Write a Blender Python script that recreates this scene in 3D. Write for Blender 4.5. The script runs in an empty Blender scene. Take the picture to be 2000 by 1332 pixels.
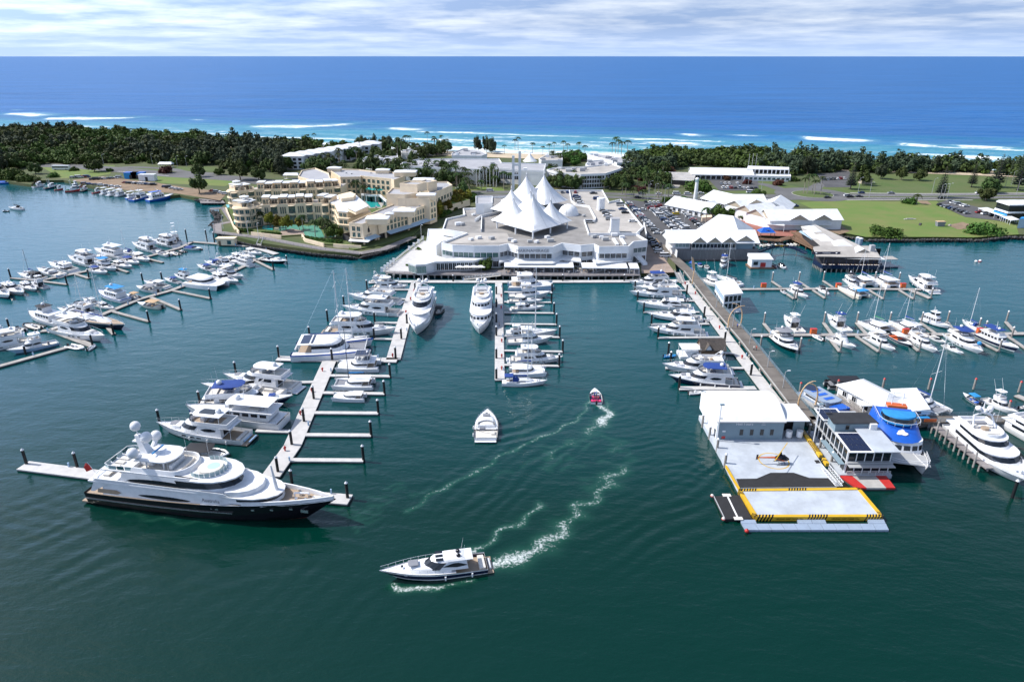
import bpy,math,random as rn
from math import cos,sin,atan2
import numpy as np
from mathutils import Vector as Vec
rn.seed(7);rng=np.random.default_rng(7)
R=math.radians;PI=math.pi
S=bpy.context.scene;COL=S.collection
# camera, sky, sun, exposure
CAM_H=90.0;FPX=1333.0;PITCH=math.atan((666-109.5)/FPX)
cam=bpy.data.cameras.new('camera');camo=bpy.data.objects.new('camera',cam);COL.objects.link(camo)
camo.location=(0,0,CAM_H);camo.rotation_euler=(PI/2-PITCH,0,0)
cam.sensor_width=36;cam.lens=36*FPX/2000;cam.clip_start=1;cam.clip_end=200000
S.camera=camo
SUN_EL=R(47);SUN_DIR=Vec((-.985,.17,0)).normalized()*cos(SUN_EL)+Vec((0,0,sin(SUN_EL)))
sl=bpy.data.lights.new('sun','SUN');slo=bpy.data.objects.new('sun',sl);COL.objects.link(slo)
sl.energy=4.0;sl.angle=R(.55);sl.color=(1.0,.955,.89)
slo.rotation_euler=(-SUN_DIR).to_track_quat('-Z','Y').to_euler()
W=bpy.data.worlds.new('World');S.world=W;W.use_nodes=True
def world():
 nt=W.node_tree;N=nt.nodes;Lk=nt.links
 bg=N['Background']
 sky=N.new('ShaderNodeTexSky');sky.sky_type='NISHITA';sky.sun_disc=False
 sky.sun_elevation=SUN_EL;sky.sun_rotation=atan2(SUN_DIR.x,SUN_DIR.y)
 sky.altitude=0;sky.air_density=1.0;sky.dust_density=1.6;sky.ozone_density=2.0
 tc=N.new('ShaderNodeTexCoord')
 sep=N.new('ShaderNodeSeparateXYZ');Lk.new(tc.outputs['Generated'],sep.inputs[0])
 def math_(op,a,b=None):
  n=N.new('ShaderNodeMath');n.operation=op
  for i,v in enumerate((a,b)):
   if v is None:continue
   if isinstance(v,(int,float)):n.inputs[i].default_value=v
   else:Lk.new(v,n.inputs[i])
  return n.outputs[0]
 zz=math_('MAXIMUM',sep.outputs['Z'],.0)
 den=math_('ADD',zz,.07)
 cx=math_('DIVIDE',sep.outputs['X'],den);cy=math_('DIVIDE',sep.outputs['Y'],den)
 cmb=N.new('ShaderNodeCombineXYZ');Lk.new(cx,cmb.inputs[0]);Lk.new(cy,cmb.inputs[1])
 n1=N.new('ShaderNodeTexNoise');n1.inputs['Scale'].default_value=.33;n1.inputs['Detail'].default_value=9
 n1.inputs['Roughness'].default_value=.58;n1.inputs['Distortion'].default_value=.35
 Lk.new(cmb.outputs[0],n1.inputs['Vector'])
 rmp=N.new('ShaderNodeValToRGB');rmp.color_ramp.elements[0].position=.40;rmp.color_ramp.elements[1].position=.60
 Lk.new(n1.outputs['Fac'],rmp.inputs['Fac'])
 n2=N.new('ShaderNodeTexNoise');n2.inputs['Scale'].default_value=.75;n2.inputs['Detail'].default_value=8
 n2.inputs['Roughness'].default_value=.6
 Lk.new(cmb.outputs[0],n2.inputs['Vector'])
 rm2=N.new('ShaderNodeValToRGB')
 rm2.color_ramp.elements[0].position=.40;rm2.color_ramp.elements[0].color=(2.5,3.6,5.9,1)
 rm2.color_ramp.elements[1].position=.66;rm2.color_ramp.elements[1].color=(5.9,6.6,7.8,1)
 Lk.new(n2.outputs['Fac'],rm2.inputs['Fac'])
 # cloud thins overhead, nearly closed low; unseen upper bank shaped to brighten water reflections
 cov=N.new('ShaderNodeMapRange');cov.inputs['From Min'].default_value=.1;cov.inputs['From Max'].default_value=.6
 cov.inputs['To Min'].default_value=.92;cov.inputs['To Max'].default_value=.06
 Lk.new(sep.outputs['Z'],cov.inputs['Value'])
 low=N.new('ShaderNodeMapRange');low.inputs['From Min'].default_value=.30;low.inputs['From Max'].default_value=.56
 low.inputs['To Min'].default_value=.92;low.inputs['To Max'].default_value=.0
 Lk.new(zz,low.inputs['Value'])
 f=math_('MAXIMUM',math_('MULTIPLY',rmp.outputs['Color'],cov.outputs[0]),low.outputs[0])
 # cloud towards the sun is brighter
 vm=N.new('ShaderNodeVectorMath');vm.operation='DOT_PRODUCT';Lk.new(tc.outputs['Generated'],vm.inputs[0]);vm.inputs[1].default_value=SUN_DIR
 gl=math_('ADD',math_('MULTIPLY',math_('POWER',math_('MAXIMUM',vm.outputs['Value'],.0),2.0),1.9),.80)
 br=N.new('ShaderNodeVectorMath');br.operation='SCALE';Lk.new(rm2.outputs['Color'],br.inputs[0]);Lk.new(gl,br.inputs['Scale'])
 mix=N.new('ShaderNodeMix');mix.data_type='RGBA'
 Lk.new(f,mix.inputs['Factor']);Lk.new(sky.outputs[0],mix.inputs['A']);Lk.new(br.outputs[0],mix.inputs['B'])
 # pale band just over the horizon
 hz=N.new('ShaderNodeMapRange');hz.inputs['From Min'].default_value=.0;hz.inputs['From Max'].default_value=.04
 hz.inputs['To Min'].default_value=.75;hz.inputs['To Max'].default_value=.0
 Lk.new(zz,hz.inputs['Value'])
 mx2=N.new('ShaderNodeMix');mx2.data_type='RGBA';Lk.new(hz.outputs[0],mx2.inputs['Factor'])
 Lk.new(mix.outputs['Result'],mx2.inputs['A']);mx2.inputs['B'].default_value=(3.5,4.6,6.7,1)
 Lk.new(mx2.outputs['Result'],bg.inputs['Color']);bg.inputs['Strength'].default_value=.13
world()
vs=S.view_settings;S.display_settings.display_device='sRGB'
vs.view_transform='Standard';vs.look='None';vs.exposure=.4;vs.gamma=1.0;vs.use_curve_mapping=False
S.cycles.max_bounces=6;S.cycles.diffuse_bounces=2;S.cycles.glossy_bounces=3;S.cycles.transparent_max_bounces=8
# helpers
cp,sp=cos(PITCH),sin(PITCH)
def at(px,py,z=.0):
 """point of the place seen at photo pixel (px, py) that lies at height z"""
 dx=(px-1000)/FPX;dy=-(py-666)/FPX
 d=Vec((dx,cp+dy*sp,-sp+dy*cp))
 t=(z-CAM_H)/d.z
 return Vec((d.x*t,d.y*t,z))
def atl(pts,z=.0):return[at(p[0],p[1],z)for p in pts]
class MB:
 def __init__(s):s.v=[];s.f=[];s.m=[];s.cm=0
 def add(s,vs,fs):
  n=len(s.v);s.v.extend([tuple(v)for v in vs])
  for f in fs:s.f.append(tuple(i+n for i in f));s.m.append(s.cm)
  return s
 def box(s,x0,x1,y0,y1,z0,z1):
  return s.add([(x0,y0,z0),(x1,y0,z0),(x1,y1,z0),(x0,y1,z0),(x0,y0,z1),(x1,y0,z1),(x1,y1,z1),(x0,y1,z1)],[(3,2,1,0),(4,5,6,7),(0,1,5,4),(1,2,6,5),(2,3,7,6),(3,0,4,7)])
 def bar(s,a,b,w,z0,z1,ext=.0):
  """upright slab of thickness w along the line a-b"""
  a=Vec(a[:2]);b=Vec(b[:2]);d=(b-a)
  if d.length<1e-6:return s
  d.normalize();n=Vec((-d.y,d.x))*w/2;a=a-d*ext;b=b+d*ext
  return s.prism([a-n,b-n,b+n,a+n],z0,z1)
 def prism(s,poly,z0,z1,cap=True):
  n=len(poly);P=[(p[0],p[1])for p in poly]
  if sum(P[i][0]*P[(i+1)%n][1]-P[(i+1)%n][0]*P[i][1]for i in range(n))<0:P.reverse()
  v=[(x,y,z0)for x,y in P]+[(x,y,z1)for x,y in P]
  f=[(i,(i+1)%n,n+(i+1)%n,n+i)for i in range(n)]
  if cap:f+=[tuple(range(n,2*n)),tuple(range(n-1,-1,-1))]
  return s.add(v,f)
 def loft(s,rings,close=True,c0=True,c1=True):
  n=len(rings[0]);v=[p for r in rings for p in r];f=[]
  for k in range(len(rings)-1):
   for i in range(n if close else n-1):
    j=(i+1)%n;f.append((k*n+i,k*n+j,(k+1)*n+j,(k+1)*n+i))
  if c0:f.append(tuple(range(n-1,-1,-1)))
  if c1:f.append(tuple(range((len(rings)-1)*n,len(rings)*n)))
  return s.add(v,f)
 def cyl(s,p0,p1,r0,r1=None,n=8):
  if r1 is None:r1=r0
  p0=Vec(p0);p1=Vec(p1);d=(p1-p0).normalized()
  u=d.orthogonal().normalized();w=d.cross(u)
  ring=lambda p,r:[p+(u*cos(2*PI*i/n)+w*sin(2*PI*i/n))*r for i in range(n)]
  return s.loft([ring(p0,r0),ring(p1,r1)])
 def tube(s,path,r,n=4):
  for a,b in zip(path[:-1],path[1:]):
   if(Vec(b)-Vec(a)).length>1e-6:s.cyl(a,b,r,r,n)
  return s
 def sphere(s,c,r,n=10,m=6,zs=1.0,half=False):
  rings=[];lo=.0 if half else-PI/2
  for k in range(m+1):
   a=lo+(PI/2-lo)*k/m;rr=max(r*cos(a),1e-3)
   rings.append([(c[0]+rr*cos(2*PI*i/n),c[1]+rr*sin(2*PI*i/n),c[2]+r*zs*sin(a))for i in range(n)])
  return s.loft(rings)
 def quad(s,*p):return s.add(p,[tuple(range(len(p)))])
 def poly(s,pts,z=None):
  P=[Vec((p[0],p[1],z if z is not None else p[2]))for p in pts];n=len(P)
  if sum(P[i].x*P[(i+1)%n].y-P[(i+1)%n].x*P[i].y for i in range(n))<0:P.reverse()
  return s.add(P,[tuple(range(n))])
 def mesh(s,name,mats,smooth=None):
  me=bpy.data.meshes.new(name);me.from_pydata(s.v,[],s.f)
  for m in(mats if isinstance(mats,(list,tuple))else[mats]):me.materials.append(m)
  if any(s.m):me.polygons.foreach_set('material_index',s.m)
  if smooth is not None:
   me.polygons.foreach_set('use_smooth',[True]*len(s.f));me.set_sharp_from_angle(angle=R(smooth))
  me.update();return me
def link(name,data,parent=None,loc=None,rotz=.0):
 o=bpy.data.objects.new(name,data);COL.objects.link(o)
 if parent is not None:o.parent=parent
 if loc is not None:o.location=loc
 if rotz:o.rotation_euler=(0,0,rotz)
 return o
def tag(o,label=None,cat=None,group=None,kind=None):
 if label:o['label']=label
 if cat:o['category']=cat
 if group:o['group']=group
 if kind:o['kind']=kind
 return o
def thing(name,label,cat,loc=(0,0,0),rotz=.0,group=None):
 o=link(name,None,None,loc,rotz);o.empty_display_size=.5
 return tag(o,label,cat,group)
def part(name,mb,mats,root,smooth=None,world=False,label=None):
 if not mb.f:return None
 if world:
  L=root.location
  while root.parent is not None and False:pass
  mb.v=[(x-L[0],y-L[1],z-L[2])for x,y,z in mb.v]
 o=link(name,mb.mesh(name,mats,smooth),root)
 if label:o['label']=label
 return o
def struct(name,mb,mats,smooth=None):
 o=link(name,mb.mesh(name,mats,smooth));o['kind']='structure';return o
def copy_tree(o,parent=None):
 c=o.copy();COL.objects.link(c)
 if parent is not None:c.parent=parent
 for ch in o.children:copy_tree(ch,c)
 return c
def text_mesh(txt,size,depth=.02,align='CENTER'):
 cu=bpy.data.curves.new('lettering','FONT');cu.body=txt;cu.size=size;cu.extrude=depth
 cu.align_x=align;cu.align_y='CENTER';cu.resolution_u=2
 o=bpy.data.objects.new('lettering',cu);COL.objects.link(o)
 bpy.context.view_layer.update()
 me=bpy.data.meshes.new_from_object(o.evaluated_get(bpy.context.evaluated_depsgraph_get()))
 bpy.data.objects.remove(o);bpy.data.curves.remove(cu);return me
def lettering(txt,size,mt,parent,loc,rot,depth=.03,name='lettering'):
 me=text_mesh(txt,size,depth);me.materials.clear();me.materials.append(mt)
 o=link(name,me,parent,loc);o.rotation_euler=rot;return o
ORD=['first','second','third','fourth','fifth','sixth','seventh','eighth','ninth','tenth','eleventh','twelfth','thirteenth','fourteenth','fifteenth','sixteenth','seventeenth','eighteenth','nineteenth','twentieth','twenty-first','twenty-second','twenty-third','twenty-fourth','twenty-fifth','twenty-sixth']
# materials
def mat(name,col,rough=.5,metal=.0,var=.0,vscale=1.0,bump=.0,bscale=4.0,spec=.5,col2=None,stretch=None,emit=None):
 m=bpy.data.materials.new(name);m.use_nodes=True;nt=m.node_tree;N=nt.nodes;Lk=nt.links
 b=N['Principled BSDF'];b.inputs['Base Color'].default_value=(*col,1);b.inputs['Roughness'].default_value=rough
 b.inputs['Metallic'].default_value=metal;b.inputs['Specular IOR Level'].default_value=spec
 if var or bump or col2:
  tc=N.new('ShaderNodeTexCoord');vec=tc.outputs['Object']
  if stretch:
   mp=N.new('ShaderNodeMapping');mp.inputs['Scale'].default_value=stretch;Lk.new(vec,mp.inputs[0]);vec=mp.outputs[0]
 if var or col2:
  nz=N.new('ShaderNodeTexNoise');nz.inputs['Scale'].default_value=vscale;nz.inputs['Detail'].default_value=6;nz.inputs['Roughness'].default_value=.65
  Lk.new(vec,nz.inputs['Vector'])
  rp=N.new('ShaderNodeValToRGB');rp.color_ramp.elements[0].position=.32;rp.color_ramp.elements[1].position=.68
  a=col2 if col2 else tuple(c*(1-var)for c in col);c=col if col2 else tuple(min(1,c*(1+var*.6))for c in col)
  rp.color_ramp.elements[0].color=(*a,1);rp.color_ramp.elements[1].color=(*c,1)
  Lk.new(nz.outputs['Fac'],rp.inputs['Fac']);Lk.new(rp.outputs['Color'],b.inputs['Base Color'])
 if bump:
  nb=N.new('ShaderNodeTexNoise');nb.inputs['Scale'].default_value=bscale;nb.inputs['Detail'].default_value=5
  Lk.new(vec,nb.inputs['Vector'])
  bp=N.new('ShaderNodeBump');bp.inputs['Strength'].default_value=bump;bp.inputs['Distance'].default_value=.1
  Lk.new(nb.outputs['Fac'],bp.inputs['Height']);Lk.new(bp.outputs[0],b.inputs['Normal'])
 return m
class Mats(dict):__getattr__=dict.__getitem__
M=Mats()
def mk(k,*a,**d):M[k]=mat(k,*a,**d)
mk('gel',(.76,.77,.79),.28,var=.10,vscale=.6)
mk('cream',(.74,.70,.60),.35,var=.06)
mk('navy',(.012,.02,.055),.15)
mk('black',(.008,.008,.012),.12)
mk('greyhull',(.13,.14,.16),.2)
mk('bluehull',(.36,.52,.70),.25)
mk('greenhull',(.02,.17,.15),.2)
mk('redboot',(.10,.015,.012),.5)
mk('antifoul',(.015,.02,.035),.5)
mk('glass',(.012,.016,.022),.06,spec=.6)
mk('tealglass',(.012,.075,.085),.07,spec=.7)
mk('greenglass',(.02,.13,.105),.08,spec=.7)
mk('paleglass',(.25,.36,.38),.1,spec=.7)
mk('teak',(.38,.29,.21),.7,var=.2,vscale=3,stretch=(.4,8,1))
mk('seat',(.22,.23,.26),.8,var=.1)
mk('pale',(.66,.63,.58),.8,var=.1)
mk('canvas',(.012,.05,.24),.8,var=.2,vscale=2,bump=.2)
mk('cyan',(.02,.24,.55),.8,var=.15)
mk('blackcanvas',(.012,.013,.018),.7,var=.2)
mk('tan',(.50,.34,.20),.8,var=.1)
mk('steel',(.72,.74,.76),.25,.9)
mk('alu',(.74,.75,.76),.35)
mk('darkspar',(.03,.03,.035),.35)
mk('rubber',(.42,.43,.45),.6)
mk('rubberblack',(.02,.02,.024),.55)
mk('engine',(.02,.02,.025),.3)
mk('solar',(.012,.018,.05),.12)
mk('orange',(.62,.13,.03),.5,var=.1)
mk('red',(.50,.035,.03),.45,var=.1)
mk('yellow',(.62,.38,.02),.55,var=.12,vscale=.6)
mk('blue',(.015,.11,.52),.35,var=.08)
mk('green',(.02,.18,.09),.5,var=.1)
mk('pink',(.75,.04,.16),.7)
mk('skin',(.50,.30,.21),.6)
mk('jet',(.02,.02,.022),.8,var=.3,vscale=.8)
mk('pontoon',(.52,.51,.50),.85,var=.14,vscale=.5,bump=.15)
mk('pontoonold',(.36,.34,.32),.9,var=.25,vscale=.4,bump=.2)
mk('fender',(.05,.05,.052),.8,var=.3)
mk('pile',(.010,.011,.013),.55,var=.3)
mk('timberpile',(.30,.28,.26),.9,var=.35,vscale=1.2,stretch=(2,2,.4))
mk('timber',(.20,.12,.075),.85,var=.3,vscale=1.0)
mk('greytimber',(.20,.195,.20),.9,var=.3,vscale=1.0,stretch=(4,4,.3))
mk('wall',(.76,.775,.79),.7,var=.12,vscale=.2)
mk('wallcream',(.82,.67,.48),.8,var=.12,vscale=.2)
mk('sheet',(.74,.755,.77),.45,var=.16,vscale=.3)
mk('roofgrey',(.27,.26,.25),.9,var=.3,vscale=.12)
mk('roofpale',(.42,.395,.365),.9,var=.25,vscale=.1)
mk('rooflilac',(.36,.365,.39),.85,var=.12,vscale=.15)
mk('rooftent',(.80,.81,.82),.6,var=.08,vscale=.5)
mk('darkroof',(.025,.027,.032),.8,var=.3,vscale=.4)
mk('shingle',(.10,.085,.075),.95,var=.35,vscale=2)
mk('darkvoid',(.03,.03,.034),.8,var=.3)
mk('asphalt',(.085,.085,.09),.9,var=.25,vscale=.08,bump=.2)
mk('road',(.12,.12,.122),.9,var=.2,vscale=.06)
mk('paving',(.33,.255,.21),.9,var=.22,vscale=.15)
mk('redpaving',(.30,.12,.09),.9,var=.25,vscale=.12)
mk('boardwalk',(.24,.22,.22),.9,var=.25,vscale=.4)
mk('pier',(.155,.138,.122),.9,var=.32,vscale=.18,bump=.2)
mk('line',(.75,.75,.73),.8)
mk('grass',(.095,.175,.026),.95,var=.4,vscale=.06,bump=.4,bscale=1.2,col2=(.16,.175,.05))
mk('grassdark',(.065,.115,.022),.95,col2=(.10,.12,.04),vscale=.05,bump=.4,bscale=1.0)
mk('ground',(.05,.085,.022),.97,col2=(.10,.10,.045),vscale=.05,bump=.5,bscale=.8)
mk('sand',(.52,.43,.31),.95,var=.15,vscale=.05)
mk('dirt',(.24,.17,.11),.95,var=.3,vscale=.15)
mk('rock',(.085,.08,.08),.95,var=.5,vscale=.9)
mk('pool',(.03,.36,.34),.05)
mk('lagoon',(.13,.36,.27),.07)
mk('bark',(.16,.125,.10),.95,var=.3,vscale=3)
mk('palmbark',(.30,.26,.22),.95,var=.25,vscale=3)
mk('tyre',(.018,.018,.018),.8)
mk('grey',(.38,.39,.40),.5)
mk('bluegrey',(.20,.28,.33),.6,var=.06)
mk('deckwhite',(.44,.48,.53),.7,var=.2,vscale=.25)
mk('bluecube',(.27,.34,.44),.6,var=.1)
mk('concrete',(.40,.39,.37),.9,var=.2,vscale=.5)
mk('gold',(.62,.42,.24),.5,var=.15)
mk('awning',(.40,.55,.68),.6)
mk('gabletan',(.40,.34,.26),.8)
def leaf(name,c,c2,c3=None):
 m=bpy.data.materials.new(name);m.use_nodes=True;nt=m.node_tree;N=nt.nodes;Lk=nt.links
 b=N['Principled BSDF'];b.inputs['Roughness'].default_value=.65;b.inputs['Specular IOR Level'].default_value=.1
 tc=N.new('ShaderNodeTexCoord');nz=N.new('ShaderNodeTexNoise');nz.inputs['Scale'].default_value=.55;nz.inputs['Detail'].default_value=4
 oi=N.new('ShaderNodeObjectInfo');Lk.new(tc.outputs['Object'],nz.inputs['Vector'])
 rp=N.new('ShaderNodeValToRGB');rp.color_ramp.elements[0].position=.33;rp.color_ramp.elements[1].position=.67
 rp.color_ramp.elements[0].color=(*c,1);rp.color_ramp.elements[1].color=(*c2,1)
 Lk.new(nz.outputs['Fac'],rp.inputs['Fac'])
 hs=N.new('ShaderNodeHueSaturation')
 mr=N.new('ShaderNodeMapRange');mr.inputs['To Min'].default_value=.465;mr.inputs['To Max'].default_value=.525;Lk.new(oi.outputs['Random'],mr.inputs['Value'])
 mv=N.new('ShaderNodeMapRange');mv.inputs['To Min'].default_value=.7;mv.inputs['To Max'].default_value=1.3;Lk.new(oi.outputs['Random'],mv.inputs['Value'])
 Lk.new(mr.outputs[0],hs.inputs['Hue']);Lk.new(mv.outputs[0],hs.inputs['Value']);Lk.new(rp.outputs['Color'],hs.inputs['Color'])
 Lk.new(hs.outputs[0],b.inputs['Base Color'])
 return m
M['leaf']=leaf('olive_foliage',(.032,.052,.016),(.075,.11,.034))
M['leafgreen']=leaf('green_foliage',(.028,.062,.012),(.075,.135,.028))
M['leafdark']=leaf('grey_green_foliage',(.026,.040,.024),(.062,.082,.045))
M['leafpalm']=leaf('palm_foliage',(.016,.034,.010),(.042,.070,.018))
M['leafred']=leaf('russet_foliage',(.05,.018,.016),(.10,.045,.03))
M['leafyellow']=leaf('yellow_green_foliage',(.08,.095,.012),(.20,.17,.03))
# water
def grid_mesh(name,X,Y,Z,attrs,mt,smooth=True):
 ny,nx=X.shape;nv=nx*ny
 me=bpy.data.meshes.new(name);me.vertices.add(nv)
 me.vertices.foreach_set('co',np.stack([X,Y,Z],-1).astype(np.float32).ravel())
 idx=np.arange(nv).reshape(ny,nx)
 q=np.stack([idx[:-1,:-1],idx[:-1,1:],idx[1:,1:],idx[1:,:-1]],-1).reshape(-1,4)
 me.loops.add(q.size);me.polygons.add(len(q))
 me.loops.foreach_set('vertex_index',q.ravel().astype(np.int32))
 me.polygons.foreach_set('loop_start',np.arange(0,q.size,4,dtype=np.int32))
 me.polygons.foreach_set('use_smooth',np.full(len(q),smooth))
 for k,a in attrs.items():
  at_=me.attributes.new(k,'FLOAT','POINT');at_.data.foreach_set('value',a.astype(np.float32).ravel())
 me.materials.append(mt);me.update(calc_edges=True);me.validate();return me
def line_dist(X,Y,pts):
 """unsigned distance, signed side and 0..1 position along a polyline"""
 best=np.full(X.shape,1e9);side=np.zeros(X.shape);par=np.zeros(X.shape)
 P=[np.array([p[0],p[1]])for p in pts];seg=[np.linalg.norm(b-a)for a,b in zip(P[:-1],P[1:])];tot=sum(seg);acc=0
 for(a,b),l in zip(zip(P[:-1],P[1:]),seg):
  d=(b-a)/l;rx=X-a[0];ry=Y-a[1]
  t=np.clip(rx*d[0]+ry*d[1],0,l);ex=rx-d[0]*t;ey=ry-d[1]*t
  dd=np.hypot(ex,ey);c=d[0]*ry-d[1]*rx
  m=dd<best;best[m]=dd[m];side[m]=np.sign(c)[m];par[m]=((acc+t)/tot)[m];acc+=l
 return best,side,par
def smooth_line(pts,n=6):
 P=[Vec((p[0],p[1],0))for p in pts];out=[]
 for i in range(len(P)-1):
  a=P[max(i-1,0)];b=P[i];c=P[i+1];d=P[min(i+2,len(P)-1)]
  for k in range(n):
   t=k/n
   out.append(.5*((2*b)+(c-a)*t+(2*a-5*b+4*c-d)*t*t+(3*b-a-3*c+d)*t**3))
 out.append(P[-1]);return out
def water_mat(name,deep,sheen_or_shallow,aer,b1,b2,rough,far=False):
 m=bpy.data.materials.new(name);m.use_nodes=True;nt=m.node_tree;N=nt.nodes;Lk=nt.links
 b=N['Principled BSDF'];b.inputs['IOR'].default_value=1.33 if far else 1.40;b.inputs['Specular IOR Level'].default_value=.16 if far else.5;b.inputs['Roughness'].default_value=rough
 tc=N.new('ShaderNodeTexCoord')
 def noise(scale,detail,rot=.0,sc=(1,1,1),r=.6,dist=.0):
  mp=N.new('ShaderNodeMapping');mp.inputs['Rotation'].default_value=(0,0,rot);mp.inputs['Scale'].default_value=sc
  Lk.new(tc.outputs['Object'],mp.inputs[0]);n=N.new('ShaderNodeTexNoise');n.inputs['Scale'].default_value=scale
  n.inputs['Detail'].default_value=detail;n.inputs['Roughness'].default_value=r;n.inputs['Distortion'].default_value=dist
  Lk.new(mp.outputs[0],n.inputs['Vector']);return n.outputs['Fac']
 def mth(op,a,bb=None,clamp=False):
  n=N.new('ShaderNodeMath');n.operation=op;n.use_clamp=clamp
  for i,v in enumerate((a,bb)):
   if v is None:continue
   if isinstance(v,(int,float)):n.inputs[i].default_value=v
   else:Lk.new(v,n.inputs[i])
  return n.outputs[0]
 def attr(k):
  n=N.new('ShaderNodeAttribute');n.attribute_name=k;return n.outputs['Fac']
 def mix(f,a,bb):
  n=N.new('ShaderNodeMix');n.data_type='RGBA'
  for s,v in(('Factor',f),('A',a),('B',bb)):
   if isinstance(v,tuple):n.inputs[s].default_value=(*v,1)
   elif isinstance(v,(int,float)):n.inputs[s].default_value=v
   else:Lk.new(v,n.inputs[s])
  return n.outputs['Result']
 foam=attr('foam');sh=attr('sheen_or_shallow')
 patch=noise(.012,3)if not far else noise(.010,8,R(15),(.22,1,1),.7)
 c=mix(mth('MULTIPLY',patch,.5)if not far else mth('MULTIPLY',mth('SUBTRACT',patch,.3),2.2,True),deep,tuple(x*(1.35 if not far else 1.6)for x in deep));c=mix(sh,c,mix(mth('MULTIPLY',patch,.4),sheen_or_shallow,tuple(x*1.2 for x in sheen_or_shallow)))
 # lacy break-up of the foam
 f1=noise(1.5 if not far else.13,9,.3,(1,1,1)if not far else(.4,1.5,1),.72,.8 if not far else 1.5)
 fm=mth('MULTIPLY',mth('ADD',mth('SUBTRACT',f1,.73),mth('MULTIPLY',foam,.34)),3.6 if not far else 6,True)
 fm=mth('MULTIPLY',fm,mth('MULTIPLY',foam,3.0,True))
 c=mix(mth('MULTIPLY',foam,.55,True),c,aer)
 c=mix(fm,c,(.80,.83,.84));Lk.new(c,b.inputs['Base Color'])
 rr=mth('ADD',mth('MULTIPLY',fm,.6),rough,True);Lk.new(rr,b.inputs['Roughness'])
 if far:
  h=mth('ADD',mth('MULTIPLY',noise(.055,5,R(14),(.30,1,1),.55),1.0),mth('MULTIPLY',noise(.35,4,R(-20),(.6,1,1)),.22))
 else:
  h=mth('ADD',mth('MULTIPLY',noise(.16,3,R(35),(.55,1.3,1),.5,.3),.75),mth('ADD',mth('MULTIPLY',noise(.9,3,R(30),(.6,1.2,1),.55),.2),mth('MULTIPLY',noise(3.0,3,R(-15),(.7,1.2,1),.6),.06)))
 bp=N.new('ShaderNodeBump');bp.inputs['Strength'].default_value=b1;bp.inputs['Distance'].default_value=b2
 Lk.new(h,bp.inputs['Height']);Lk.new(bp.outputs[0],b.inputs['Normal'])
 return m
M['water']=water_mat('harbour_water',(.0003,.0215,.0150),(.002,.070,.088),(.03,.13,.085),1.0,.36,.05)  # second colour is sky sheen painted into the farther harbour
M['sea']=water_mat('sea_water',(.015,.092,.255),(.014,.23,.29),(.25,.48,.52),1.0,5.0,.42,far=True)
GX0,GX1,GY0,GY1,GS=-175.0,200.0,84.0,330.0,.75
gx=np.arange(GX0,GX1+1e-6,GS);gy=np.arange(GY0,GY1+1e-6,GS)
X,Y=np.meshgrid(gx,gy);Z=np.zeros_like(X);FO=np.zeros_like(X)
def foam(pts,w,inten,wob=.6,taper=(1,1)):
 P=smooth_line(atl(pts));d,s,t=line_dist(X+wob*np.sin(Y*.9+X*.3),Y+wob*np.sin(X*.8),P)
 ww=w*(taper[0]+(taper[1]-taper[0])*t)
 np.maximum(FO,inten*np.exp(-(d/ww)**2),out=FO)
def train(pts,wl,n,amp,side=0,damp=.5):
 """a packet of n crests running parallel to a line"""
 global Z
 P=smooth_line(atl(pts));d,s,t=line_dist(X,Y,P)
 if side:d=np.where(s==side,d,1e9)
 e2=.35+.65*np.clip(.5+.6*np.sin(X*.13+Y*.07+wl*3)*np.sin(Y*.17-X*.05+n)+.4*np.sin(X*.31-Y*.23),0,1);d=d+.45*np.sin(X*.35+wl)+.35*np.sin(Y*.5-X*.2)
 env=np.clip(1-d/(wl*n),0,1)**damp*np.clip(np.minimum(t,1-t)*5,0,1)*(d<wl*n)*e2
 Z+=.72*amp*env*np.cos(2*PI*np.where(d<1e8,d,0)/wl)
 # wash of the sport cruiser, its wake arms, and those of the open boat
foam([(950,1106),(985,1098),(1020,1085)],2.0,1.05,.3,(.8,1.3))
foam([(1015,1088),(1055,1068),(1085,1046),(1105,1022)],2.2,.86,.8,(1.1,1.0))
foam([(1090,1040),(1120,1010),(1140,985),(1170,965),(1195,935),(1212,912)],1.7,.74,1.2)
foam([(1160,945),(1190,935),(1225,908)],2.2,.45,1.5)
foam([(925,1078),(965,1050),(990,1032),(1030,1008),(1055,988)],1.0,.78,.8)
foam([(770,1142),(785,1151),(830,1149),(860,1147)],.8,1.1,.2,(1.1,.9))
foam([(872,1143),(900,1138),(925,1130)],.6,.8,.2)
foam([(1172,790),(1188,803),(1186,812),(1172,826)],1.6,1.1,.5,(.8,1.2))
foam([(1172,826),(1160,838),(1148,846)],2.0,.72,.9)
foam([(1155,775),(1146,795),(1130,815),(1095,838),(1055,855),(1000,880),(965,898)],.6,.78,.5,(1.1,.8))
foam([(965,898),(930,924),(880,944),(845,966),(800,996)],.7,.68,.6)
foam([(1130,860),(1110,870),(1080,880),(1060,895)],.9,.55,1.2)
foam([(1190,880),(1205,874),(1215,880)],.8,.5,.7)
foam([(1140,855),(1180,852),(1215,868)],1.2,.38,1.2)
foam([(1170,770),(1180,782),(1192,795)],.5,.7,.3)
foam([(250,1001),(330,1016),(420,1020)],.5,.40,.8);foam([(905,1310-200),(925,1100),(955,1104)],.7,.6,.5)
foam([(676,1000),(700,1012),(690,1040)],.5,.35,.8);foam([(668,906),(676,910),(690,911)],.5,.45,.4)
for i in range(26):
 px,py=rn.choice([(1080,920),(1110,890),(1160,900),(740,965),(650,1010)]);px+=rn.gauss(0,60);py+=rn.gauss(0,22)
 foam([(px,py),(px+14,py-4),(px+rn.uniform(15,40),py-rn.uniform(2,14))],.6,rn.uniform(.28,.42),1.0)
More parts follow.
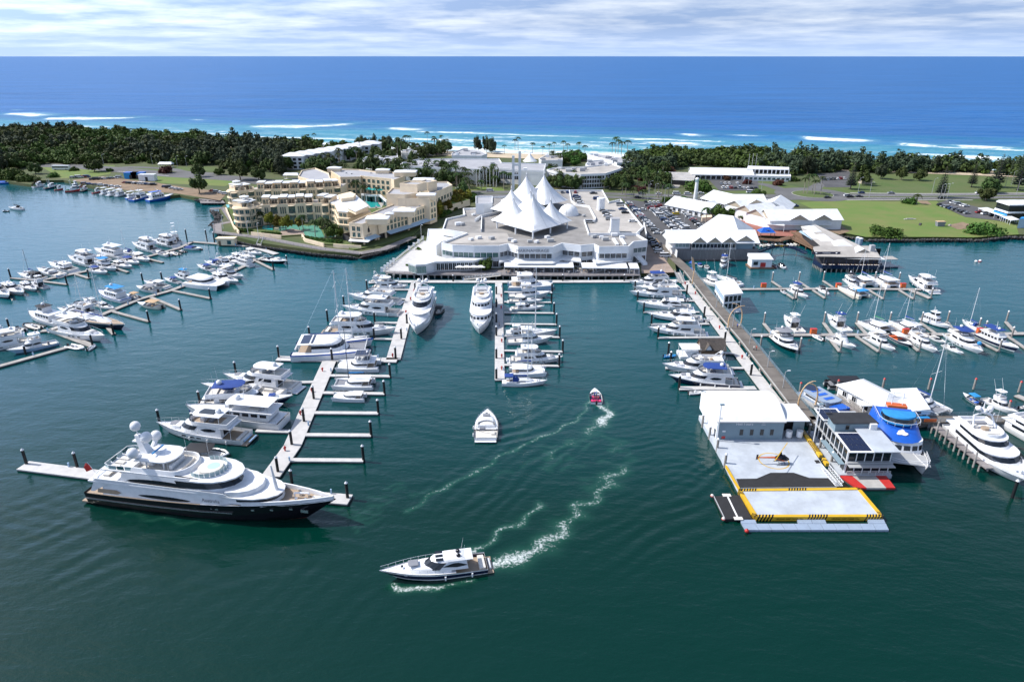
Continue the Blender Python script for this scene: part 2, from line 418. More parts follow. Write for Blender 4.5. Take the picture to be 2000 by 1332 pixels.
train([(1060,1078),(1130,1035),(1230,985),(1340,940),(1420,890)],3.6,6,.16,-1)
train([(1140,985),(1250,950),(1330,905),(1400,850)],3.2,7,.11,-1)
train([(925,1078),(1000,1010),(1090,930),(1160,870)],3.4,7,.13,1)
train([(755,1140),(680,1200),(600,1290),(540,1380)],4.2,5,.16,0)
train([(780,1150),(900,1145),(1010,1120)],3.4,5,.10,-1)
train([(1150,790),(1080,845),(985,872),(900,868)],4.0,5,.17,-1)
train([(985,872),(880,870),(800,850),(730,820)],3.2,5,.07,-1)
train([(800,996),(750,950),(740,900),(760,850)],2.6,8,.05,1)
train([(560,930),(640,915),(720,930),(790,960)],2.2,8,.06,-1)
train([(640,1000),(700,1010),(740,985),(745,960)],2.0,8,.06,0)
train([(60,960),(140,985),(200,1000)],3.4,6,.12,0)
train([(0,1150),(120,1100),(240,1050),(380,1035),(560,1060)],4.6,8,.11,0)
train([(300,1180),(420,1120),(600,1090),(720,1110)],4.8,8,.08,0)
train([(1200,880),(1290,860),(1340,830),(1360,790)],2.6,9,.08,0)
train([(1235,960),(1320,925),(1390,940)],2.8,8,.08,0)
edge=np.clip(np.minimum.reduce([X-GX0,GX1-X,Y-GY0,GY1-Y])/20,0,1)
Z=Z*edge;SHEEN=np.clip((Y-120)/140,0,1)  # harbour colour lightens with distance, painted in for sky reflection
me=grid_mesh('water',X,Y,Z,{'foam':FO,'sheen_or_shallow':SHEEN},M.water);wo=link('water',me);wo['kind']='structure'
mb=MB()
BX0,BX1,BY0,BY1=-3000,3000,-600,1500
for(a,b,c,d)in[(BX0,1000,BY0,GY0)]+[(a,b,c,d)for a,b in((BX0,GX0),(GX1,1000))for c,d in((GY0,120),(120,260),(260,GY1))]+[(BX0,1000,GY1,420),(BX0,470,420,640)]:
 mb.quad((a,c,0),(b,c,0),(b,d,0),(a,d,0))
o=struct('water',mb,M.water);a=o.data.attributes.new('sheen_or_shallow','FLOAT','POINT')
for v in o.data.vertices:a.data[v.index].value=min(1,max(0,(v.co.y-120)/140))  # same painted sky sheen carried onto the outer sheet
# sea and surf
SH0=Vec((-710,890,0));SDIR=Vec((1165,-314,0)).normalized();SNRM=Vec((-SDIR.y,SDIR.x,0))
def sea_pt(u,v,z=.0):p=SH0+SDIR*u+SNRM*v;return Vec((p.x,p.y,z))
us=np.arange(-1500,1900,5.0);vs_=np.concatenate([np.arange(-12,250,1.5),np.arange(250,900,4.0)])
U,V=np.meshgrid(us,vs_);SX=SH0.x+SDIR.x*U+SNRM.x*V;SY=SH0.y+SDIR.y*U+SNRM.y*V
SZ=np.zeros_like(U);SF=np.zeros_like(U)
wobble=lambda k:6*np.sin(U*.011+k)+3.5*np.sin(U*.037+2.1*k)+1.5*np.sin(U*.13+k)
def breaker(pts,th,inten,h=1.0):
 P=atl(pts);breaker_q(sorted(((p-SH0).dot(SDIR),(p-SH0).dot(SNRM))for p in P),th,inten,h)
def breaker_uv(u0,u1,v,th,inten,h):breaker_q([(u0,v),(u1,v+rng.uniform(-8,8))],th,inten,h)
def breaker_q(q,th,inten,h):
 vv=np.interp(U,[a for a,_ in q],[b for _,b in q])+.5*wobble(inten*7+th)
 e=np.clip((U-q[0][0])/20,0,1)*np.clip((q[-1][0]-U)/30,0,1)
 d=V-vv;th=th*1.45;prof=np.where(d>0,np.exp(-(d/(th*.9))**2),np.exp(-(d/(th*.4))**2))
 np.maximum(SF,inten*prof*e,out=SF)
 global SZ
 e2=np.clip((U-q[0][0]+60)/60,0,1)*np.clip((q[-1][0]+90-U)/60,0,1)
 SZ=SZ+h*np.exp(-((d-5)/7.0)**2)*e2
for b_ in[([(0,223),(40,224),(85,229)],26,1.25),([(80,232),(180,233),(285,231)],22,1.3),([(18,215),(50,216)],8,.9),([(470,248),(600,248),(720,242)],30,1.0),([(745,251),(800,254),(850,254)],20,1.25),([(935,254),(965,254)],8,1.1),([(790,259),(885,260)],9,.95),([(365,235),(408,237)],10,1.1),([(1310,263),(1400,267)],11,1.1),([(1412,266),(1505,269)],10,1.05),([(1550,270),(1640,274),(1735,277)],16,1.35),([(1735,282),(1800,287),(1860,288)],26,1.25),([(1840,286),(1920,290),(2010,294)],18,1.3),([(1985,280),(2060,282)],9,1.1),([(1230,279),(1330,282),(1412,286)],16,1.0),([(1580,292),(1592,293)],8,1.2),([(1780,303),(1900,308),(2010,312)],15,1.15),([(960,281),(1080,284),(1230,289)],18,.8),([(930,268),(1060,270)],12,.72),([(670,255),(700,256)],7,1.0),([(640,266),(700,268)],9,.9),([(100,246),(240,250)],10,.9),([(840,270),(900,272)],8,.8),([(1460,290),(1520,294)],9,.7),([(1625,283),(1690,286)],7,.6),([(410,258),(470,260)],12,1.0)]:breaker(*b_)
for k in range(34):
 v=rng.uniform(25,175);u=rng.uniform(-500,1500);l=rng.uniform(60,260);breaker_uv(u,u+l,v,rng.uniform(3.5,8),rng.uniform(.8,1.1),.5)
SF=np.maximum(SF,1.25*np.exp(-((V-14-wobble(1.0))/26)**2))
SF=np.maximum(SF,.98*np.clip(1-(V-30)/230,0,1)*(.68+.25*np.sin(V*.16+.6*wobble(3.0))))
for k,(wl,am)in enumerate(((46,.35),(31,.22),(73,.4))):
 SZ=SZ+am*np.clip(V/60,0,1)*np.clip((880-V)/100,0,1)*np.sin(2*PI*(V+wobble(k*1.7))/wl)*(.6+.4*np.sin(U*.006*(k+1)+k))
SF=np.minimum(SF,1.08);SZ=SZ*np.clip((V+6)/20,0,1)
SS=np.clip(1.0-V/330.0,0,1)**1.3;SS=np.clip(SS+.12*np.sin(V*.05+wobble(2.0)*.12)*(SS>.05),0,1)
me=grid_mesh('sea',SX,SY,SZ,{'foam':SF,'sheen_or_shallow':SS},M.sea);so=link('sea',me);so['kind']='structure'
mb=MB();A=sea_pt(-1500,896);B_=sea_pt(1895,896)
far0=sea_pt(-90000,896);far1=sea_pt(90000,896)
mb.quad(far0,far1,far1+SNRM*110000,far0+SNRM*110000)
for u0,u1 in((-90000,-1500),(1895,90000)):mb.quad(sea_pt(u0,-12),sea_pt(u1,-12),sea_pt(u1,896),sea_pt(u0,896))
struct('sea',mb,M.sea)
# land
LZ=2.0
shore=[(-500,352),(-200,352),(0,357),(62,366),(72,358),(125,357),(165,366),(210,376),(270,384),(335,388),(352,386),(380,392),(440,396),(444,404),(428,414),(440,430),(428,446),(440,464),(500,480),(560,489),(625,498),(700,504),(728,498),(770,484),(806,468),(830,462),(812,482),(775,512),(752,533),(800,537),(900,538),(1000,539),(1250,540),(1320,538),(1316,512),(1330,506),(1480,506),(1474,488),(1462,470),(1482,463),(1560,470),(1600,474),(1648,462),(1690,470),(1760,470),(1830,469),(1905,470),(1960,464),(2010,466),(2150,464),(2700,470)]
SHW_=atl(shore,.0)
land=[(-2100,SHW_[0].y,0)]+SHW_+[(1100,SHW_[-1].y,0)]
p_r=sea_pt(1850,-34);p_l=sea_pt(-1480,-34);land=land+[p_r,p_l]
mb=MB();mb.prism(land,-2.5,LZ);struct('ground',mb,M.ground)
mb=MB();n=50
for k in range(n):
 u0=-1480+3330*k/n;u1=-1480+3330*(k+1)/n
 mb.quad(sea_pt(u0,-34,LZ+.3),sea_pt(u0,14,-.6),sea_pt(u1,14,-.6),sea_pt(u1,-34,LZ+.3))
 mb.quad(sea_pt(u0,-46,LZ+.3),sea_pt(u0,-34,LZ+.3),sea_pt(u1,-34,LZ+.3),sea_pt(u1,-46,LZ+.3))
struct('beach',mb,M.sand)
def sheet(name,pts,mt,z,px=True):
 mb=MB();mb.poly(atl(pts,z)if px else pts,z);return struct(name,mb,mt)
def ribbon(name,pts,w,mt,z,px=True):
 P=smooth_line(atl(pts,z)if px else pts,8);mb=MB();Lp=[];Rp=[]
 for i,p in enumerate(P):
  d=(P[min(i+1,len(P)-1)]-P[max(i-1,0)]).normalized();nn=Vec((-d.y,d.x,0))*w/2
  Lp.append(p+nn);Rp.append(p-nn)
 for i in range(len(P)-1):
  mb.quad((Rp[i].x,Rp[i].y,z),(Rp[i+1].x,Rp[i+1].y,z),(Lp[i+1].x,Lp[i+1].y,z),(Lp[i].x,Lp[i].y,z))
 return struct(name,mb,mt)
 # lawns
sheet('lawn',[(1560,396),(1640,391),(1740,394),(1830,393),(1840,405),(1875,420),(1930,428),(1985,440),(1990,458),(1900,464),(1830,463),(1690,463),(1648,455),(1625,440),(1600,425),(1590,410)],M.grass,LZ+.05)
sheet('lawn',[(1590,372),(1700,382),(1900,382),(2150,384),(2200,352),(1990,356),(1900,340),(1720,340),(1620,352)],M.grassdark,LZ+.05)
sheet('lawn',[(1375,380),(1545,378),(1560,366),(1500,352),(1370,366)],M.grassdark,LZ+.05)
sheet('lawn',[(1535,392),(1620,388),(1660,392),(1560,404)],M.grassdark,LZ+.04)
sheet('lawn',[(80,326),(120,349),(190,345),(215,340),(225,324),(140,322)],M.grass,LZ+.05)
sheet('lawn',[(275,344),(315,358),(440,364),(470,350),(430,346),(330,340)],M.grass,LZ+.05)
sheet('lawn',[(905,366),(985,366),(985,375),(905,377)],M.grass,LZ+.05)
sheet('lawn',[(240,330),(310,326),(420,326),(430,334),(330,334),(260,336)],M.grassdark,LZ+.05)
# roads
road_main=[(-60,322),(120,324),(220,331),(330,341),(470,350),(640,372),(800,377),(950,378),(1130,380),(1300,385),(1480,386),(1600,384),(1760,384),(2000,382),(2300,381)]
ribbon('road',road_main,20,M.road,LZ+.10)
C0=at(1587,380,LZ)
def disc(c,r,n=40):return[(c.x+r*cos(2*PI*i/n),c.y+r*sin(2*PI*i/n),0)for i in range(n)]
mb=MB();mb.poly(disc(C0,25),LZ+.14);struct('roundabout',mb,M.road)
mb=MB();mb.prism(disc(C0,13.6),LZ,LZ+.24);struct('kerb',mb,M.concrete)
mb=MB();mb.poly(disc(C0,13.2),LZ+.28);struct('lawn',mb,M.grassdark)
ribbon('road',[(1587,372),(1600,362),(1640,345),(1648,330)],9,M.road,LZ+.12)
ribbon('road',[(1530,372),(1500,362),(1470,358)],9,M.road,LZ+.12)
ribbon('median',[(640,372),(800,377),(950,378),(1130,380),(1300,385),(1470,386)],2.2,M.grassdark,LZ+.18)
ribbon('median',[(1655,384),(1760,384.4),(2000,382.4),(2200,381.5)],2.4,M.grassdark,LZ+.18)
ribbon('footpath',[(1660,377),(1800,378.5),(2000,377.5),(2200,376)],2.0,M.concrete,LZ+.12)
ribbon('footpath',[(1640,391),(1760,390.5),(1900,391)],1.8,M.concrete,LZ+.12)
ribbon('road',[(215,331),(250,327),(330,330),(360,336),(420,340)],8,M.road,LZ+.13)
ribbon('road_marking',[(230,335),(330,344)],.5,M.line,LZ+.16)
ribbon('road_marking',[(1300,383.2),(1400,383.8),(1500,383.4)],.3,M.line,LZ+.16)
ribbon('road_marking',[(1660,382),(1800,382),(2000,380.2)],.3,M.line,LZ+.16)
ribbon('road_marking',[(1660,386.6),(1800,386.8),(2000,385)],.3,M.line,LZ+.16)
# car parks
sheet('car_park',[(1216,388),(1255,394),(1395,398),(1340,399),(1405,440),(1392,462),(1315,470),(1302,512),(1285,518),(1262,470),(1225,400)],M.asphalt,LZ+.15)
sheet('car_park',[(1385,352),(1480,346),(1482,372),(1405,373)],M.asphalt,LZ+.15)
sheet('car_park',[(1830,398),(1850,391),(1925,408),(1975,425),(1960,432),(1885,424)],M.asphalt,LZ+.15)
sheet('car_park',[(138,352),(200,345),(310,358),(352,365),(445,376),(430,392),(345,378),(250,372),(165,358)],M.dirt,LZ+.10)
sheet('car_park',[(1595,340),(1660,336),(1662,366),(1612,366)],M.asphalt,LZ+.15)
sheet('forecourt',[(1248,476),(1280,480),(1298,505),(1318,532),(1253,534)],M.paving,LZ+.17)
sheet('plaza',[(1372,440),(1405,424),(1440,420),(1500,448),(1560,446),(1548,462),(1486,460),(1464,468),(1400,452)],M.redpaving,LZ+.17)
sheet('sand_patch',[(1790,392),(1812,393),(1820,400),(1800,398)],M.dirt,LZ+.09)
sheet('sand_patch',[(1850,440),(1880,434),(1900,440),(1905,448),(1870,448)],M.dirt,LZ+.09)
sheet('sand_patch',[(1600,436),(1640,438),(1660,452),(1640,458),(1612,450)],M.dirt,LZ+.10)
sheet('sand_patch',[(95,284),(130,281),(155,284),(130,290),(100,291)],M.grass,LZ+.10)
ribbon('verge',[(1276,466),(1290,484),(1300,500)],3.5,M.dirt,LZ+.2)
# rock armour below the hotel boardwalk, on the far shore and at the seawalls
def rocks(pts,w,n,name,label=None,z1=1.7,size=(.5,1.1)):
 P=atl(pts);mb=MB();lens=[(b-a).length for a,b in zip(P[:-1],P[1:])]
 for k in range(n):
  i=rn.choices(range(len(lens)),lens)[0];t=rn.random();a,b=P[i],P[i+1]
  d=(b-a).normalized();nn=Vec((d.y,-d.x,0));s=rn.random()
  p=a.lerp(b,t)-nn*(s*w);r=rn.uniform(*size);z=-.3+s*(z1+.3)
  ring=lambda zz,rr,o:[(p.x+rr*rn.uniform(.7,1.2)*cos(2*PI*(q+o)/5),p.y+rr*rn.uniform(.7,1.2)*sin(2*PI*(q+o)/5),zz)for q in range(5)]
  mb.loft([ring(z-r*.6,r*.8,0),ring(z+r*.1,r,.3),ring(z+r*.6,r*.5,.5)])
 o=struct(name,mb,M.rock);o['kind']='stuff';return o
rocks([(440,466),(500,481),(560,490),(625,499),(700,505),(728,499),(770,485)],-4.2,1500,'rock_armour',z1=1.9,size=(.35,.75))
rocks([(430,414),(442,430),(430,446)],-6,200,'rock_armour',size=(.5,.9))
rocks([(1640,463),(1690,471),(1760,471),(1830,470),(1905,471),(1960,465),(2010,467),(2100,466)],-4,900,'rock_armour',size=(.4,.9))
rocks([(390,393),(442,397)],-5,130,'rock_armour',size=(.5,1.0))
# boat builders
def ring2(x0,x1,w,nose,z,off=.0,m=5,k=4):
 nose=min(nose,x1-x0-.05);xs=x1-nose;w=w+off;nz=nose+off;pts=[(x0-off*.5+(xs-x0)*i/m,-w,z)for i in range(m+1)]
 for j in range(1,2*k):
  a=-PI/2+PI*j/(2*k);pts.append((xs+nz*cos(a),w*sin(a),z))
 return pts+[(xs-(xs-x0)*i/m,w,z)for i in range(m+1)]
class Cab:
 """a deckhouse: rounded nose, raked ends, tapering up; rings at 0..1 of its height"""
 def __init__(s,x0,x1,w,nose,z0,z1,rf=0,rb=0,tp=.08):s.a=(x0,x1,w,nose,z0,z1,rf,rb,tp)
 def ring(s,t,off=.0):
  x0,x1,w,nose,z0,z1,rf,rb,tp=s.a
  return ring2(x0+rb*t,x1-rf*t,w*(1-tp*t),nose*(1-.1*t),z0+(z1-z0)*t,off)
 def walls(s,mb,crown=.06):
  x0,x1,w,nose,z0,z1,rf,rb,tp=s.a;c=s.ring(1);mx=sum(p[0]for p in c)/len(c)
  top=[(mx+(p[0]-mx)*.8,p[1]*.8,p[2]+crown*w)for p in c]
  return mb.loft([s.ring(0),s.ring(.5),c,top],c0=False)
 def strip(s,i0,i1,s0,s1,off=.035):
  """glass set proud of the wall between ring indices i0..i1; s0/s1 numbers or functions of the index"""
  f=lambda q,i:q(i)if callable(q)else q
  mb=MB();cache={}
  def pt(i,t):
   t=round(t,4)
   if t not in cache:cache[t]=s.ring(t,off)
   return cache[t][i]
  v=[]
  for i in range(i0,i1+1):v+=[pt(i,f(s0,i)),pt(i,f(s1,i))]
  mb.add(v,[(2*j,2*j+2,2*j+3,2*j+1)for j in range(i1-i0)]);return mb
 def glaze(s,root,gl,s0=.35,s1=.8,a=0,b=5,front=True,lens=False,name='side_window',fs0=None,fs1=None):
  n=len(s.ring(0))
  if lens:
   mid=(s0+s1)/2;lo=lambda i:mid-(mid-s0)*sin(PI*min(1,max(.08,(i-a+.0)/max(1,b-a))))**.5
   hi=lambda i:mid+(s1-mid)*sin(PI*min(1,max(.08,(i-a)/max(1,b-a))))**.5
   lo2=lambda i:lo(n-1-i);hi2=lambda i:hi(n-1-i)
  else:lo=lo2=s0;hi=hi2=s1
  part(name,s.strip(a,b,lo,hi),gl,root);part(name,s.strip(n-1-b,n-1-a,lo2,hi2),gl,root)
  if front:part('windscreen',s.strip(5,5+8,fs0 if fs0 is not None else s0,fs1 if fs1 is not None else s1),gl,root)
def hull(root,L,B,f0,f1,bands,fine=2.2,rake=.13,y0=.0,N=12,name='hull',x0=None,x1=None,stern=.92):
 """planked out from stations; bands = materials from sheer to keel (4)"""
 xa=-L/2 if x0 is None else x0;xb=L/2 if x1 is None else x1;LL=xb-xa
 hw=lambda t:B/2*((stern+(1-stern)*sin(PI/2*min(1,t/.4)))if t<.4 else max(.012,1-((t-.4)/.6)**fine))
 sz=lambda t:f0+(f1-f0)*t**1.7
 lev=[1,.82,.30,.05,-.35];wf=[1,.985,.93,.86,.02];mb=MB();rings=[]
 for i in range(N+1):
  t=1-(1-i/N)**1.25;w=hw(t);z=sz(t);r=rake*LL*t**3.2
  one=[(xa+LL*t-r*(1-max(l,-.2)),w*(f if t<.5 else 1-(1-f)*(1+2.2*(t-.5)))if f>.1 else.02*w,max(z*l,-.9))for l,f in zip(lev,wf)]
  rings.append([(x,y0-y,zz)for x,y,zz in one]+[(x,y0+y,zz)for x,y,zz in one[::-1]])
 n=len(rings[0]);v=[p for r in rings for p in r];bi=[0,1,2,3,3,3,2,1,0]
 base=len(mb.v);mb.v+=v
 for k in range(N):
  for i in range(n-1):mb.f.append((k*n+i,k*n+i+1,(k+1)*n+i+1,(k+1)*n+i));mb.m.append(bi[i])
 for i in range(4):mb.f.append((i,i+1,n-2-i,n-1-i));mb.m.append(bi[i])
 part(name,mb,bands,root,40)
 return hw,sz,(lambda x:(x-xa)/LL),xa,LL
def deck(root,H,t0,t1,drop,mt,name,inset=.04,y0=.0,n=8,z=None):
 hw,sz,tt,xa,LL=H;mb=MB();P=[];Q=[]
 for i in range(n+1):
  t=t0+(t1-t0)*i/n;w=max(hw(t)-inset*LL/4,.01);zz=(sz(t)-drop)if z is None else z
  P.append((xa+LL*t-.002*LL,y0-w,zz));Q.append((xa+LL*t-.002*LL,y0+w,zz))
 for i in range(n):mb.quad(P[i],P[i+1],Q[i+1],Q[i])
 return part(name,mb,mt,root)
def bow_rail(root,H,t0,h,r=.03,inset=.25,n=8):
 hw,sz,tt,xa,LL=H;mb=MB();top=[]
 for sgn in(-1,1):
  path=[]
  for i in range(n+1):
   t=t0+(.985-t0)*i/n;w=max(hw(t)-inset,.05);p=(xa+LL*t,sgn*w,sz(t));q=(p[0],p[1],p[2]+h*min(1,.5+i/2))
   path.append(q);mb.cyl(p,q,r*.8,n=3)
  mb.tube(path,r,3);top.append(path[-1])
 mb.tube(top,r,3);return part('bow_rail',mb,M.steel,root)
def dome(root,p,r,name='radar_dome',mt=None):
 mb=MB();mb.cyl((p[0],p[1],p[2]),(p[0],p[1],p[2]+r*.5),r*.8,r,8);mb.sphere((p[0],p[1],p[2]+r*.55),r,10,4,1.0,True)
 return part(name,mb,mt or M.gel,root,50)
def aerial(root,p,h,lean=.0,r=.035):return part('aerial',MB().cyl(p,(p[0]-lean,p[1],p[2]+h),r,r*.6,4),M.alu,root)
def fenders(root,H,ts,side,mt=None):
 hw,sz,tt,xa,LL=H
 for t in ts:
  y=side*(hw(t)+.16);z=sz(t);part('fender',MB().cyl((xa+LL*t,y,z*.25),(xa+LL*t,y,z*.25+.8),.17,.17,7),mt or M.gel,root,50)
def swim(root,L,B,xa,mt):return part('swim_platform',MB().box(xa-.055*L,xa+.01,-.43*B,.43*B,.22,.36),mt,root)
def bands_of(c):
 return{'white':[M.gel]*3+[M.antifoul],'navy':[M.gel,M.navy,M.navy,M.antifoul],'black':[M.gel,M.black,M.black,M.antifoul],'grey':[M.gel,M.gel,M.greyhull,M.black],'pale':[M.gel,M.bluehull,M.bluehull,M.antifoul],'stripe':[M.gel,M.navy,M.gel,M.antifoul],'green':[M.gel,M.gel,M.greenhull,M.black],'red':[M.gel,M.red,M.red,M.antifoul],'blue':[M.gel,M.blue,M.blue,M.antifoul],'navylow':[M.gel,M.gel,M.navy,M.navy],'cream':[M.cream]*3+[M.antifoul],'bluetop':[M.blue,M.gel,M.gel,M.antifoul],'orange':[M.orange,M.gel,M.gel,M.antifoul]}[c]
def posts(root,pts,z0,z1,r=.05,mt=None,name='hardtop_post',lean=.0):
 for x,y in pts:part(name,MB().cyl((x,y,z0),(x+lean,y*.95,z1),r,r,5),mt or M.gel,root)
def slab(x0,x1,w,nose,z,th=.12,cr=.04):
 a=ring2(x0,x1,w,nose,z);b=ring2(x0,x1,w,nose,z+th);mx=(x0+x1)/2
 c=[(mx+(p[0]-mx)*.85,p[1]*.85,z+th+cr)for p in b];return MB().loft([a,b,c])
def b_fly(r,L,B,k):
 """flybridge motor yacht"""
 big=L>15;g=M.glass;f0=k.get('f0',.060)*L+.15;f1=k.get('f1',.098)*L+.2
 xs=-L/2+.05*L;H=hull(r,L,B,f0,f1,bands_of(k.get('hull','white')),x0=xs)
 swim(r,L,B,xs,M.teak if k.get('teak')else M.gel)
 deck(r,H,.20,.985,.10,M.gel,'foredeck');deck(r,H,.0,.22,.45*f0,M.teak if k.get('teak')else M.pale,'cockpit',.08)
 zd=H[1](.55)-.05;hc=max(1.55,.088*L);w=.42*B
 c1=Cab(-.25*L,.27*L,w,.20*L,zd-.35,zd+hc,.11*L,0,.10);part('cabin',c1.walls(MB()),M.gel,r,35)
 c1.glaze(r,g,.46,.80,1,4,True,k.get('lens',False),fs0=.52,fs1=.93)
 part('cabin_door',MB().box(-.25*L-.03,-.25*L-.005,-.5*w,.5*w,zd-.25,zd+hc*.8),g,r)
 part('foredeck_trunk',Cab(.20*L,.39*L,.27*B,.12*L,zd-.1,zd+.035*L+.1,.05*L,0,.15).walls(MB()),M.gel,r,35)
 part('sun_pad',slab(.26*L,.33*L,.17*B,.02*L,zd+.036*L+.14,.08),k.get('pad',M.seat),r)
 zf=zd+hc;x0,x1=k.get('fly',(-.33,.11));x0*=L;x1*=L;wf=.41*B
 o=lambda q,z:ring2(x0+q,x1-q*1.5,wf-q,.13*L,z);ch=.032*L+.3
 part('flybridge_coaming',MB().loft([o(.12,zf-.02),o(0,zf+.1),o(.02,zf+ch),o(.16,zf+ch),o(.22,zf+.22)],c0=True,c1=False),M.gel,r,35)
 part('flybridge_floor',MB().poly(o(.22,zf+.2)),M.teak if k.get('teak')else M.pale,r)
 part('flybridge_screen',MB().loft([ring2(x1-.10*L,x1-.06,wf-.1,.10*L,zf+ch-.02)[4:15],ring2(x1-.12*L,x1-.2,wf-.2,.09*L,zf+ch+.3)[4:15]],False,False,False),g,r)
 part('lounge_seat',MB().box(x0+.25,x0+.10*L,-wf+.3,wf-.3,zf+.22,zf+.62),M.pale,r)
 part('lounge_seat',MB().box(x0+.13*L,x0+.23*L,wf-.9,wf-.3,zf+.22,zf+.6),k.get('pad',M.seat),r)
 part('helm_console',MB().box(x1-.16*L,x1-.12*L,-.6*wf,.3*wf,zf+.2,zf+ch+.12),M.gel,r)
 part('helm_seat',MB().box(x1-.24*L,x1-.20*L,-.5*wf,.2*wf,zf+.2,zf+.75),M.seat,r)
 top=k.get('top','hard');zt=zf+ch+max(1.25,.06*L);xc0,xc1=x0+.07*L,x1-.06*L
 if top!='open':
  mt={'hard':M.gel,'blue':M.canvas,'black':M.blackcanvas,'cyan':M.cyan,'grey':M.seat}[top]
  posts(r,[(xc0+.3,wf-.15),(xc0+.3,-wf+.15),(xc1-.5,wf-.25),(xc1-.5,-wf+.25)],zf+ch-.05,zt,.06,M.gel if top=='hard' else M.steel)
  ht=part('hardtop' if top=='hard' else 'bimini',slab(xc0,xc1,wf*.95,.07*L,zt,.14 if top=='hard' else.08,.1),mt,r,35)
  if k.get('roofglass'):part('sunroof',slab(xc0+.08*L,xc1-.06*L,wf*.5,.02*L,zt+.2,.04),g,r)
  dome(ht,(xc0+.06*L,0,zt+.2),.028*L);aerial(ht,(xc0+.03*L,.3*B,zt+.1),.16*L,.3);aerial(ht,(xc0+.03*L,-.3*B,zt+.1),.16*L,.3)
 else:
  a=MB();xa_=x0+.08*L
  for sg in(-1,1):a.tube([(xa_,sg*wf,zf+ch-.1),(xa_-.05*L,sg*wf*.8,zt-.2),(xa_-.06*L,0,zt)],.11,5)
  ra=part('radar_arch',a,M.gel,r,40);dome(ra,(xa_-.06*L,0,zt+.05),.03*L);aerial(ra,(xa_-.05*L,wf*.7,zt-.2),.15*L,.4)
  part('table',MB().cyl((x0+.15*L,0,zf+.2),(x0+.15*L,0,zf+.75),.5,.5,8),M.teak,r)
 part('aft_overhang',slab(-.36*L,-.22*L,.42*B,.02*L,zf-.16,.12,.02),M.gel,r)
 posts(r,[(-.345*L,.38*B),(-.345*L,-.38*B)],f0*.8,zf-.1,.06,None,'overhang_post')
 part('transom_seat',MB().box(xs+.02*L,xs+.06*L,-.34*B,.34*B,f0*.5,f0*.95),M.pale,r)
 bow_rail(r,H,.45,.045*L,.03 if big else.024)
 if big:fenders(r,H,(.15,.35,.55),k.get('fs',1),M.navy if k.get('nf')else None)
 if big:
  for t in(.45,.52,.62):
   for sg in(-1,1):part('porthole',MB().box(xs+.95*L*t-.022*L,xs+.95*L*t+.022*L,sg*H[0](t)*.955-.05,sg*H[0](t)*.955+.05,H[1](t)*.52,H[1](t)*.70),g,r)
 if k.get('tender'):
  q=MB();xt=xs-.03*L
  for sg in(-1,1):q.cyl((xt+sg*.028*L,-.28*B,.75),(xt+sg*.028*L,.25*B,.75),.26,.22,7)
  part('stowed_tender',q,k['tender'],r,40)
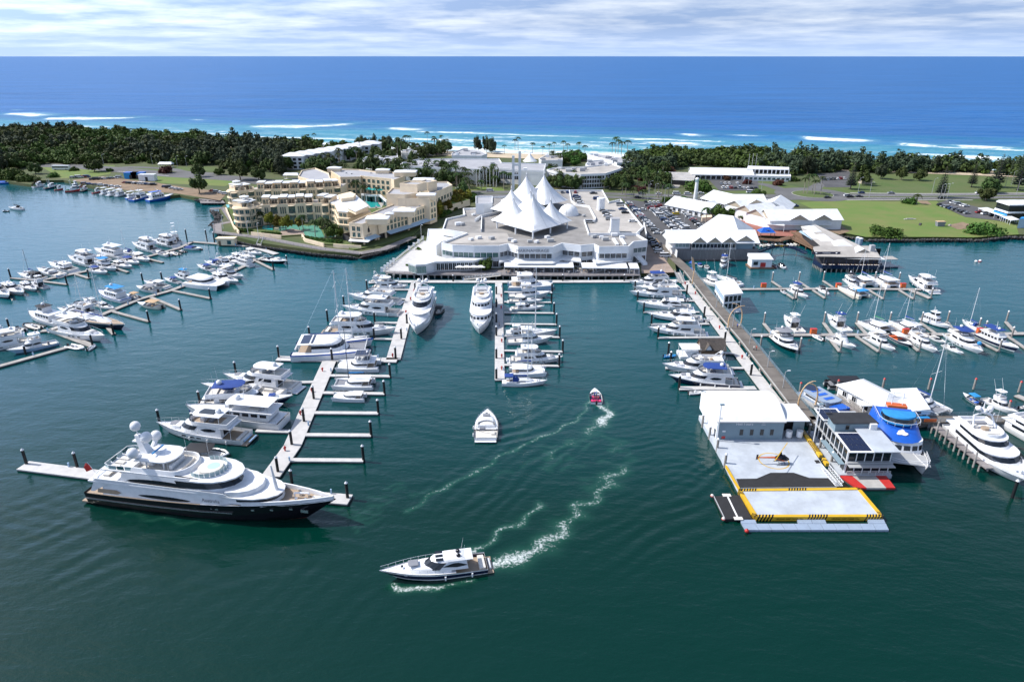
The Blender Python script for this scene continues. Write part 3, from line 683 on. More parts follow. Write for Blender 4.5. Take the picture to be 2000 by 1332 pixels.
def b_express(r,L,B,k):
 """low sports cruiser; top: hard, open, canvas"""
 g=M.glass;f0=.062*L+.12;f1=.092*L+.2;xs=-L/2+.06*L
 H=hull(r,L,B,f0,f1,bands_of(k.get('hull','white')),x0=xs,fine=2.0,rake=.16);swim(r,L,B,xs,M.teak if k.get('teak')else M.gel)
 deck(r,H,.30,.985,.06,M.gel,'foredeck');deck(r,H,0,.34,.5*f0,M.teak if k.get('teak')else M.pale,'cockpit',.08)
 zd=H[1](.6)-.05;top=k.get('top','hard');hc=max(1.05,.070*L)
 c0=Cab(-.12*L,.36*L,.40*B,.26*L,zd-.3,zd+.025*L+.12,.10*L,0,.18);part('foredeck_trunk',c0.walls(MB(),.1),M.gel,r,35)
 part('sun_pad',slab(.16*L,.25*L,.16*B,.01*L,zd+.052*L+.1,.08),k.get('pad',M.seat),r);part('deck_hatch',slab(.29*L,.31*L,.05*B,.01,zd+.028*L+.12,.1),g,r)
 zb=zd+.018*L
 if top=='hard':
  c1=Cab(-.27*L,.15*L,.385*B,.15*L,zb-.2,zb+hc,.105*L,.02*L,.20);part('cabin',c1.walls(MB(),.12),M.gel,r,35)
  n=len(c1.ring(0));lo=lambda i:.30+.06*abs(i-2);hi=lambda i:.38+.42*sin(PI*(i+.35)/5.7)
  part('side_window',c1.strip(0,5,lo,hi),g,r);part('side_window',c1.strip(n-6,n-1,lambda i:lo(n-1-i),lambda i:hi(n-1-i)),g,r)
  part('windscreen',c1.strip(5,13,.18,.90),k.get('screen',M.glass),r)
  for q in range(3):
   yy=(q-1)*.20*B;part('sunroof',MB().box(-.055*L,.01*L,yy-.065*B,yy+.065*B,zb+hc+.12*.385*B*.9,zb+hc+.12*.385*B+.05),g,r)
  part('aft_roof',slab(-.315*L,-.2*L,.30*B,.01*L,zb+hc-.10,.1),M.gel,r)
  for sg in(-1,1):dome(r,(-.19*L,sg*.12*B,zb+hc+.15),.02*L,mt=k.get('dome'))
  aerial(r,(-.22*L,.2*B,zb+hc),.14*L,.5);aerial(r,(-.22*L,-.2*B,zb+hc),.14*L,.5)
 else:
  c1=Cab(-.10*L,.14*L,.37*B,.16*L,zb,zb+.7*hc,.14*L,.02,.15);n=len(c1.ring(0))
  part('windscreen',c1.strip(2,n-3,.0,1.0,.02),g,r);part('windscreen_frame',MB().tube([c1.ring(1.0)[i]for i in range(1,n-1)],.05,4),M.steel,r)
  part('dashboard',MB().box(-.0*L,.04*L,-.3*B,.3*B,zb-.3,zb+.25),M.gel,r)
  a=MB();xa_=-.20*L
  for sg in(-1,1):a.tube([(xa_+.06*L,sg*.42*B,f0),(xa_,sg*.36*B,zb+hc*1.0),(xa_-.01*L,0,zb+hc*1.12)],.10,5)
  ra=part('radar_arch',a,M.gel,r,40);aerial(ra,(xa_,.3*B,zb+hc),.14*L,.4)
  if top in('blue','black','cyan','tan','whitecover'):
   mt={'blue':M.canvas,'black':M.blackcanvas,'cyan':M.cyan,'tan':M.tan,'whitecover':M.gel}[top]
   part('bimini',slab(-.27*L,.02*L,.37*B,.05*L,zb+hc*1.05,.08,.15),mt,r,35);posts(r,[(-.25*L,.34*B),(-.25*L,-.34*B)],f0*.8,zb+hc*1.05,.03,M.steel,'bimini_post')
   if k.get('cover'):part('cockpit_cover',Cab(-.42*L,-.2*L,.40*B,.02*L,f0*.8,zb+hc*.9,.0,.16*L,.2).walls(MB()),mt,r)
 part('cockpit_seat',MB().box(-.30*L,-.20*L,-.36*B,-.22*B,f0*.5,f0*.95),M.pale,r);part('cockpit_seat',MB().box(xs+.015*L,xs+.07*L,-.34*B,.34*B,f0*.5,f0*.98),M.pale,r)
 part('helm_seat',MB().box(-.16*L,-.12*L,.06*B,.26*B,f0*.5,f0*1.25),M.seat,r)
 bow_rail(r,H,.42,.042*L,.028)
 if L>12:fenders(r,H,(.15,.4),k.get('fs',1))
 if k.get('tender'):part('stowed_tender',MB().cyl((xs-.03*L,-.25*B,.6),(xs-.03*L,.25*B,.6),.3,.24,7),k['tender'],r)
def b_trawler(r,L,B,k):
 """upright pilothouse cruiser"""
 g=M.glass;f0=.075*L+.2;f1=.125*L+.3;H=hull(r,L,B,f0,f1,bands_of(k.get('hull','white')),fine=2.8,rake=.09)
 deck(r,H,.02,.985,.12,M.gel,'deck');zd=H[1](.4)-.12;hc=min(2.3,max(1.9,.12*L));xm=k.get('house',(-.36,.12))
 c1=Cab(xm[0]*L,xm[1]*L,.40*B,.05*L,zd,zd+hc,.02*L,0,.03);part('cabin',c1.walls(MB(),.05),M.gel,r,30)
 n=len(c1.ring(0))
 for i in range(5):
  for a in(i,n-2-i):
   q=c1.strip(a,a+1,.45,.82);cx=[sum(v[j]for v in q.v)/4 for j in range(3)];q.v=[(cx[0]+(v[0]-cx[0])*.72,v[1],v[2])for v in q.v];part('side_window',q,g,r)
 part('windscreen',c1.strip(6,12,.48,.86),g,r);z2=zd+hc
 part('upper_deck',slab(xm[0]*L-.05*L,xm[1]*L-.02*L,.43*B,.05*L,z2+.02,.10),M.gel,r)
 if k.get('pilot',1):
  c2=Cab(-.16*L,.07*L,.30*B,.05*L,z2+.1,z2+hc*.95,.03*L,0,.04);part('wheelhouse',c2.walls(MB()),M.gel,r,30);c2.glaze(r,g,.45,.88,0,4)
  part('wheelhouse_roof',slab(-.20*L,.07*L,.34*B,.05*L,z2+hc*.97,.1),k.get('roof',M.gel),r);zt=z2+hc+.1
 else:
  zt=z2+1.9;posts(r,[(xm[0]*L,.36*B),(xm[0]*L,-.36*B),(-.02*L,.34*B),(-.02*L,-.34*B)],z2,zt,.05,M.steel,'awning_post');part('awning',slab(xm[0]*L-.02*L,.03*L,.39*B,.03*L,zt,.08,.06),k.get('roof',M.gel),r)
  part('helm_console',MB().box(.0,.04*L,-.25*B,.25*B,z2+.1,z2+1.0),M.gel,r);part('lounge_seat',MB().box(-.3*L,-.2*L,-.32*B,.32*B,z2+.1,z2+.55),M.pale,r)
 mb=MB().cyl((-.12*L,0,zt),(-.14*L,0,zt+.16*L),.09,.05,6);mb.cyl((-.13*L,-.2*B,zt+.08*L),(-.13*L,.2*B,zt+.08*L),.04,.04,4);part('signal_mast',mb,k.get('spar',M.alu),r)
 dome(r,(-.06*L,0,zt+.1),.03*L);rl=MB()
 for sg in(-1,1):
  pth=[(H[3]+H[4]*t,sg*(H[0](t)-.15),H[1](t)+.85)for t in(.02,.2,.4,.55,.7,.82,.92,.985)];rl.tube(pth,.03,3)
  for p in pth:rl.cyl((p[0],p[1],p[2]-.85),p,.025,.025,3)
 part('guard_rail',rl,M.steel,r)
 if k.get('dinghy'):b=MB();b.cyl((-.34*L,-.1*B,z2+.35),(-.22*L,-.1*B,z2+.35),.28,.2,7);b.cyl((-.34*L,.16*B,z2+.35),(-.22*L,.16*B,z2+.35),.28,.2,7);part('stowed_dinghy',b,M.rubber,r)
 if k.get('rings'):
  for q in range(3):part('lifebuoy',MB().cyl((xm[0]*L+1+q*1.1,-.40*B,z2+.7),(xm[0]*L+1+q*1.1,-.40*B-.1,z2+.7),.34,.34,10),M.orange,r)
def rig(r,x,y,z,h,boom,k,L,B,bow,stern):
 h*=.76
 sp_=k.get('spar',M.alu);mr=max(.09,.0075*h)
 ms=part('mast',MB().cyl((x,y,z),(x,y,z+h),mr,mr*.7,6),sp_,r)
 for q in((.45,.8)if h>16 else(.55,)):part('spreader',MB().cyl((x-.1,y-.26*B,z+h*q),(x-.1,y+.26*B,z+h*q),.05,.05,4),sp_,ms)
 if boom:
  bm_=part('boom',MB().cyl((x-.1,y,z+1.5),(x-boom,y,z+1.7),.10,.08,6),sp_,r)
  part('sail_cover',MB().loft([[(x-.15-boom*.92*t,y+q[0]*(1.1-.5*t),z+1.55+.2*t+q[1]*(1.15-.55*t))for q in((-.16,0),(.16,0),(.13,.34),(-.13,.34))]for t in(0,.5,1)]),k.get('cover',M.canvas),bm_)
 st=MB();rr=.02
 st.cyl((bow,y,z*.9),(x+mr,y,z+h*.97),.055 if k.get('furl',1)else rr,.03,4);st.cyl((stern,y,z*.8),(x-mr,y,z+h),rr,rr,3)
 for sg in(-1,1):st.tube([(x-.3,y+sg*.42*B,z*.9),(x-.1,y+sg*.26*B,z+h*.5),(x,y,z+h*.93)],rr,3)
 part('rigging',st,k.get('wire',M.steel),r)
def b_sail(r,L,B,k):
 f0=.062*L+.25;f1=.085*L+.3;H=hull(r,L,B,f0,f1,bands_of(k.get('hull','white')),fine=1.9,rake=.10,stern=.72)
 deck(r,H,.01,.985,.05,M.teak if k.get('teak')else M.gel,'deck');zd=H[1](.5)-.05
 c1=Cab(-.14*L,.24*L,.29*B,.14*L,zd-.1,zd+.5+.008*L,.08*L,0,.15);part('coachroof',c1.walls(MB()),M.gel,r,35);c1.glaze(r,M.glass,.4,.8,0,4,False)
 part('cockpit',MB().box(-.40*L,-.16*L,-.22*B,.22*B,zd-.1,zd+.04),M.teak,r);w=MB()
 for sg in(-1,1):w.box(-.40*L,-.16*L,sg*.3*B-.12*B,sg*.3*B+.02*B if sg>0 else sg*.3*B+.12*B,zd-.05,zd+.35)
 part('cockpit_coaming',w,M.gel,r);part('steering_wheel',MB().cyl((-.33*L,0,zd+.6),(-.34*L,0,zd+.6),.5,.5,10),M.steel,r)
 dm=k.get('dodger',M.canvas)
 if dm:part('dodger',Cab(-.26*L,-.10*L,.30*B,.05*L,zd+.35,zd+1.45,.06*L,.0,.2).walls(MB(),.15),dm,r,35)
 if k.get('bimini'):part('bimini',slab(-.44*L,-.24*L,.32*B,.02,zd+1.9,.08,.1),k['bimini'],r);posts(r,[(-.43*L,.28*B),(-.43*L,-.28*B),(-.26*L,.28*B),(-.26*L,-.28*B)],zd,zd+1.9,.03,M.steel,'bimini_post')
 for q in(.29,.34):part('deck_hatch',MB().box(q*L-.3,q*L+.1,-.25,.25,zd+.0,zd+.2),M.glass,r)
 rig(r,.07*L,0,zd,k.get('h',1.25*L),.36*L,k,L,B,.485*L,-.48*L)
 if k.get('mizzen'):rig(r,-.30*L,0,zd,k.get('h',1.25*L)*.78,.22*L,k,L,B,.02*L,-.49*L)
 bow_rail(r,H,.05,.6,.02,.1,10)
def b_cat(r,L,B,k):
 """catamaran, with or without rig"""
 f0=.085*L+.3;f1=.105*L+.4;hb=.26*B;bd=bands_of(k.get('hull','white'));g=M.glass
 Hs=[hull(r,L,hb,f0,f1,bd,fine=2.0,rake=.05,y0=sg*(B/2-hb/2),name='hull',stern=.8)for sg in(-1,1)]
 for sg,H in zip((-1,1),Hs):deck(r,H,.02,.98,.02,M.gel,'side_deck',.02,sg*(B/2-hb/2))
 part('bridge_deck',MB().box(-.42*L,.16*L,-B/2+hb*.6,B/2-hb*.6,f0*.55,f0+.02),M.gel,r)
 part('cockpit',MB().box(-.42*L,-.22*L,-B/2+hb*.7,B/2-hb*.7,f0+.02,f0+.07),M.teak,r)
 if k.get('tramp',1):part('trampoline',MB().box(.16*L,.42*L,-B/2+hb*.7,B/2-hb*.7,f0*.8,f0*.84),M.seat,r);part('cross_beam',MB().cyl((.42*L,-B/2+hb/2,f1*.9),(.42*L,B/2-hb/2,f1*.9),.12,.12,6),M.alu,r)
 else:part('foredeck',slab(.1*L,.45*L,B/2-hb*.5,.12*L,f0*.9,.25),M.gel,r)
 hc=k.get('hc',max(1.25,.11*L));c1=Cab(-.24*L,.20*L,.38*B,.17*L,f0,f0+hc,.10*L,0,.12);part('cabin',c1.walls(MB(),.06),M.gel,r,35);c1.glaze(r,g,.45,.80,0,5,True)
 zt=f0+hc;part('cockpit_roof',slab(-.42*L,-.12*L,.36*B,.02,zt-.02,.12,.05),k.get('roof',M.gel),r,35);posts(r,[(-.40*L,.33*B),(-.40*L,-.33*B)],f0,zt,.06,M.gel,'roof_post')
 if k.get('fly'):
  o=lambda q,z:ring2(-.30*L+q,.06*L-q,.30*B-q,.08*L,z);part('flybridge_coaming',MB().loft([o(0,zt),o(0,zt+.75),o(.15,zt+.75),o(.2,zt+.2)],c1=False),M.gel,r,35)
  part('flybridge_floor',MB().poly(o(.2,zt+.18)),M.pale,r);part('lounge_seat',MB().box(-.26*L,-.16*L,-.22*B,.22*B,zt+.2,zt+.6),M.seat,r);part('helm_console',MB().box(-.03*L,.0,-.2*B,.2*B,zt+.2,zt+1.0),M.gel,r)
  z2=zt+2.2;posts(r,[(-.26*L,.26*B),(-.26*L,-.26*B),(-.02*L,.25*B),(-.02*L,-.25*B)],zt+.6,z2,.06);part('hardtop',slab(-.30*L,.04*L,.30*B,.06*L,z2,.12,.08),k.get('ftop',M.gel),r,35)
  if k.get('solar'):
   for q in range(3):part('solar_panel',MB().box(-.27*L+q*.1*L,-.18*L+q*.1*L,-.24*B,.24*B,z2+.2,z2+.26),M.solar,r)
  dome(r,(-.24*L,0,z2+.15),.03*L)
 elif k.get('solar'):
  for q in range(3):part('solar_panel',MB().box(-.38*L+q*.13*L,-.27*L+q*.13*L,-.28*B,.28*B,zt+.16,zt+.2),M.solar,r)
 if k.get('h'):rig(r,.10*L,0,zt+.1,k['h'],.40*L,k,L,B,.43*L,-.42*L)
 if k.get('mizzen'):rig(r,-.26*L,0,zt+.2,k['mizzen'],.15*L,k,L,B,.02*L,-.47*L)
 if k.get('davit'):q=MB();q.cyl((-.46*L,-.2*B,f0+.5),(-.46*L,.2*B,f0+.5),.3,.24,7);part('stowed_dinghy',q,k['davit'],r)
 rl=MB()
 for sg in(-1,1):
  y=sg*(B/2-.12);pth=[(x*L,y if abs(x)<.4 else y-sg*hb*.3,f0+(f1-f0)*(x+.5)**1.5+.7)for x in(-.42,-.25,-.1,.05,.2,.33,.44)];rl.tube(pth,.022,3)
  for p in pth:rl.cyl((p[0],p[1],p[2]-.7),p,.02,.02,3)
 part('guard_rail',rl,M.steel,r)
def b_rib(r,L,B,k):
 """inflatable tender or jet ski sized craft"""
 tb=k.get('tube',M.rubber);q=MB();y=B/2-.25;rr=.26
 for sg in(-1,1):q.tube([(-L/2,sg*y,.45),(.18*L,sg*y,.47),(.38*L,sg*y*.6,.55),(.49*L,0,.65)],rr,7)
 part('tubes',q,tb,r,50);H=hull(r,L*.92,B*.7,.45,.55,bands_of(k.get('hull','white')),fine=2);deck(r,H,.02,.9,.12,M.pale,'floor',.02)
 part('helm_console',MB().box(-.05*L,.05*L,-.3,.3,.35,1.15),M.gel,r);part('helm_seat',MB().box(-.25*L,-.13*L,-.35,.35,.35,.85),M.seat,r)
 part('outboard',MB().box(-.56*L,-.48*L,-.22,.22,.1,1.15),M.engine,r)
 if k.get('bimini'):part('bimini',slab(-.34*L,.2*L,B*.42,.05*L,2.1,.08,.1),k['bimini'],r,35);posts(r,[(-.32*L,B*.38),(-.32*L,-B*.38),(.12*L,B*.38),(.12*L,-B*.38)],.5,2.1,.03,M.steel,'bimini_post')
def b_bow(r,L,B,k):
 """open runabout"""
 f0=.085*L+.1;f1=.12*L+.15;H=hull(r,L,B,f0,f1,bands_of(k.get('hull','white')),fine=2.2,rake=.16);deck(r,H,.62,.98,.03,M.gel,'foredeck');deck(r,H,.02,.64,.55*f0,k.get('floor',M.pale),'cockpit',.1)
 zb=H[1](.6);c1=Cab(.0,.20*L,.40*B,.14*L,zb-.1,zb+.55,.10*L,0,.15);n=len(c1.ring(0));part('windscreen',c1.strip(3,n-4,0,1,0),M.glass,r);part('dashboard',MB().box(.02*L,.08*L,-.36*B,.36*B,f0*.5,zb+.1),M.gel,r)
 part('cockpit_seat',MB().box(-.42*L,-.30*L,-.38*B,.38*B,f0*.4,f0*1.0),k.get('pad',M.pale),r)
 for sg in(-1,1):part('helm_seat',MB().box(-.14*L,-.06*L,sg*.22*B-.2,sg*.22*B+.2,f0*.4,f0*1.2),k.get('pad',M.seat),r)
 part('outboard',MB().box(-.56*L,-.49*L,-.22,.22,.05,f0+.5),k.get('eng',M.engine),r)
 if k.get('bimini'):part('bimini',slab(-.35*L,.06*L,B*.43,.03*L,zb+1.35,.08,.12),k['bimini'],r,35);posts(r,[(-.33*L,B*.4),(-.33*L,-B*.4),(.0,B*.4),(.0,-B*.4)],f0*.8,zb+1.35,.03,M.steel,'bimini_post')
 if k.get('cover'):part('boat_cover',Cab(-.46*L,.2*L,.44*B,.15*L,f0*.9,zb+.6,.2*L,.1*L,.35).walls(MB()),k['cover'],r,35)
def b_sport(r,L,B,k):
 """sportfisher: big raised bow, short house, open cockpit, flybridge, tower"""
 g=M.glass;f0=.06*L+.15;f1=.14*L+.2;H=hull(r,L,B,f0,f1,bands_of(k.get('hull','white')),fine=2.3,rake=.17)
 deck(r,H,.34,.985,.03,M.gel,'foredeck');deck(r,H,.01,.36,.55*f0,M.teak if k.get('teak')else M.pale,'cockpit',.09);zd=H[1](.5)-.05;hc=max(1.7,.105*L)
 c1=Cab(-.17*L,.24*L,.40*B,.15*L,zd-.5,zd+hc,.13*L,0,.14);part('cabin',c1.walls(MB()),M.gel,r,35);c1.glaze(r,g,.52,.82,0,5,k.get('ws',True),True)
 part('cabin_door',MB().box(-.17*L-.03,-.17*L-.004,-.3*B,.3*B,f0*.6,zd+hc*.75),g,r);zf=zd+hc
 o=lambda q,z:ring2(-.19*L+q,.06*L-q,.34*B-q,.08*L,z);part('flybridge_coaming',MB().loft([o(0,zf),o(-.03,zf+.9),o(.14,zf+.9),o(.2,zf+.25)],c1=False),M.gel,r,35);part('flybridge_floor',MB().poly(o(.2,zf+.22)),M.pale,r)
 part('helm_console',MB().box(-.10*L,-.06*L,-.2*B,.2*B,zf+.2,zf+1.0),M.gel,r);part('lounge_seat',MB().box(-.02*L,.03*L,-.24*B,.24*B,zf+.2,zf+.65),k.get('pad',M.pale),r)
 z2=zf+2.3;posts(r,[(-.17*L,.3*B),(-.17*L,-.3*B),(-.01*L,.28*B),(-.01*L,-.28*B)],zf+.7,z2,.05,M.steel);part('hardtop',slab(-.20*L,.03*L,.33*B,.05*L,z2,.12,.05),{'hard':M.gel,'blue':M.canvas}[k.get('top','hard')],r,35)
 if k.get('tower'):
  t=MB();z3=z2+k['tower']
  for sx in(-.15,-.03):
   for sg in(-1,1):t.cyl((sx*L,sg*.28*B,z2),(-.09*L+(sx+.09)*L*.5,sg*.16*B,z3),.05,.05,4)
  t.box(-.13*L,-.05*L,-.16*B,.16*B,z3-.06,z3+.02);part('tuna_tower',t,M.alu,r);part('tower_top',slab(-.14*L,-.04*L,.18*B,.02,z3+1.5,.08),M.gel,r);posts(r,[(-.12*L,.14*B),(-.12*L,-.14*B),(-.06*L,.14*B),(-.06*L,-.14*B)],z3,z3+1.5,.03,M.steel,'tower_post')
 for sg in(-1,1):part('outrigger',MB().cyl((-.05*L,sg*.36*B,zf),(-.28*L,sg*.42*B,zf+.5*L),.05,.025,4),M.alu,r)
 part('fighting_chair',MB().box(-.34*L,-.30*L,-.3,.3,f0*.5,f0+.6),M.seat,r);bow_rail(r,H,.5,.05*L,.025);dome(r,(-.12*L,0,z2+.15),.025*L)
def b_pontoon(r,L,B,k):
 q=MB()
 for sg in(-1,1):q.tube([(-L/2,sg*B*.36,.25),(.38*L,sg*B*.36,.25),(.5*L,sg*B*.36,.5)],.42,8)
 part('hull',q,k.get('hullm',M.grey),r,50);part('deck',MB().box(-.48*L,.46*L,-B/2,B/2,.62,.74),k.get('floor',M.pale),r);f=MB()
 for a,b in(((-.47,-.48),(.44,-.48)),((.44,-.48),(.44,.48)),((.44,.48),(-.47,.48)),((-.47,.48),(-.47,-.48))):f.bar((a[0]*L,a[1]*B),(b[0]*L,b[1]*B),.06,.74,1.45)
 part('side_panels',f,k.get('panel',M.gel),r)
 for i in range(4):part('bench_seat',MB().box(-.38*L+.18*L*i,-.30*L+.18*L*i,-.4*B,.4*B,.76,1.2),k.get('seatm',M.canvas),r)
 if k.get('roof'):posts(r,[(x*L,y*B)for x in(-.4,0,.25)for y in(-.44,.44)],.74,2.6,.04,M.steel,'roof_post');part('canopy',slab(-.44*L,.30*L,.48*B,.1,2.6,.08,.1),k['roof'],r)
 part('outboard',MB().box(-.54*L,-.47*L,-.25,.25,.1,1.5),M.engine,r)
def b_fish(r,L,B,k):
 """prawn trawler with outrigger booms and gallows"""
 f0=.08*L+.3;f1=.17*L+.4;H=hull(r,L,B,f0,f1,bands_of(k.get('hull','white')),fine=2.6,rake=.08);deck(r,H,.02,.98,.25,M.timber,'deck');zd=H[1](.5)-.25
 c1=Cab(.02*L,.26*L,.32*B,.04*L,zd,zd+2.8,-.02*L,0,.04);part('wheelhouse',c1.walls(MB()),k.get('house',M.gel),r,30);c1.glaze(r,M.glass,.55,.85,0,5);part('cabin',MB().box(-.14*L,.02*L,-.28*B,.28*B,zd,zd+2.0),k.get('house',M.gel),r)
 sp_=k.get('spar',M.alu);part('mast',MB().cyl((-.05*L,0,zd),(-.05*L,0,zd+.62*L),.14,.08,6),sp_,r)
 for sg in(-1,1):part('boom',MB().cyl((-.04*L,sg*.4*B,zd+.3),(-.1*L,sg*(.55*B if k.get('up',1)else 1.0*B),zd+.70*L),.11,.06,5),sp_,r)
 g=MB()
 for sg in(-1,1):g.cyl((-.42*L,sg*.38*B,zd),(-.40*L,sg*.3*B,zd+.3*L),.1,.1,5)
 g.cyl((-.40*L,-.32*B,zd+.3*L),(-.40*L,.32*B,zd+.3*L),.1,.1,5);part('gallows',g,k.get('gal',sp_),r);w=MB()
 for sg in(-1,1):
  w.cyl((-.05*L,0,zd+.6*L),(-.1*L,sg*.55*B,zd+.68*L),.03,.03,3);w.cyl((-.05*L,0,zd+.6*L),(-.41*L,sg*.3*B,zd+.3*L),.03,.03,3);w.cyl((-.05*L,0,zd+.6*L),(.47*L,0,f1),.03,.03,3)
 part('rigging',w,M.darkspar,r);part('net',MB().sphere((-.3*L,0,zd+.4),.16*B*2,8,4,.5),k.get('net',M.green),r)
BUILD={'fly':(b_fly,.27),'express':(b_express,.27),'trawler':(b_trawler,.30),'sail':(b_sail,.28),'cat':(b_cat,.52),'rib':(b_rib,.42),'bow':(b_bow,.36),'sport':(b_sport,.31),'pontoon':(b_pontoon,.36),'fish':(b_fish,.32)}
BNAME={'fly':('motor_yacht','motor yacht'),'express':('sports_cruiser','sports cruiser'),'trawler':('pilothouse_cruiser','pilothouse boat'),'sail':('sailing_yacht','sailing yacht'),'cat':('catamaran','catamaran'),'rib':('inflatable_boat','dinghy'),'bow':('runabout','runabout'),'sport':('sportfishing_boat','fishing boat'),'pontoon':('pontoon_boat','pontoon boat'),'fish':('prawn_trawler','trawler')}
BOATS=[]
def boat(kind,stern,bow,label,group=None,cat=None,z=.6,trim=.0,name=None,**k):
 a=at(stern[0],stern[1],z);b=at(bow[0],bow[1],z);d=b-a;L=d.length
 if k.get('len'):L=k['len'];b=a+d.normalized()*L
 c=(a+b)/2;fn,br=BUILD[kind];nm,ct=BNAME[kind]
 r=thing(name or nm,label,cat or ct,(c.x,c.y,0),atan2(d.y,d.x),group);r.rotation_euler[1]=-trim
 fn(r,L,k.get('B',br*L if L<22 else br*L*.88),k);BOATS.append((label,L));return r
 # pontoons and piles
PILES=0
PROTO={}
def pile(px,py,label,kind='black',group=None,h=4.3,z=.5,pos=None):
 p=pos if pos is not None else at(px,py,z)
 key=(kind,h)
 if key not in PROTO:
  rr={'black':.34,'timber':.30,'red':.32}[kind]
  post=MB().cyl((0,0,-1.2),(0,0,h),rr,rr,10).mesh('post',{'black':M.pile,'timber':M.timberpile,'red':M.timberpile}[kind],40)
  cap=MB();cap.cyl((0,0,h),(0,0,h+.12),rr*1.12,rr*1.12,10);cap.cyl((0,0,h+.12),(0,0,h+.52),rr*1.1,.04,10)
  PROTO[key]=(post,cap.mesh('cap',M.red if kind=='red' else M.gel,40))
 t=thing('mooring_pile',label,'pile',(p.x,p.y,0),0,group or{'black':'black marina piles','timber':'grey timber marina piles','red':'red capped piles'}[kind])
 link('post',PROTO[key][0],t);link('cap',PROTO[key][1],t);return t
def pontoon(label,walk,fingers=(),w=2.6,fw=1.3,mt='pontoon',tip=None,tiplabel=None,name='floating_pontoon',group=None,z=.6,tips=None):
 """walk: pixel polyline of the main walkway; fingers: (root px, tip px[, width])"""
 P=atl(walk,z);o=thing(name,label,'pontoon',(P[0].x,P[0].y,0),0,group)
 for i,(a,b)in enumerate(zip(P[:-1],P[1:])):
  n_=max(1,int((b-a).length/12));
  for q in range(n_):
   p0=a.lerp(b,q/n_);p1=a.lerp(b,(q+1)/n_);d=(p1-p0).normalized()*.06
   part('walkway_section',MB().bar(p0+d,p1-d,w,.30,z),M[mt],o,world=True)
   e=p0.lerp(p1,.5)+Vec((-d.y,d.x,0)).normalized()*(w/2-.25)
   if q%2==0:part('service_pedestal',MB().box(e.x-.16,e.x+.16,e.y-.16,e.y+.16,z,z+1.1),M.bluehull,o,world=True)
  part('float',MB().bar(a,b,w*.94,-.4,.295),M.fender,o,world=True)
 for i,f in enumerate(fingers):
  a,b=atl(f[:2],z);ww=f[2]if len(f)>2 else fw
  part('finger',MB().bar(a,b,ww,.28,z-.02),M[mt],o,world=True);part('finger_float',MB().bar(a,b,ww*.94,-.4,.275),M.fender,o,world=True)
  if tip and(tips is None or i in tips):pile(f[1][0],f[1][1],tiplabel.format(ORD[i]),tip)
 return o
 # outer (left) marina
pontoon('weathered pontoon arm at the far left reaching out from the hotel gangway',[(492,481),(375,472),(350,484),(280,503),(215,520),(145,534),(75,548)],[((75,548),(21,542)),((75,548),(131,555)),((145,534),(174,543)),((215,520),(250,531)),((280,503),(318,512)),((360,478),(394,486))],w=2.2,mt='pontoonold',tip='black',tiplabel='dark pile at the tip of the {} finger of the far left pontoon',tips=(0,1,2))
for i,(x,y)in enumerate([(365,467),(404,468),(419,473)]):pile(x,y,['slim black pile beside the left pontoon near the white boat with a tower','slim black pile in open water left of the cream pontoon kiosk','slim black pile just left of the cream pontoon kiosk'][i],h=5.5)
pontoon('weathered pontoon curving down from the hotel gangway past the white cruisers to the sailing ketch',[(492,481),(540,496)],[],w=3.0)
pontoon('long weathered pontoon with four empty fingers, running down behind the dark hulled ketch',[(500,505),(480,518),(440,536),(372,553),(330,568),(275,583),(218,606),(170,626),(110,644),(80,646)],[((337,567),(411,582)),((295,580),(353,604)),((218,607),(291,627)),((195,622),(222,652)),((110,648),(181,675),2.2),((500,509),(534,526),1.3)],w=2.2,mt='pontoonold',tip='black',tiplabel='dark pile at the tip of the {} finger of the curving left pontoon')
pontoon('weathered pontoon finger at the left edge below the pale blue hulled boat',[(-60,731),(0,714),(130,678)],[],w=2.0,mt='pontoonold')
for i,(x,y,l)in enumerate([(17,636,'left edge beside the big white yachts'),(50,690,'pontoon in front of the pale blue hull'),(140,655,'bow of the tubby white motor yacht'),(278,545,'near a small grey cabin boat'),(316,543,'between two blue canopied boats'),(560,510,'bow of the black hulled sports boat')]):pile(x,y,'short pile at the '+l if not l.startswith(('near','between'))else 'short pile '+l,h=3.0)
# centre left pier: head of the T, then the long walkway with five fingers
pontoon('white front pontoon running along below the shopping centre deck',[(720,551),(745,549.5),(1000,550),(1240,549),(1325,548)],[],w=3.2)
pontoon('wide white walkway sloping down between the motor yachts and the big bow-on yacht',[(814,551),(788,630),(768,702)],[((803,565.5),(717,565)),((798,584),(756,583)),((785,630),(732,629.5)),((778,662),(731,661))],w=4.6,tip='black',tiplabel='black pile at the tip of the {} finger left of the bow-on yacht walkway')
pontoon('white cross pontoon under the big sailing catamaran, head of the centre pier',[(541,699.5),(776,703)],[],w=3.4)
pontoon('long white walkway with five near empty fingers on its right',[(643,705),(603,796),(571,870),(528,930)],[((632,732.5),(762,734)),((618,766),(751,768)),((600,805),(739,806)),((580,848),(725,849)),((556,897),(710,898)),((630,745),(575,746)),((578,842),(500,840))],w=4.4,fw=1.5,tip='black',tiplabel='black pile at the tip of the {} finger of the long centre walkway',tips=(0,1,2,3,4))
pontoon('end pontoon behind the black hulled superyacht, sticking out on both sides',[(44,908),(208,929),(430,957),(600,968),(684,975)],[],w=3.6)
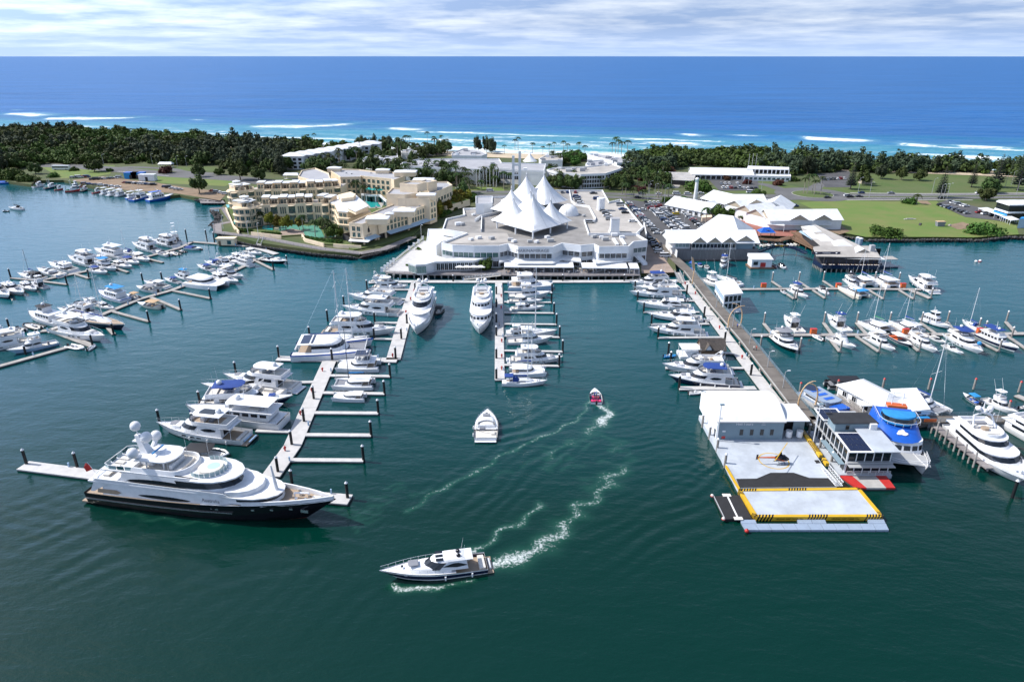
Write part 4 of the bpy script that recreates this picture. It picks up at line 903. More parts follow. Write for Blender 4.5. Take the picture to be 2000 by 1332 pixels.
for x,y,l in[(52,906,'at the far left tip of the end pontoon'),(151,912,'on the end pontoon left of the superyacht stern'),(571,947,'behind the superyacht foredeck'),(679,972,'at the right tip of the end pontoon by the superyacht bow'),(649,703,'at the top corner of the long centre walkway'),(613,779,'on the long walkway level with the second finger'),(594,823,'on the long walkway level with the third finger'),(570,868,'on the long walkway level with the fourth finger'),(543,921,'at the foot of the long walkway by the superyacht'),(545,698,'at the left tip of the cross pontoon by the catamaran stern'),(773,700,'at the right corner of the cross pontoon'),(784,662,'on the sloping walkway behind the bow-on yacht'),(795,632,'on the sloping walkway beside the bow-on yacht hull'),(811,570,'at the top of the sloping walkway'),(391,789,'behind the navy hulled yacht at its stern'),(461,730,'beyond the yacht with the oval hardtop'),(312,826,'at the bow of the white yacht above the superyacht'),(605,659,'at the stern of the big sailing catamaran'),(640,625,'left of the largest motor yacht at the centre pier'),(672,597,'beside the far motor yacht bow at the centre pier')]:
 pile(x,y,'black pile '+l)
 # centre pier right of the second bow-on yacht
GF=[((985,570),(1078,571)),((985,589),(1077,590)),((985,610),(1082,611)),((985,632),(1087,633)),((985,656),(1093,658)),((985,684),(1099,686)),((985,712),(1092,714))]
pontoon('straight white pier with seven fingers of boats right of the second bow-on yacht',[(974,552),(976,742)],GF,w=3.0,fw=1.2,tip='black',tiplabel='black pile at the tip of the {} finger of the straight white pier')
for i,y in enumerate([575,600,630,656,700,740]):pile(969.5,y,'black pile, {} along the edge of the straight white pier'.format(ORD[i]),h=3.9)
for x,y,l in[(885,550,'between the two bow-on yachts'),(1099,549,'left of the white ladder'),(1219,549,'near the right end')]:pile(x,y,'black pile on the front pontoon '+l,h=3.2)
# right white pier and its fingers
HF=[((1352,567),(1240,566)),((1355,587),(1245,587)),((1366,609),(1257,609)),((1385,632),(1272,633)),((1408,658),(1285,659)),((1440,690),(1410,688)),((1452,718),(1300,718)),((1476,757),(1326,757.5),2.2)]
pontoon('long white walkway of the right marina running alongside the road pier',[(1336,548),(1356,575),(1391,620),(1427,668),(1470,725),(1520,790)],HF,w=3.8,fw=1.3,tip='black',tiplabel='black pile at the tip of the {} finger of the right white walkway',tips=(0,1,2,3,4,7))
for i,(x,y)in enumerate([(1341,573),(1375,617),(1415,668),(1466,733)]):pile(x,y,'black pile, {} along the right white walkway'.format(ORD[i]))
pile(1305,691,'black pile rising beside the bright blue dinghy');pile(1310,702,'short pile behind the white cruiser by the thatched boat',h=3)
# timber platform
t=thing('timber_platform','weathered grey timber platform of two bays floating behind the hangar','platform',(at(1430,770,.5).x,at(1430,770,.5).y,0))
pl=atl([(1381,760),(1456,760),(1466,774),(1386,775)],.55)
for k in range(14):
 a=pl[0].lerp(pl[3],k/14);b=pl[1].lerp(pl[2],k/14);a2=pl[0].lerp(pl[3],(k+.85)/14);b2=pl[1].lerp(pl[2],(k+.85)/14);part('plank',MB().prism([a,b,b2,a2],.4,.56),M.greytimber,t,world=True)
part('frame',MB().prism(pl,-.2,.38),M.fender,t,world=True)
part('plank',MB().bar(at(1380,776.5,.5),at(1466,776,.5),.9,.35,.5),M.greytimber,t,world=True)
# right basin: two rows of timber fingers
R1=[((1526,561),(1508,549)),((1580,562),(1560,549)),((1628,561),(1608,548)),((1725,562),(1708,549)),((1768,565),(1755,550)),((1526,566),(1551,583)),((1588,566),(1612,582)),((1640,565),(1669,583)),((1696,565),(1726,583)),((1755,565),(1785,583)),((1772,563),(1818,582),2.0),((1548,566),(1556,582),.8)]
pontoon('grey timber jetty of the upper row in the right basin with short fingers both ways',[(1440,564.5),(1640,563.5),(1798,565)],R1,w=2.0,fw=1.0,mt='pontoonold',tip='timber',tiplabel='timber pile at the {} finger of the upper row in the right basin')
R2=[((1510,653),(1492,631)),((1625,652),(1609,630)),((1693,652),(1673,630)),((1760,652),(1737,630)),((1830,652),(1799,630)),((1868,652),(1850,628)),((1617,656),(1641,686)),((1673,656),(1717,686)),((1760,656),(1795,685)),((1890,655),(1951,685)),((1960,650),(2010,684)),((1985,650),(1965,628))]
pontoon('grey timber jetty of the lower row in the right basin with short fingers both ways',[(1464,654),(1720,653),(1905,652),(2080,650)],R2,w=2.2,fw=1.1,mt='pontoonold',tip='timber',tiplabel='timber pile at the {} finger of the lower row in the right basin')
for x,y,l in[(1485,678,'beside the road pier opposite the dark hulled yacht'),(1562,682,'at the bow of the dark hulled yacht'),(1911,642,'left of the sailing boat with a blue cover'),(1923,648,'right of the sailing boat with a blue cover'),(1975,660,'above the long white cruiser')]:pile(x,y,'grey timber pile '+l,'timber')
for x,y,l in[(1635,760,'at the left corner of the white pontoon house'),(1724,757,'between the white pontoon houses'),(1814,757,'behind the sailing catamaran with the tall mast'),(1902,757,'beside the boat with a bright blue canopy'),(1990,763,'at the right edge on a short jetty'),(1969,801,'beside the white boat with twin aerials'),(1562,765,'left of the blue and white tour boat')]:pile(x,y,'timber pile with red cap '+l,'red',h=3.2)
pontoon('short grey jetty cut off by the right edge of the picture',[(1985,771),(2030,790)],[],w=2,mt='pontoonold')
for i,(x,y,l)in enumerate([(1491,561,'left of the second upper finger'),(1637,561,'beside the cruisers at the upper jetty'),(1763,561,'beside the long white cruiser'),(1588,651,'beside the inflatable boat'),(1768,651,'beside the orange boat'),(1913,650,'beside the cruiser with navy stripe')]):
 b=at(x,y,.7);o=thing('fire_box','red fire hose box on the right basin jetty '+l,'box',(b.x,b.y,.62),0,'red fire boxes');part('cabinet',MB().box(-1.0,1.0,-.6,.6,0,1.7),M.orange,o);part('lid',MB().box(-1.08,1.08,-.68,.68,1.7,1.82),M.red,o)
for i,(x,y,l)in enumerate([(170,914,'on the end pontoon left of the superyacht'),(630,725,'at the top of the long centre walkway'),(609,765,'by the second finger of the long walkway'),(587,810,'by the third finger of the long walkway'),(557,880,'near the foot of the long walkway'),(767,697,'at the cross pontoon corner'),(809,570,'at the top of the sloping walkway'),(802,586,'by the open stern of a cruiser on the sloping walkway'),(793,612,'middle of the sloping walkway'),(979,580,'high on the straight pier'),(979,603,'by the second boat of the straight pier'),(980,668,'mid straight pier'),(980,698,'low on the straight pier'),(980,722,'near the end of the straight pier'),(1338,556,'at the top of the right walkway'),(1358,575,'on the right walkway by the gangway'),(1405,642,'on the right walkway by the green yacht'),(1449,700,'on the right walkway by the thatched boat')]):
 b=at(x,y,.6);o=thing('fire_post','red fire hydrant post '+l,'hydrant',(b.x,b.y,.6),0,'red fire posts on the pontoons');part('post',MB().cyl((0,0,0),(0,0,1.25),.20,.18,7),M.red,o);part('hose_reel',MB().cyl((0,-.25,.8),(0,.25,.8),.32,.32,8),M.red,o)
 # boats
 # --- outer left marina, far row, top to bottom
boat('sport',(348,476),(332,461),'white sportfishing boat with tall tuna tower, highest of the far left row',tower=3.2,len=15)
boat('fly',(347,482),(296,472),'white flybridge yacht moored just below the boat with the tuna tower')
boat('fly',(309,492),(258,479),'white flybridge yacht, third down in the far left row',top='hard')
boat('trawler',(242,505),(185,493),'white pilothouse cruiser with upright cabin in the far left row',pilot=0)
boat('sail',(262,497),(228,489),'small sailing boat with blue sail cover squeezed into the far left row',h=15,dodger=M.canvas,len=12)
boat('express',(214,510),(172,502),'white sports cruiser with large dark windscreen and blue sides in the far left row',hull='navylow')
boat('fly',(192,521),(133,506),'white flybridge yacht with long side windows in the middle of the far left row',lens=True)
boat('express',(148,531),(94,517),'white cruiser with dark glass roof in the lower far left row')
boat('express',(124,540),(72,528),'white open sports cruiser with dark cockpit cover, lower far left row',top='open')
boat('express',(88,546),(34,537),'low white cruiser with black cockpit cover at the bottom of the far left row',top='black',cover=1)
boat('sail',(72,538),(54,533),'dark masted sailing boat at the bottom of the far left row',h=14,spar=M.darkspar,len=11,dodger=None)
# near side of that pontoon
boat('express',(258,500),(294,512),'white yacht facing right below the small sailing boat, far left pontoon',top='whitecover')
boat('express',(238,507),(273,517),'white cruiser with blue cockpit cover on the near side of the far left pontoon',top='blue')
boat('express',(218,515),(259,524),'white hardtop cruiser second from the empty finger on the far left pontoon')
boat('fly',(188,518),(229,529),'white cruiser with bright blue canopy, near side of the far left pontoon',top='cyan')
boat('express',(172,526),(211,535),'white cruiser with blue canvas beside the tall mast, near side of the far left pontoon',top='blue')
boat('express',(40,556),(73,569),'white express cruiser with dark windows near the left end of the far left pontoon')
boat('sport',(90,562),(53,552),'white boat with grey canvas cockpit below the far left pontoon',len=11)
boat('express',(4,560),(49,577),'broad white cruiser with black windscreen at the left edge')
boat('express',(-22,563),(21,584),'white cruiser cut by the left edge of the picture',hull='navylow')
boat('bow',(330,499),(304,492),'small white open boat tied below the left pontoon')
boat('rib',(349,497),(331,491),'black inflatable boat tied below the left pontoon, left one of two',tube=M.rubberblack)
boat('rib',(362,492),(347,488),'black inflatable boat tied below the left pontoon, right one of two',tube=M.rubberblack,len=6)
boat('bow',(362,484),(394,487),'white runabout with blue cover near the cream kiosk',cover=M.canvas)
# --- curving left pontoon
boat('express',(503,506),(562,514),'long white sports boat with black lower hull, bow to the right by the hotel',hull='black',top='open',pad=M.pale)
boat('express',(477,490),(512,498),'white motor yacht nearest the hotel gangway',top='whitecover')
boat('express',(462,496),(500,506),'white cruiser with wide windscreen second from the hotel gangway',top='open')
boat('express',(450,500),(489,511),'white cruiser with black windscreen third from the hotel gangway')
boat('express',(435,507),(477,516),'white cruiser with dark side glass fourth from the hotel gangway')
boat('fly',(420,512),(458,520),'white flybridge yacht with radar dome beside a dark blue cover',top='open',len=14)
boat('sail',(428,519),(398,511),'sailing boat with dark blue cockpit tent at the curving left pontoon',h=17,dodger=M.canvas,bimini=M.canvas,len=12)
boat('trawler',(492,520),(458,511),'white and brown timber cabin cruiser with flat roof, stern to camera',pilot=0,len=13)
boat('fly',(373,546),(338,537),'white flybridge boat with bright blue canopy top, curving left pontoon',top='cyan',len=12)
boat('express',(418,528),(384,519),'white cruiser with blue cushions among the crowd at the curving left pontoon',top='blue')
boat('fly',(424,534),(477,544),'white flybridge cruiser bow right above the empty fingers',top='hard')
boat('express',(410,540),(467,555),'white express yacht with dark windows, bow right above the empty fingers')
boat('cat',(372,552),(438,562),'sleek white power catamaran bow right just above the first empty finger',h=0,tramp=0)
boat('express',(352,552),(313,543),'white boat with blue cabin cover beside the curving pontoon',top='blue',len=11)
boat('express',(330,562),(281,552),'long white boat with white bow tent beside the curving pontoon',top='whitecover')
boat('bow',(308,569),(266,562),'grey inflatable cabin boat beside the curving pontoon',bimini=M.seat)
boat('trawler',(246,588),(193,574),'white and blue pilothouse cruiser with bright blue awning roof',roof=M.cyan,pilot=0,hull='bluetop')
boat('bow',(272,582),(247,576),'small boat under an orange brown canopy beside the pontoon',bimini=M.tan)
boat('bow',(316,600),(268,594),'cream open boat with tan bimini beside the second empty finger',hull='cream',bimini=M.tan,floor=M.teak)
boat('express',(190,595),(226,605),'white boat with arched blue windows beside the ketch',len=11)
boat('express',(190,592),(158,583),'small white cruiser behind the ketch mast',len=10)
boat('fly',(187,613),(130,600),'white flybridge boat lying bow left just behind the ketch',top='open')
boat('express',(160,614),(112,604),'white motorboat with clear side curtains behind the ketch',top='open')
boat('sail',(150,622),(262,646),'large dark hulled ketch with white deckhouse and two tall masts',hull='navy',h=27,mizzen=1,dodger=M.gel,cover=M.canvas,teak=1,len=26)
boat('trawler',(119,633),(58,616),'white pilothouse boat with two raked masts and black windscreen cover',roof=M.blackcanvas,spar=M.alu)
boat('fly',(106,642),(207,667),'big tubby white motor yacht with three dark windows, bow right by the ketch',lens=True)
boat('express',(128,622),(150,627),'small boat with dark blue covers between the ketch and the big white yacht',top='blue',cover=1,len=9)
boat('rib',(80,640),(46,632),'dark inflatable boat on the pontoon left of the big white yacht',tube=M.rubberblack)
boat('bow',(48,645),(18,640),'small white launch above the big yachts at the left edge')
boat('rib',(133,674),(163,680),'white inflatable tender off the empty wide finger at left',tube=M.gel)
boat('rib',(170,683),(182,676),'tiny white dinghy right of the inflatable tender',tube=M.gel,len=4)
boat('fly',(72,664),(-75,690),'very long white motor yacht half cut off by the left edge',lens=True,top='hard')
boat('fly',(20,650),(-70,662),'white flybridge yacht behind it at the left edge',top='hard')
boat('sport',(112,668),(14,692),'pale blue hulled sportfishing boat pointing left at the left edge',hull='pale',tower=0)
boat('sail',(45,409),(24,407),'lone small sailing yacht anchored off the fishing fleet at far left',h=13,dodger=M.blackcanvas,cover=M.blackcanvas,furl=1,len=13)
boat('bow',(17,412),(5,412),'tiny dark dinghy behind the anchored sailing yacht',hull='black',len=4.5)
boat('bow',(-6,358),(29,357),'blue and white launch at the left edge below the mangroves',hull='blue',cover=M.blue)
# --- centre pier, left side
boat('fly',(588,760),(437,741),'white flybridge yacht with big oval hardtop, first left of the long walkway',top='hard',fs=1)
boat('express',(562,776),(394,760),'white open sports yacht with grey cockpit, second left of the long walkway',top='open')
boat('fly',(376,797),(574,785),'navy hulled yacht with royal blue flybridge cover, bow to the walkway',hull='navy',top='blue',pad=M.canvas,tender=M.canvas)
boat('trawler',(556,828),(366,810),'white flybridge trawler yacht with white awning and orange lifebuoys',pilot=0,dinghy=1,rings=1,house=(-.40,.10))
boat('fly',(492,858),(308,838),'sleek white motor yacht with black side windows just above the superyacht',lens=True,top='hard',roofglass=1,tender=M.bluehull,fs=1,teak=1)
boat('rib',(350,884),(447,886),'tender under a black canopy between the superyacht and the walkway',tube=M.gel,bimini=M.blackcanvas)
boat('cat',(742,715),(657,717),'white power catamaran with solar panel roofs right of the long walkway',h=0,tramp=0,fly=1,solar=1,ftop=M.seat,B=8)
boat('cat',(731,751),(650,752),'small white sailing catamaran with black mast and blue sail cover',h=21,spar=M.darkspar,cover=M.cyan,davit=M.rubber,B=6.5)
boat('cat',(714,777),(649,776),'small white trimaran moored at the second empty finger',tramp=0,B=4.2,hc=.9)
boat('cat',(575,690),(728,684),'very large white sailing catamaran with teak decks and two white masts',hull='bluetop',h=30,mizzen=0,solar=1,B=13,furl=1,davit=M.gel)
boat('cat',(640,672),(722,668),'white schooner rigged catamaran half hidden behind the very large one',h=31,B=7,cover=M.gel)
boat('fly',(628,648),(776,650),'largest white motor yacht at the sloping walkway, bow to the right',lens=True,top='hard',teak=1)
boat('fly',(786,613),(667,605),'white motor yacht with dark lens windows, bow left at the sloping walkway',lens=True,top='hard')
boat('fly',(786,591),(679,581),'white flybridge yacht with blue tinted screen behind the lens windowed one',top='open')
boat('express',(764,576),(690,581),'long white cruiser with raised bow at the sloping walkway',top='open')
boat('fly',(726,560),(797,562),'white flybridge yacht by the white fenced promenade corner',top='hard')
boat('fly',(722,549),(780,553),'white flybridge yacht behind another by the promenade corner',top='open')
# --- straight pier
boat('cat',(992,561),(1081,560),'tall white power catamaran at the top of the straight pier',h=0,fly=1,tramp=0,hull='pale',B=9,davit=M.rubber)
boat('sport',(992,578),(1077,578),'white flybridge fishing boat second down the straight pier')
boat('express',(990,588),(1060,589),'white cruiser with pale hull third down the straight pier',top='whitecover')
boat('express',(994,603),(1064,601),'sleek white cruiser with arched dark window by the empty fingers',top='hard')
boat('sail',(988,652),(1089,650),'white sailing yacht with the tallest mast on the straight pier',h=30,dodger=M.gel,cover=M.gel)
boat('fly',(988,655),(1040,654),'white cruiser with clear side screens beside the tall masted yacht',top='hard')
boat('sport',(990,667),(1081,665),'white cabin cruiser with long blue tinted side windows on the straight pier',top='hard')
boat('fly',(991,703),(1100,703),'white flybridge motor yacht with long bow rail low on the straight pier',top='hard',tender=M.gel)
boat('cat',(994,727),(1068,727),'white motor sailer with square cabin second from the end of the straight pier',h=19,tramp=0,B=6,fly=0)
boat('sail',(980,748),(1069,747),'white sailing yacht with bright blue dodger at the end of the straight pier',h=24,dodger=M.canvas,bimini=M.canvas,cover=M.canvas)
# --- right white walkway, bows left
boat('fly',(1316,552),(1228,556),'white flybridge yacht with navy cover at the top of the right walkway',top='blue')
boat('express',(1328,560),(1234,566),'white yacht with blue green windscreen second on the right walkway',top='open')
boat('fly',(1338,578),(1228,576),'white motor yacht with grey lower hull on the right walkway',hull='grey',lens=True,top='open')
boat('express',(1356,602),(1242,596),'white hardtop cruiser with round portholes on the right walkway',top='hard')
boat('express',(1378,625),(1262,618),'navy hulled hardtop cruiser on the right walkway',hull='navylow',top='hard')
boat('fly',(1383,652),(1264,646),'white motor yacht with sea green lower hull on the right walkway',hull='green',top='hard')
boat('fly',(1432,723),(1292,719),'white open flybridge cruiser in front of the shingle roofed boat',top='open')
boat('fly',(1450,750),(1304,741),'navy hulled motor yacht with dark blue bimini nearest the hangar',hull='navy',top='blue',lens=True)
boat('rib',(1296,695),(1320,694),'small bright blue boat beside the shingle roofed boat',tube=M.cyan,hull='blue')
boat('rib',(1345,767),(1366,766),'white and turquoise jet ski beside the wide finger',tube=M.gel,hull='white',len=4)
boat('rib',(1338,588),(1352,582),'jet ski tucked between the grey hulled yacht and the walkway',tube=M.seat,len=4)
boat('rib',(1376,628),(1388,622),'grey tender behind the navy cruiser stern',tube=M.rubber,len=5)
# --- right basin
boat('fly',(1416,510),(1410,523),'white cruiser with navy canopy pointing at the camera below the timber clad restaurant',top='blue',len=13)
boat('bow',(1366,515),(1370,522),'small boat with dark blue cover left of the cruiser below the timber clad restaurant',cover=M.canvas,len=6)
boat('bow',(1379,518),(1382,524),'small white boat with a white pedestal below the timber clad restaurant',len=6)
boat('bow',(1346,512),(1362,515),'blue boat at the corner of the timber clad restaurant',hull='blue',cover=M.blue)
boat('bow',(1350,525),(1356,534),'white boat with blue cover beside the road pier flag',cover=M.blue,len=7)
boat('bow',(1524,516),(1532,524),'white runabout with dark cover right of the white shed boat',cover=M.blackcanvas,len=8)
boat('bow',(1510,516),(1516,521),'dark red dinghy right of the white shed boat',hull='red',len=5)
boat('sport',(1373,545),(1395,556),'white fishing boat with clear enclosed flybridge beside the road pier',top='hard',len=15)
boat('sail',(1448,558),(1420,548),'sailing boat with a white flag and grey cover beside the white office barge',h=21,dodger=M.seat,cover=M.blackcanvas,len=15)
boat('fly',(1541,564),(1578,583),'white flybridge cruiser with blue top at the upper row',top='blue')
boat('rib',(1528,568),(1538,576),'grey jet ski beside the cruiser with a blue top',len=4)
boat('express',(1598,561),(1619,577),'small white sports cruiser with black cover at the upper row',top='black')
boat('fly',(1652,545),(1670,560),'white boat with dark flybridge enclosure at the upper row',top='black',len=13)
boat('cat',(1700,559),(1676,546),'white sailing catamaran with two masts close together, upper row',h=16,B=7.5,davit=M.rubber,len=13)
boat('cat',(1690,581),(1657,567),'yellowish catamaran with a bright blue raised canopy, upper row',B=7,hull='cream',roof=M.cyan,len=13)
boat('cat',(1748,562),(1717,547),'white sailing catamaran with tall white mast right of the two masted one',h=18.5,B=8,cover=M.canvas,len=15)
boat('fly',(1828,573),(1772,544),'large white motor yacht with navy lower hull at the right end of the upper row',hull='navylow',lens=True,top='hard')
boat('fly',(1511,654),(1557,690),'dark hulled motor yacht with grey flybridge, bow down at the lower row',hull='black',top='grey',B=6.2)
boat('sport',(1563,650),(1530,622),'white fishing boat with black rear window, stern to camera, lower row',ws=True)
boat('sport',(1655,648),(1614,620),'white sportfisher with blue canopy and outriggers, lower row',top='blue')
boat('rib',(1609,664),(1587,654),'white inflatable tender beside the red fire box, lower row',tube=M.gel,bimini=None)
boat('sport',(1620,658),(1671,684),'white sportfisher with high flared bow pointing down right, lower row',ws=False)
boat('cat',(1733,648),(1686,628),'white sailing catamaran with green sail cover, lower row',h=19,B=8,cover=M.green)
boat('fly',(1692,657),(1748,687),'white two deck cruiser with black windows on both decks, lower row',top='hard')
boat('bow',(1740,655),(1780,678),'open boat with white roof and orange seats, lower row',bimini=M.gel,pad=M.orange,floor=M.orange,hull='stripe')
boat('cat',(1790,648),(1748,628),'white sailing catamaran with blue hatch covers, lower row',h=16,B=8,roof=M.gel,cover=M.canvas)
boat('fly',(1772,656),(1830,690),'large white motor yacht with dark wrap windscreen, lower row',lens=True,top='open',hull='white')
boat('trawler',(1800,622),(1855,642),'tall white tug style cruiser with dark lower hull, lower row',hull='navylow',pilot=1)
boat('bow',(1817,655),(1846,671),'white runabout with round windscreen between bigger yachts, lower row')
boat('express',(1842,672),(1882,692),'small white bowrider pointing down right, lower row',top='open')
boat('fly',(1852,652),(1918,693),'white flybridge yacht with navy bimini and blue ball on its bow',top='blue',B=6)
part('blue_ball',MB().sphere((.33*20,0,3.6),.7,10,6),M.cyan,[o for o in COL.objects if o.get('label','').endswith('blue ball on its bow')][0])
boat('sail',(1915,646),(1878,626),'white sailing yacht with blue sail cover right of the tug style cruiser',h=18,dodger=M.canvas)
boat('trawler',(1912,654),(1988,688),'long white cruiser with navy stripe and navy canvas roof, lower row',hull='stripe',pilot=0,roof=M.canvas)
# --- below the lower row
boat('pontoon',(1613,752),(1668,752),'dark pontoon boat with black canopy behind the white pontoon house',roof=M.blackcanvas,panel=M.blackcanvas,seatm=M.seat,floor=M.seat,len=12)
boat('cat',(1765,775),(1846,812),'white sailing catamaran with very tall mast beside the second white pontoon house',h=25,B=8,solar=1)
boat('bow',(1913,788),(1880,768),'blue and white boat with bright blue canopy and jet skis, right side',hull='stripe',bimini=M.cyan,pad=M.blue)
boat('sport',(1922,778),(1988,812),'white flybridge boat with two tall aerials near the right edge',ws=True)
for i,(x,y)in enumerate([(1914,795),(1921,799),(1928,803),(1935,807),(1942,811)]):boat('rib',(x-5,y-2),(x+5,y+3),'grey blue jet ski, {} in line beside the white boat with tall aerials'.format(ORD[i]),tube=M.bluecube,len=3.4,group='jet skis by the jetty')
boat('bow',(1990,795),(2012,792),'white boat stern cut by the right edge')
# --- under way
boat('express',(962,1098),(741,1128),'white sports cruiser with black side stripe under way, towing a white wake',hull='stripe',top='hard',teak=1,tender=M.gel,dome=M.black,trim=.015,B=5.3,cat='sports cruiser')
boat('express',(948,862),(951,812),'white cabin cruiser seen from its stern moving away in the middle of the basin',top='open',len=15.5,B=6.3,pad=M.seat)
boat('bow',(1165,786),(1161,762),'small open boat with passengers in pink and blue, speeding away with foam behind',hull='white',len=8,B=3.6,pad=M.pink,floor=M.navy,trim=.03)
# ---- prawn trawlers and work boats at the far left shore
for i,(s,b,lab,k)in enumerate([((64,366),(86,362),'brown rigged prawn trawler at the left end of the fishing fleet',dict(spar=M.timber,gal=M.timber)),((86,369),(112,365),'navy hulled trawler with tall white gallows in the fishing fleet',dict(hull='navy',up=1)),((106,371),(124,369),'orange red hulled trawler third in the fishing fleet',dict(hull='red',gal=M.green)),((127,374),(158,372),'red hulled trawler with white wheelhouse and green net frame',dict(hull='red',gal=M.green,spar=M.alu)),((158,374),(172,370),'small trawler with red booms in the fishing fleet',dict(spar=M.red,hull='black')),((180,377),(198,374),'small orange trawler with a green frame',dict(hull='red',gal=M.green,spar=M.green))]):
 boat('fish',s,b,lab,'prawn trawlers at the fishing wharf',**k)
for i,(s,b,kd,lab,k)in enumerate([((196,380),(222,375),'trawler','white work boat right of the trawlers',dict(pilot=0)),((209,383),(240,377),'trawler','green hulled work boat at the fishing wharf',dict(hull='green',pilot=0)),((226,384),(250,378),'trawler','grey work boat at the fishing wharf',dict(hull='grey',pilot=0)),((246,388),(278,383),'trawler','white and blue cruiser at the fishing wharf',dict(hull='blue',pilot=0)),((256,392),(300,382),'sport','blue hulled fishing boat at the front of the fishing wharf',dict(hull='blue')),((288,393),(340,384),'trawler','white charter boat with blue stripe at the right end of the fishing wharf',dict(hull='blue',pilot=0,roof=M.blue)),((272,381),(296,377),'express','white cruiser behind the charter boats at the fishing wharf',dict(top='hard')),((300,384),(325,379),'express','white cabin boat behind the charter boat with blue stripe',dict(top='blue')),((140,366),(160,363),'trawler','white boat behind the red hulled trawler',dict(pilot=1)),((228,376),(252,372),'express','small white cruiser moored near the blue containers',dict(top='hard'))]):boat(kd,s,b,lab,**k)
# superyachts
def superyacht():
 st=Vec((-91.2,127.6,0));bw=Vec((-36.3,117.4,0));d=bw-st;L=d.length;c=(st+bw)/2;B=10.2
 r=thing('superyacht','huge black hulled superyacht with white superstructure and white domes on its mast','superyacht',(c.x,c.y,0),atan2(d.y,d.x));g=M.glass
 H=hull(r,L,B,3.5,5.7,[M.black,M.black,M.black,M.redboot],fine=2.5,rake=.13,N=20,stern=.94);hw,sz=H[0],H[1]
 X=lambda t:-L/2+L*t
 deck(r,H,.0,.985,.35,M.teak,'main_deck',.01);w=.475*B
 part('stern_platform',MB().box(-L/2-1.6,-L/2+.02,-.42*B,.42*B,.5,.8),M.teak,r)
 for sg in(-1,1):
  q=MB();q.tube([(X(t),sg*(hw(t)*.955+.10),sz(t)*.56)for t in(.0,.1,.2,.3,.4,.5,.62)],.09,4);part('hull_strake',q,M.steel,r)
  for t in(.12,.2,.29,.38,.47,.56,.70,.77,.84):part('porthole',MB().box(X(t)-.35,X(t)+.35,sg*hw(t)*.962-.06,sg*hw(t)*.962+.06,sz(t)*.72,sz(t)*.78),M.steel,r)
  part('anchor',MB().box(X(.885)-.9,X(.885)+.7,sg*hw(.885)*.80-.12,sg*hw(.885)*.80+.12,sz(.9)*.50,sz(.9)*.62),M.steel,r)
  # main deck house, flush with the hull sides
 m1=Cab(X(.085),X(.70),w,9,3.25,6.5,2.2,.5,.03);part('main_deck_house',m1.walls(MB(),.01),M.gel,r,35);n=len(m1.ring(0))
 # bulwark teak cap rail and recessed side deck opening
 for sg in(-1,1):
  part('cap_rail',MB().tube([(X(t),sg*(hw(t)+.03),sz(t)+.05)for t in(.02,.15,.28,.40,.5)],.10,4),M.teak,r)
  part('cap_rail',MB().tube([(X(t),sg*(hw(t)-.02),sz(t)+.04)for t in(.5,.6,.7,.8,.88,.94,.985)],.07,4),M.gel,r)
  # upper deck: long slab with wings, house with lens windows, bridge
 part('upper_deck',slab(X(.035),X(.66),w+.06,10,6.5,.35,.0),M.gel,r,35)
 wing=MB()
 for sg in(-1,1):wing.loft([[(X(.035),sg*w,4.2),(X(.05),sg*w,4.2),(X(.05),sg*(w-.15),4.2),(X(.035),sg*(w-.15),4.2)],[(X(.06),sg*(w+.03),6.8),(X(.13),sg*(w+.03),6.8),(X(.13),sg*(w-.2),6.8),(X(.06),sg*(w-.2),6.8)]])
 part('side_wing',wing,M.gel,r)
 m2=Cab(X(.17),X(.64),.455*B,8.5,6.8,9.4,2.6,.8,.05);part('upper_deck_house',m2.walls(MB(),.01),M.gel,r,35);n2=len(m2.ring(0))
 for sg in(0,1):
  q=MB();NS=16
  for k in range(NS+1):
   t=k/NS;x=X(.20)+(X(.47)-X(.20))*t;h=sin(PI*t)**.5;yy=(.455*B*(1-.05*.4)+.05)*(-1 if sg==0 else 1);q.v+=[(x,yy,7.75-.55*h),(x,yy*.997,7.75+.80*h)]
  q.add([],[]);q.f+=[(2*k,2*k+2,2*k+3,2*k+1)for k in range(NS)];q.m+=[0]*NS;part('lens_window',q,g,r)
  q=MB()
  for k in range(NS+1):
   t=k/NS;x=X(.23)+(X(.50)-X(.23))*t;h=sin(PI*t)**.6;yy=(.40*B+.04)*(-1 if sg==0 else 1);q.v+=[(x,yy,9.75-.08*h+.0),(x,yy*.985,9.8+.42*h*(1-.5*t))]
  q.f+=[(2*k,2*k+2,2*k+3,2*k+1)for k in range(NS)];q.m+=[0]*NS;part('lens_window',q,g,r)
  q=MB()
  for k in range(NS+1):
   t=k/NS;x=X(.24)+(X(.46)-X(.24))*t;h=sin(PI*t)**.5;yy=(w*.985+.055)*(-1 if sg==0 else 1);q.v+=[(x,yy,4.5-.45*h),(x,yy*.998,4.5+.45*h)]
  q.f+=[(2*k,2*k+2,2*k+3,2*k+1)for k in range(NS)];q.m+=[0]*NS;part('saloon_window',q,g,r)
 part('bridge_windscreen',m2.strip(4,n2-5,.30,.86,.06),g,r)
 part('bridge_brow',slab(X(.47),X(.635),.47*B,7,9.28,.3,.1),M.gel,r,35)
 part('portuguese_bridge',Cab(X(.60),X(.715),.43*B,6.2,6.5,7.5,.2,0,.02).walls(MB(),.0),M.gel,r,35)
 # owner's forward house: oval white roof over a dark band
 m3=Cab(X(.60),X(.79),.40*B,6.8,4.6,6.1,.9,0,.04);part('forward_house',m3.walls(MB(),.0),M.gel,r,35);part('forward_window',m3.strip(3,len(m3.ring(0))-4,.40,.85,.05),g,r)
 part('forward_roof',slab(X(.58),X(.795),.44*B,7.8,6.1,.25,.12),M.gel,r,35)
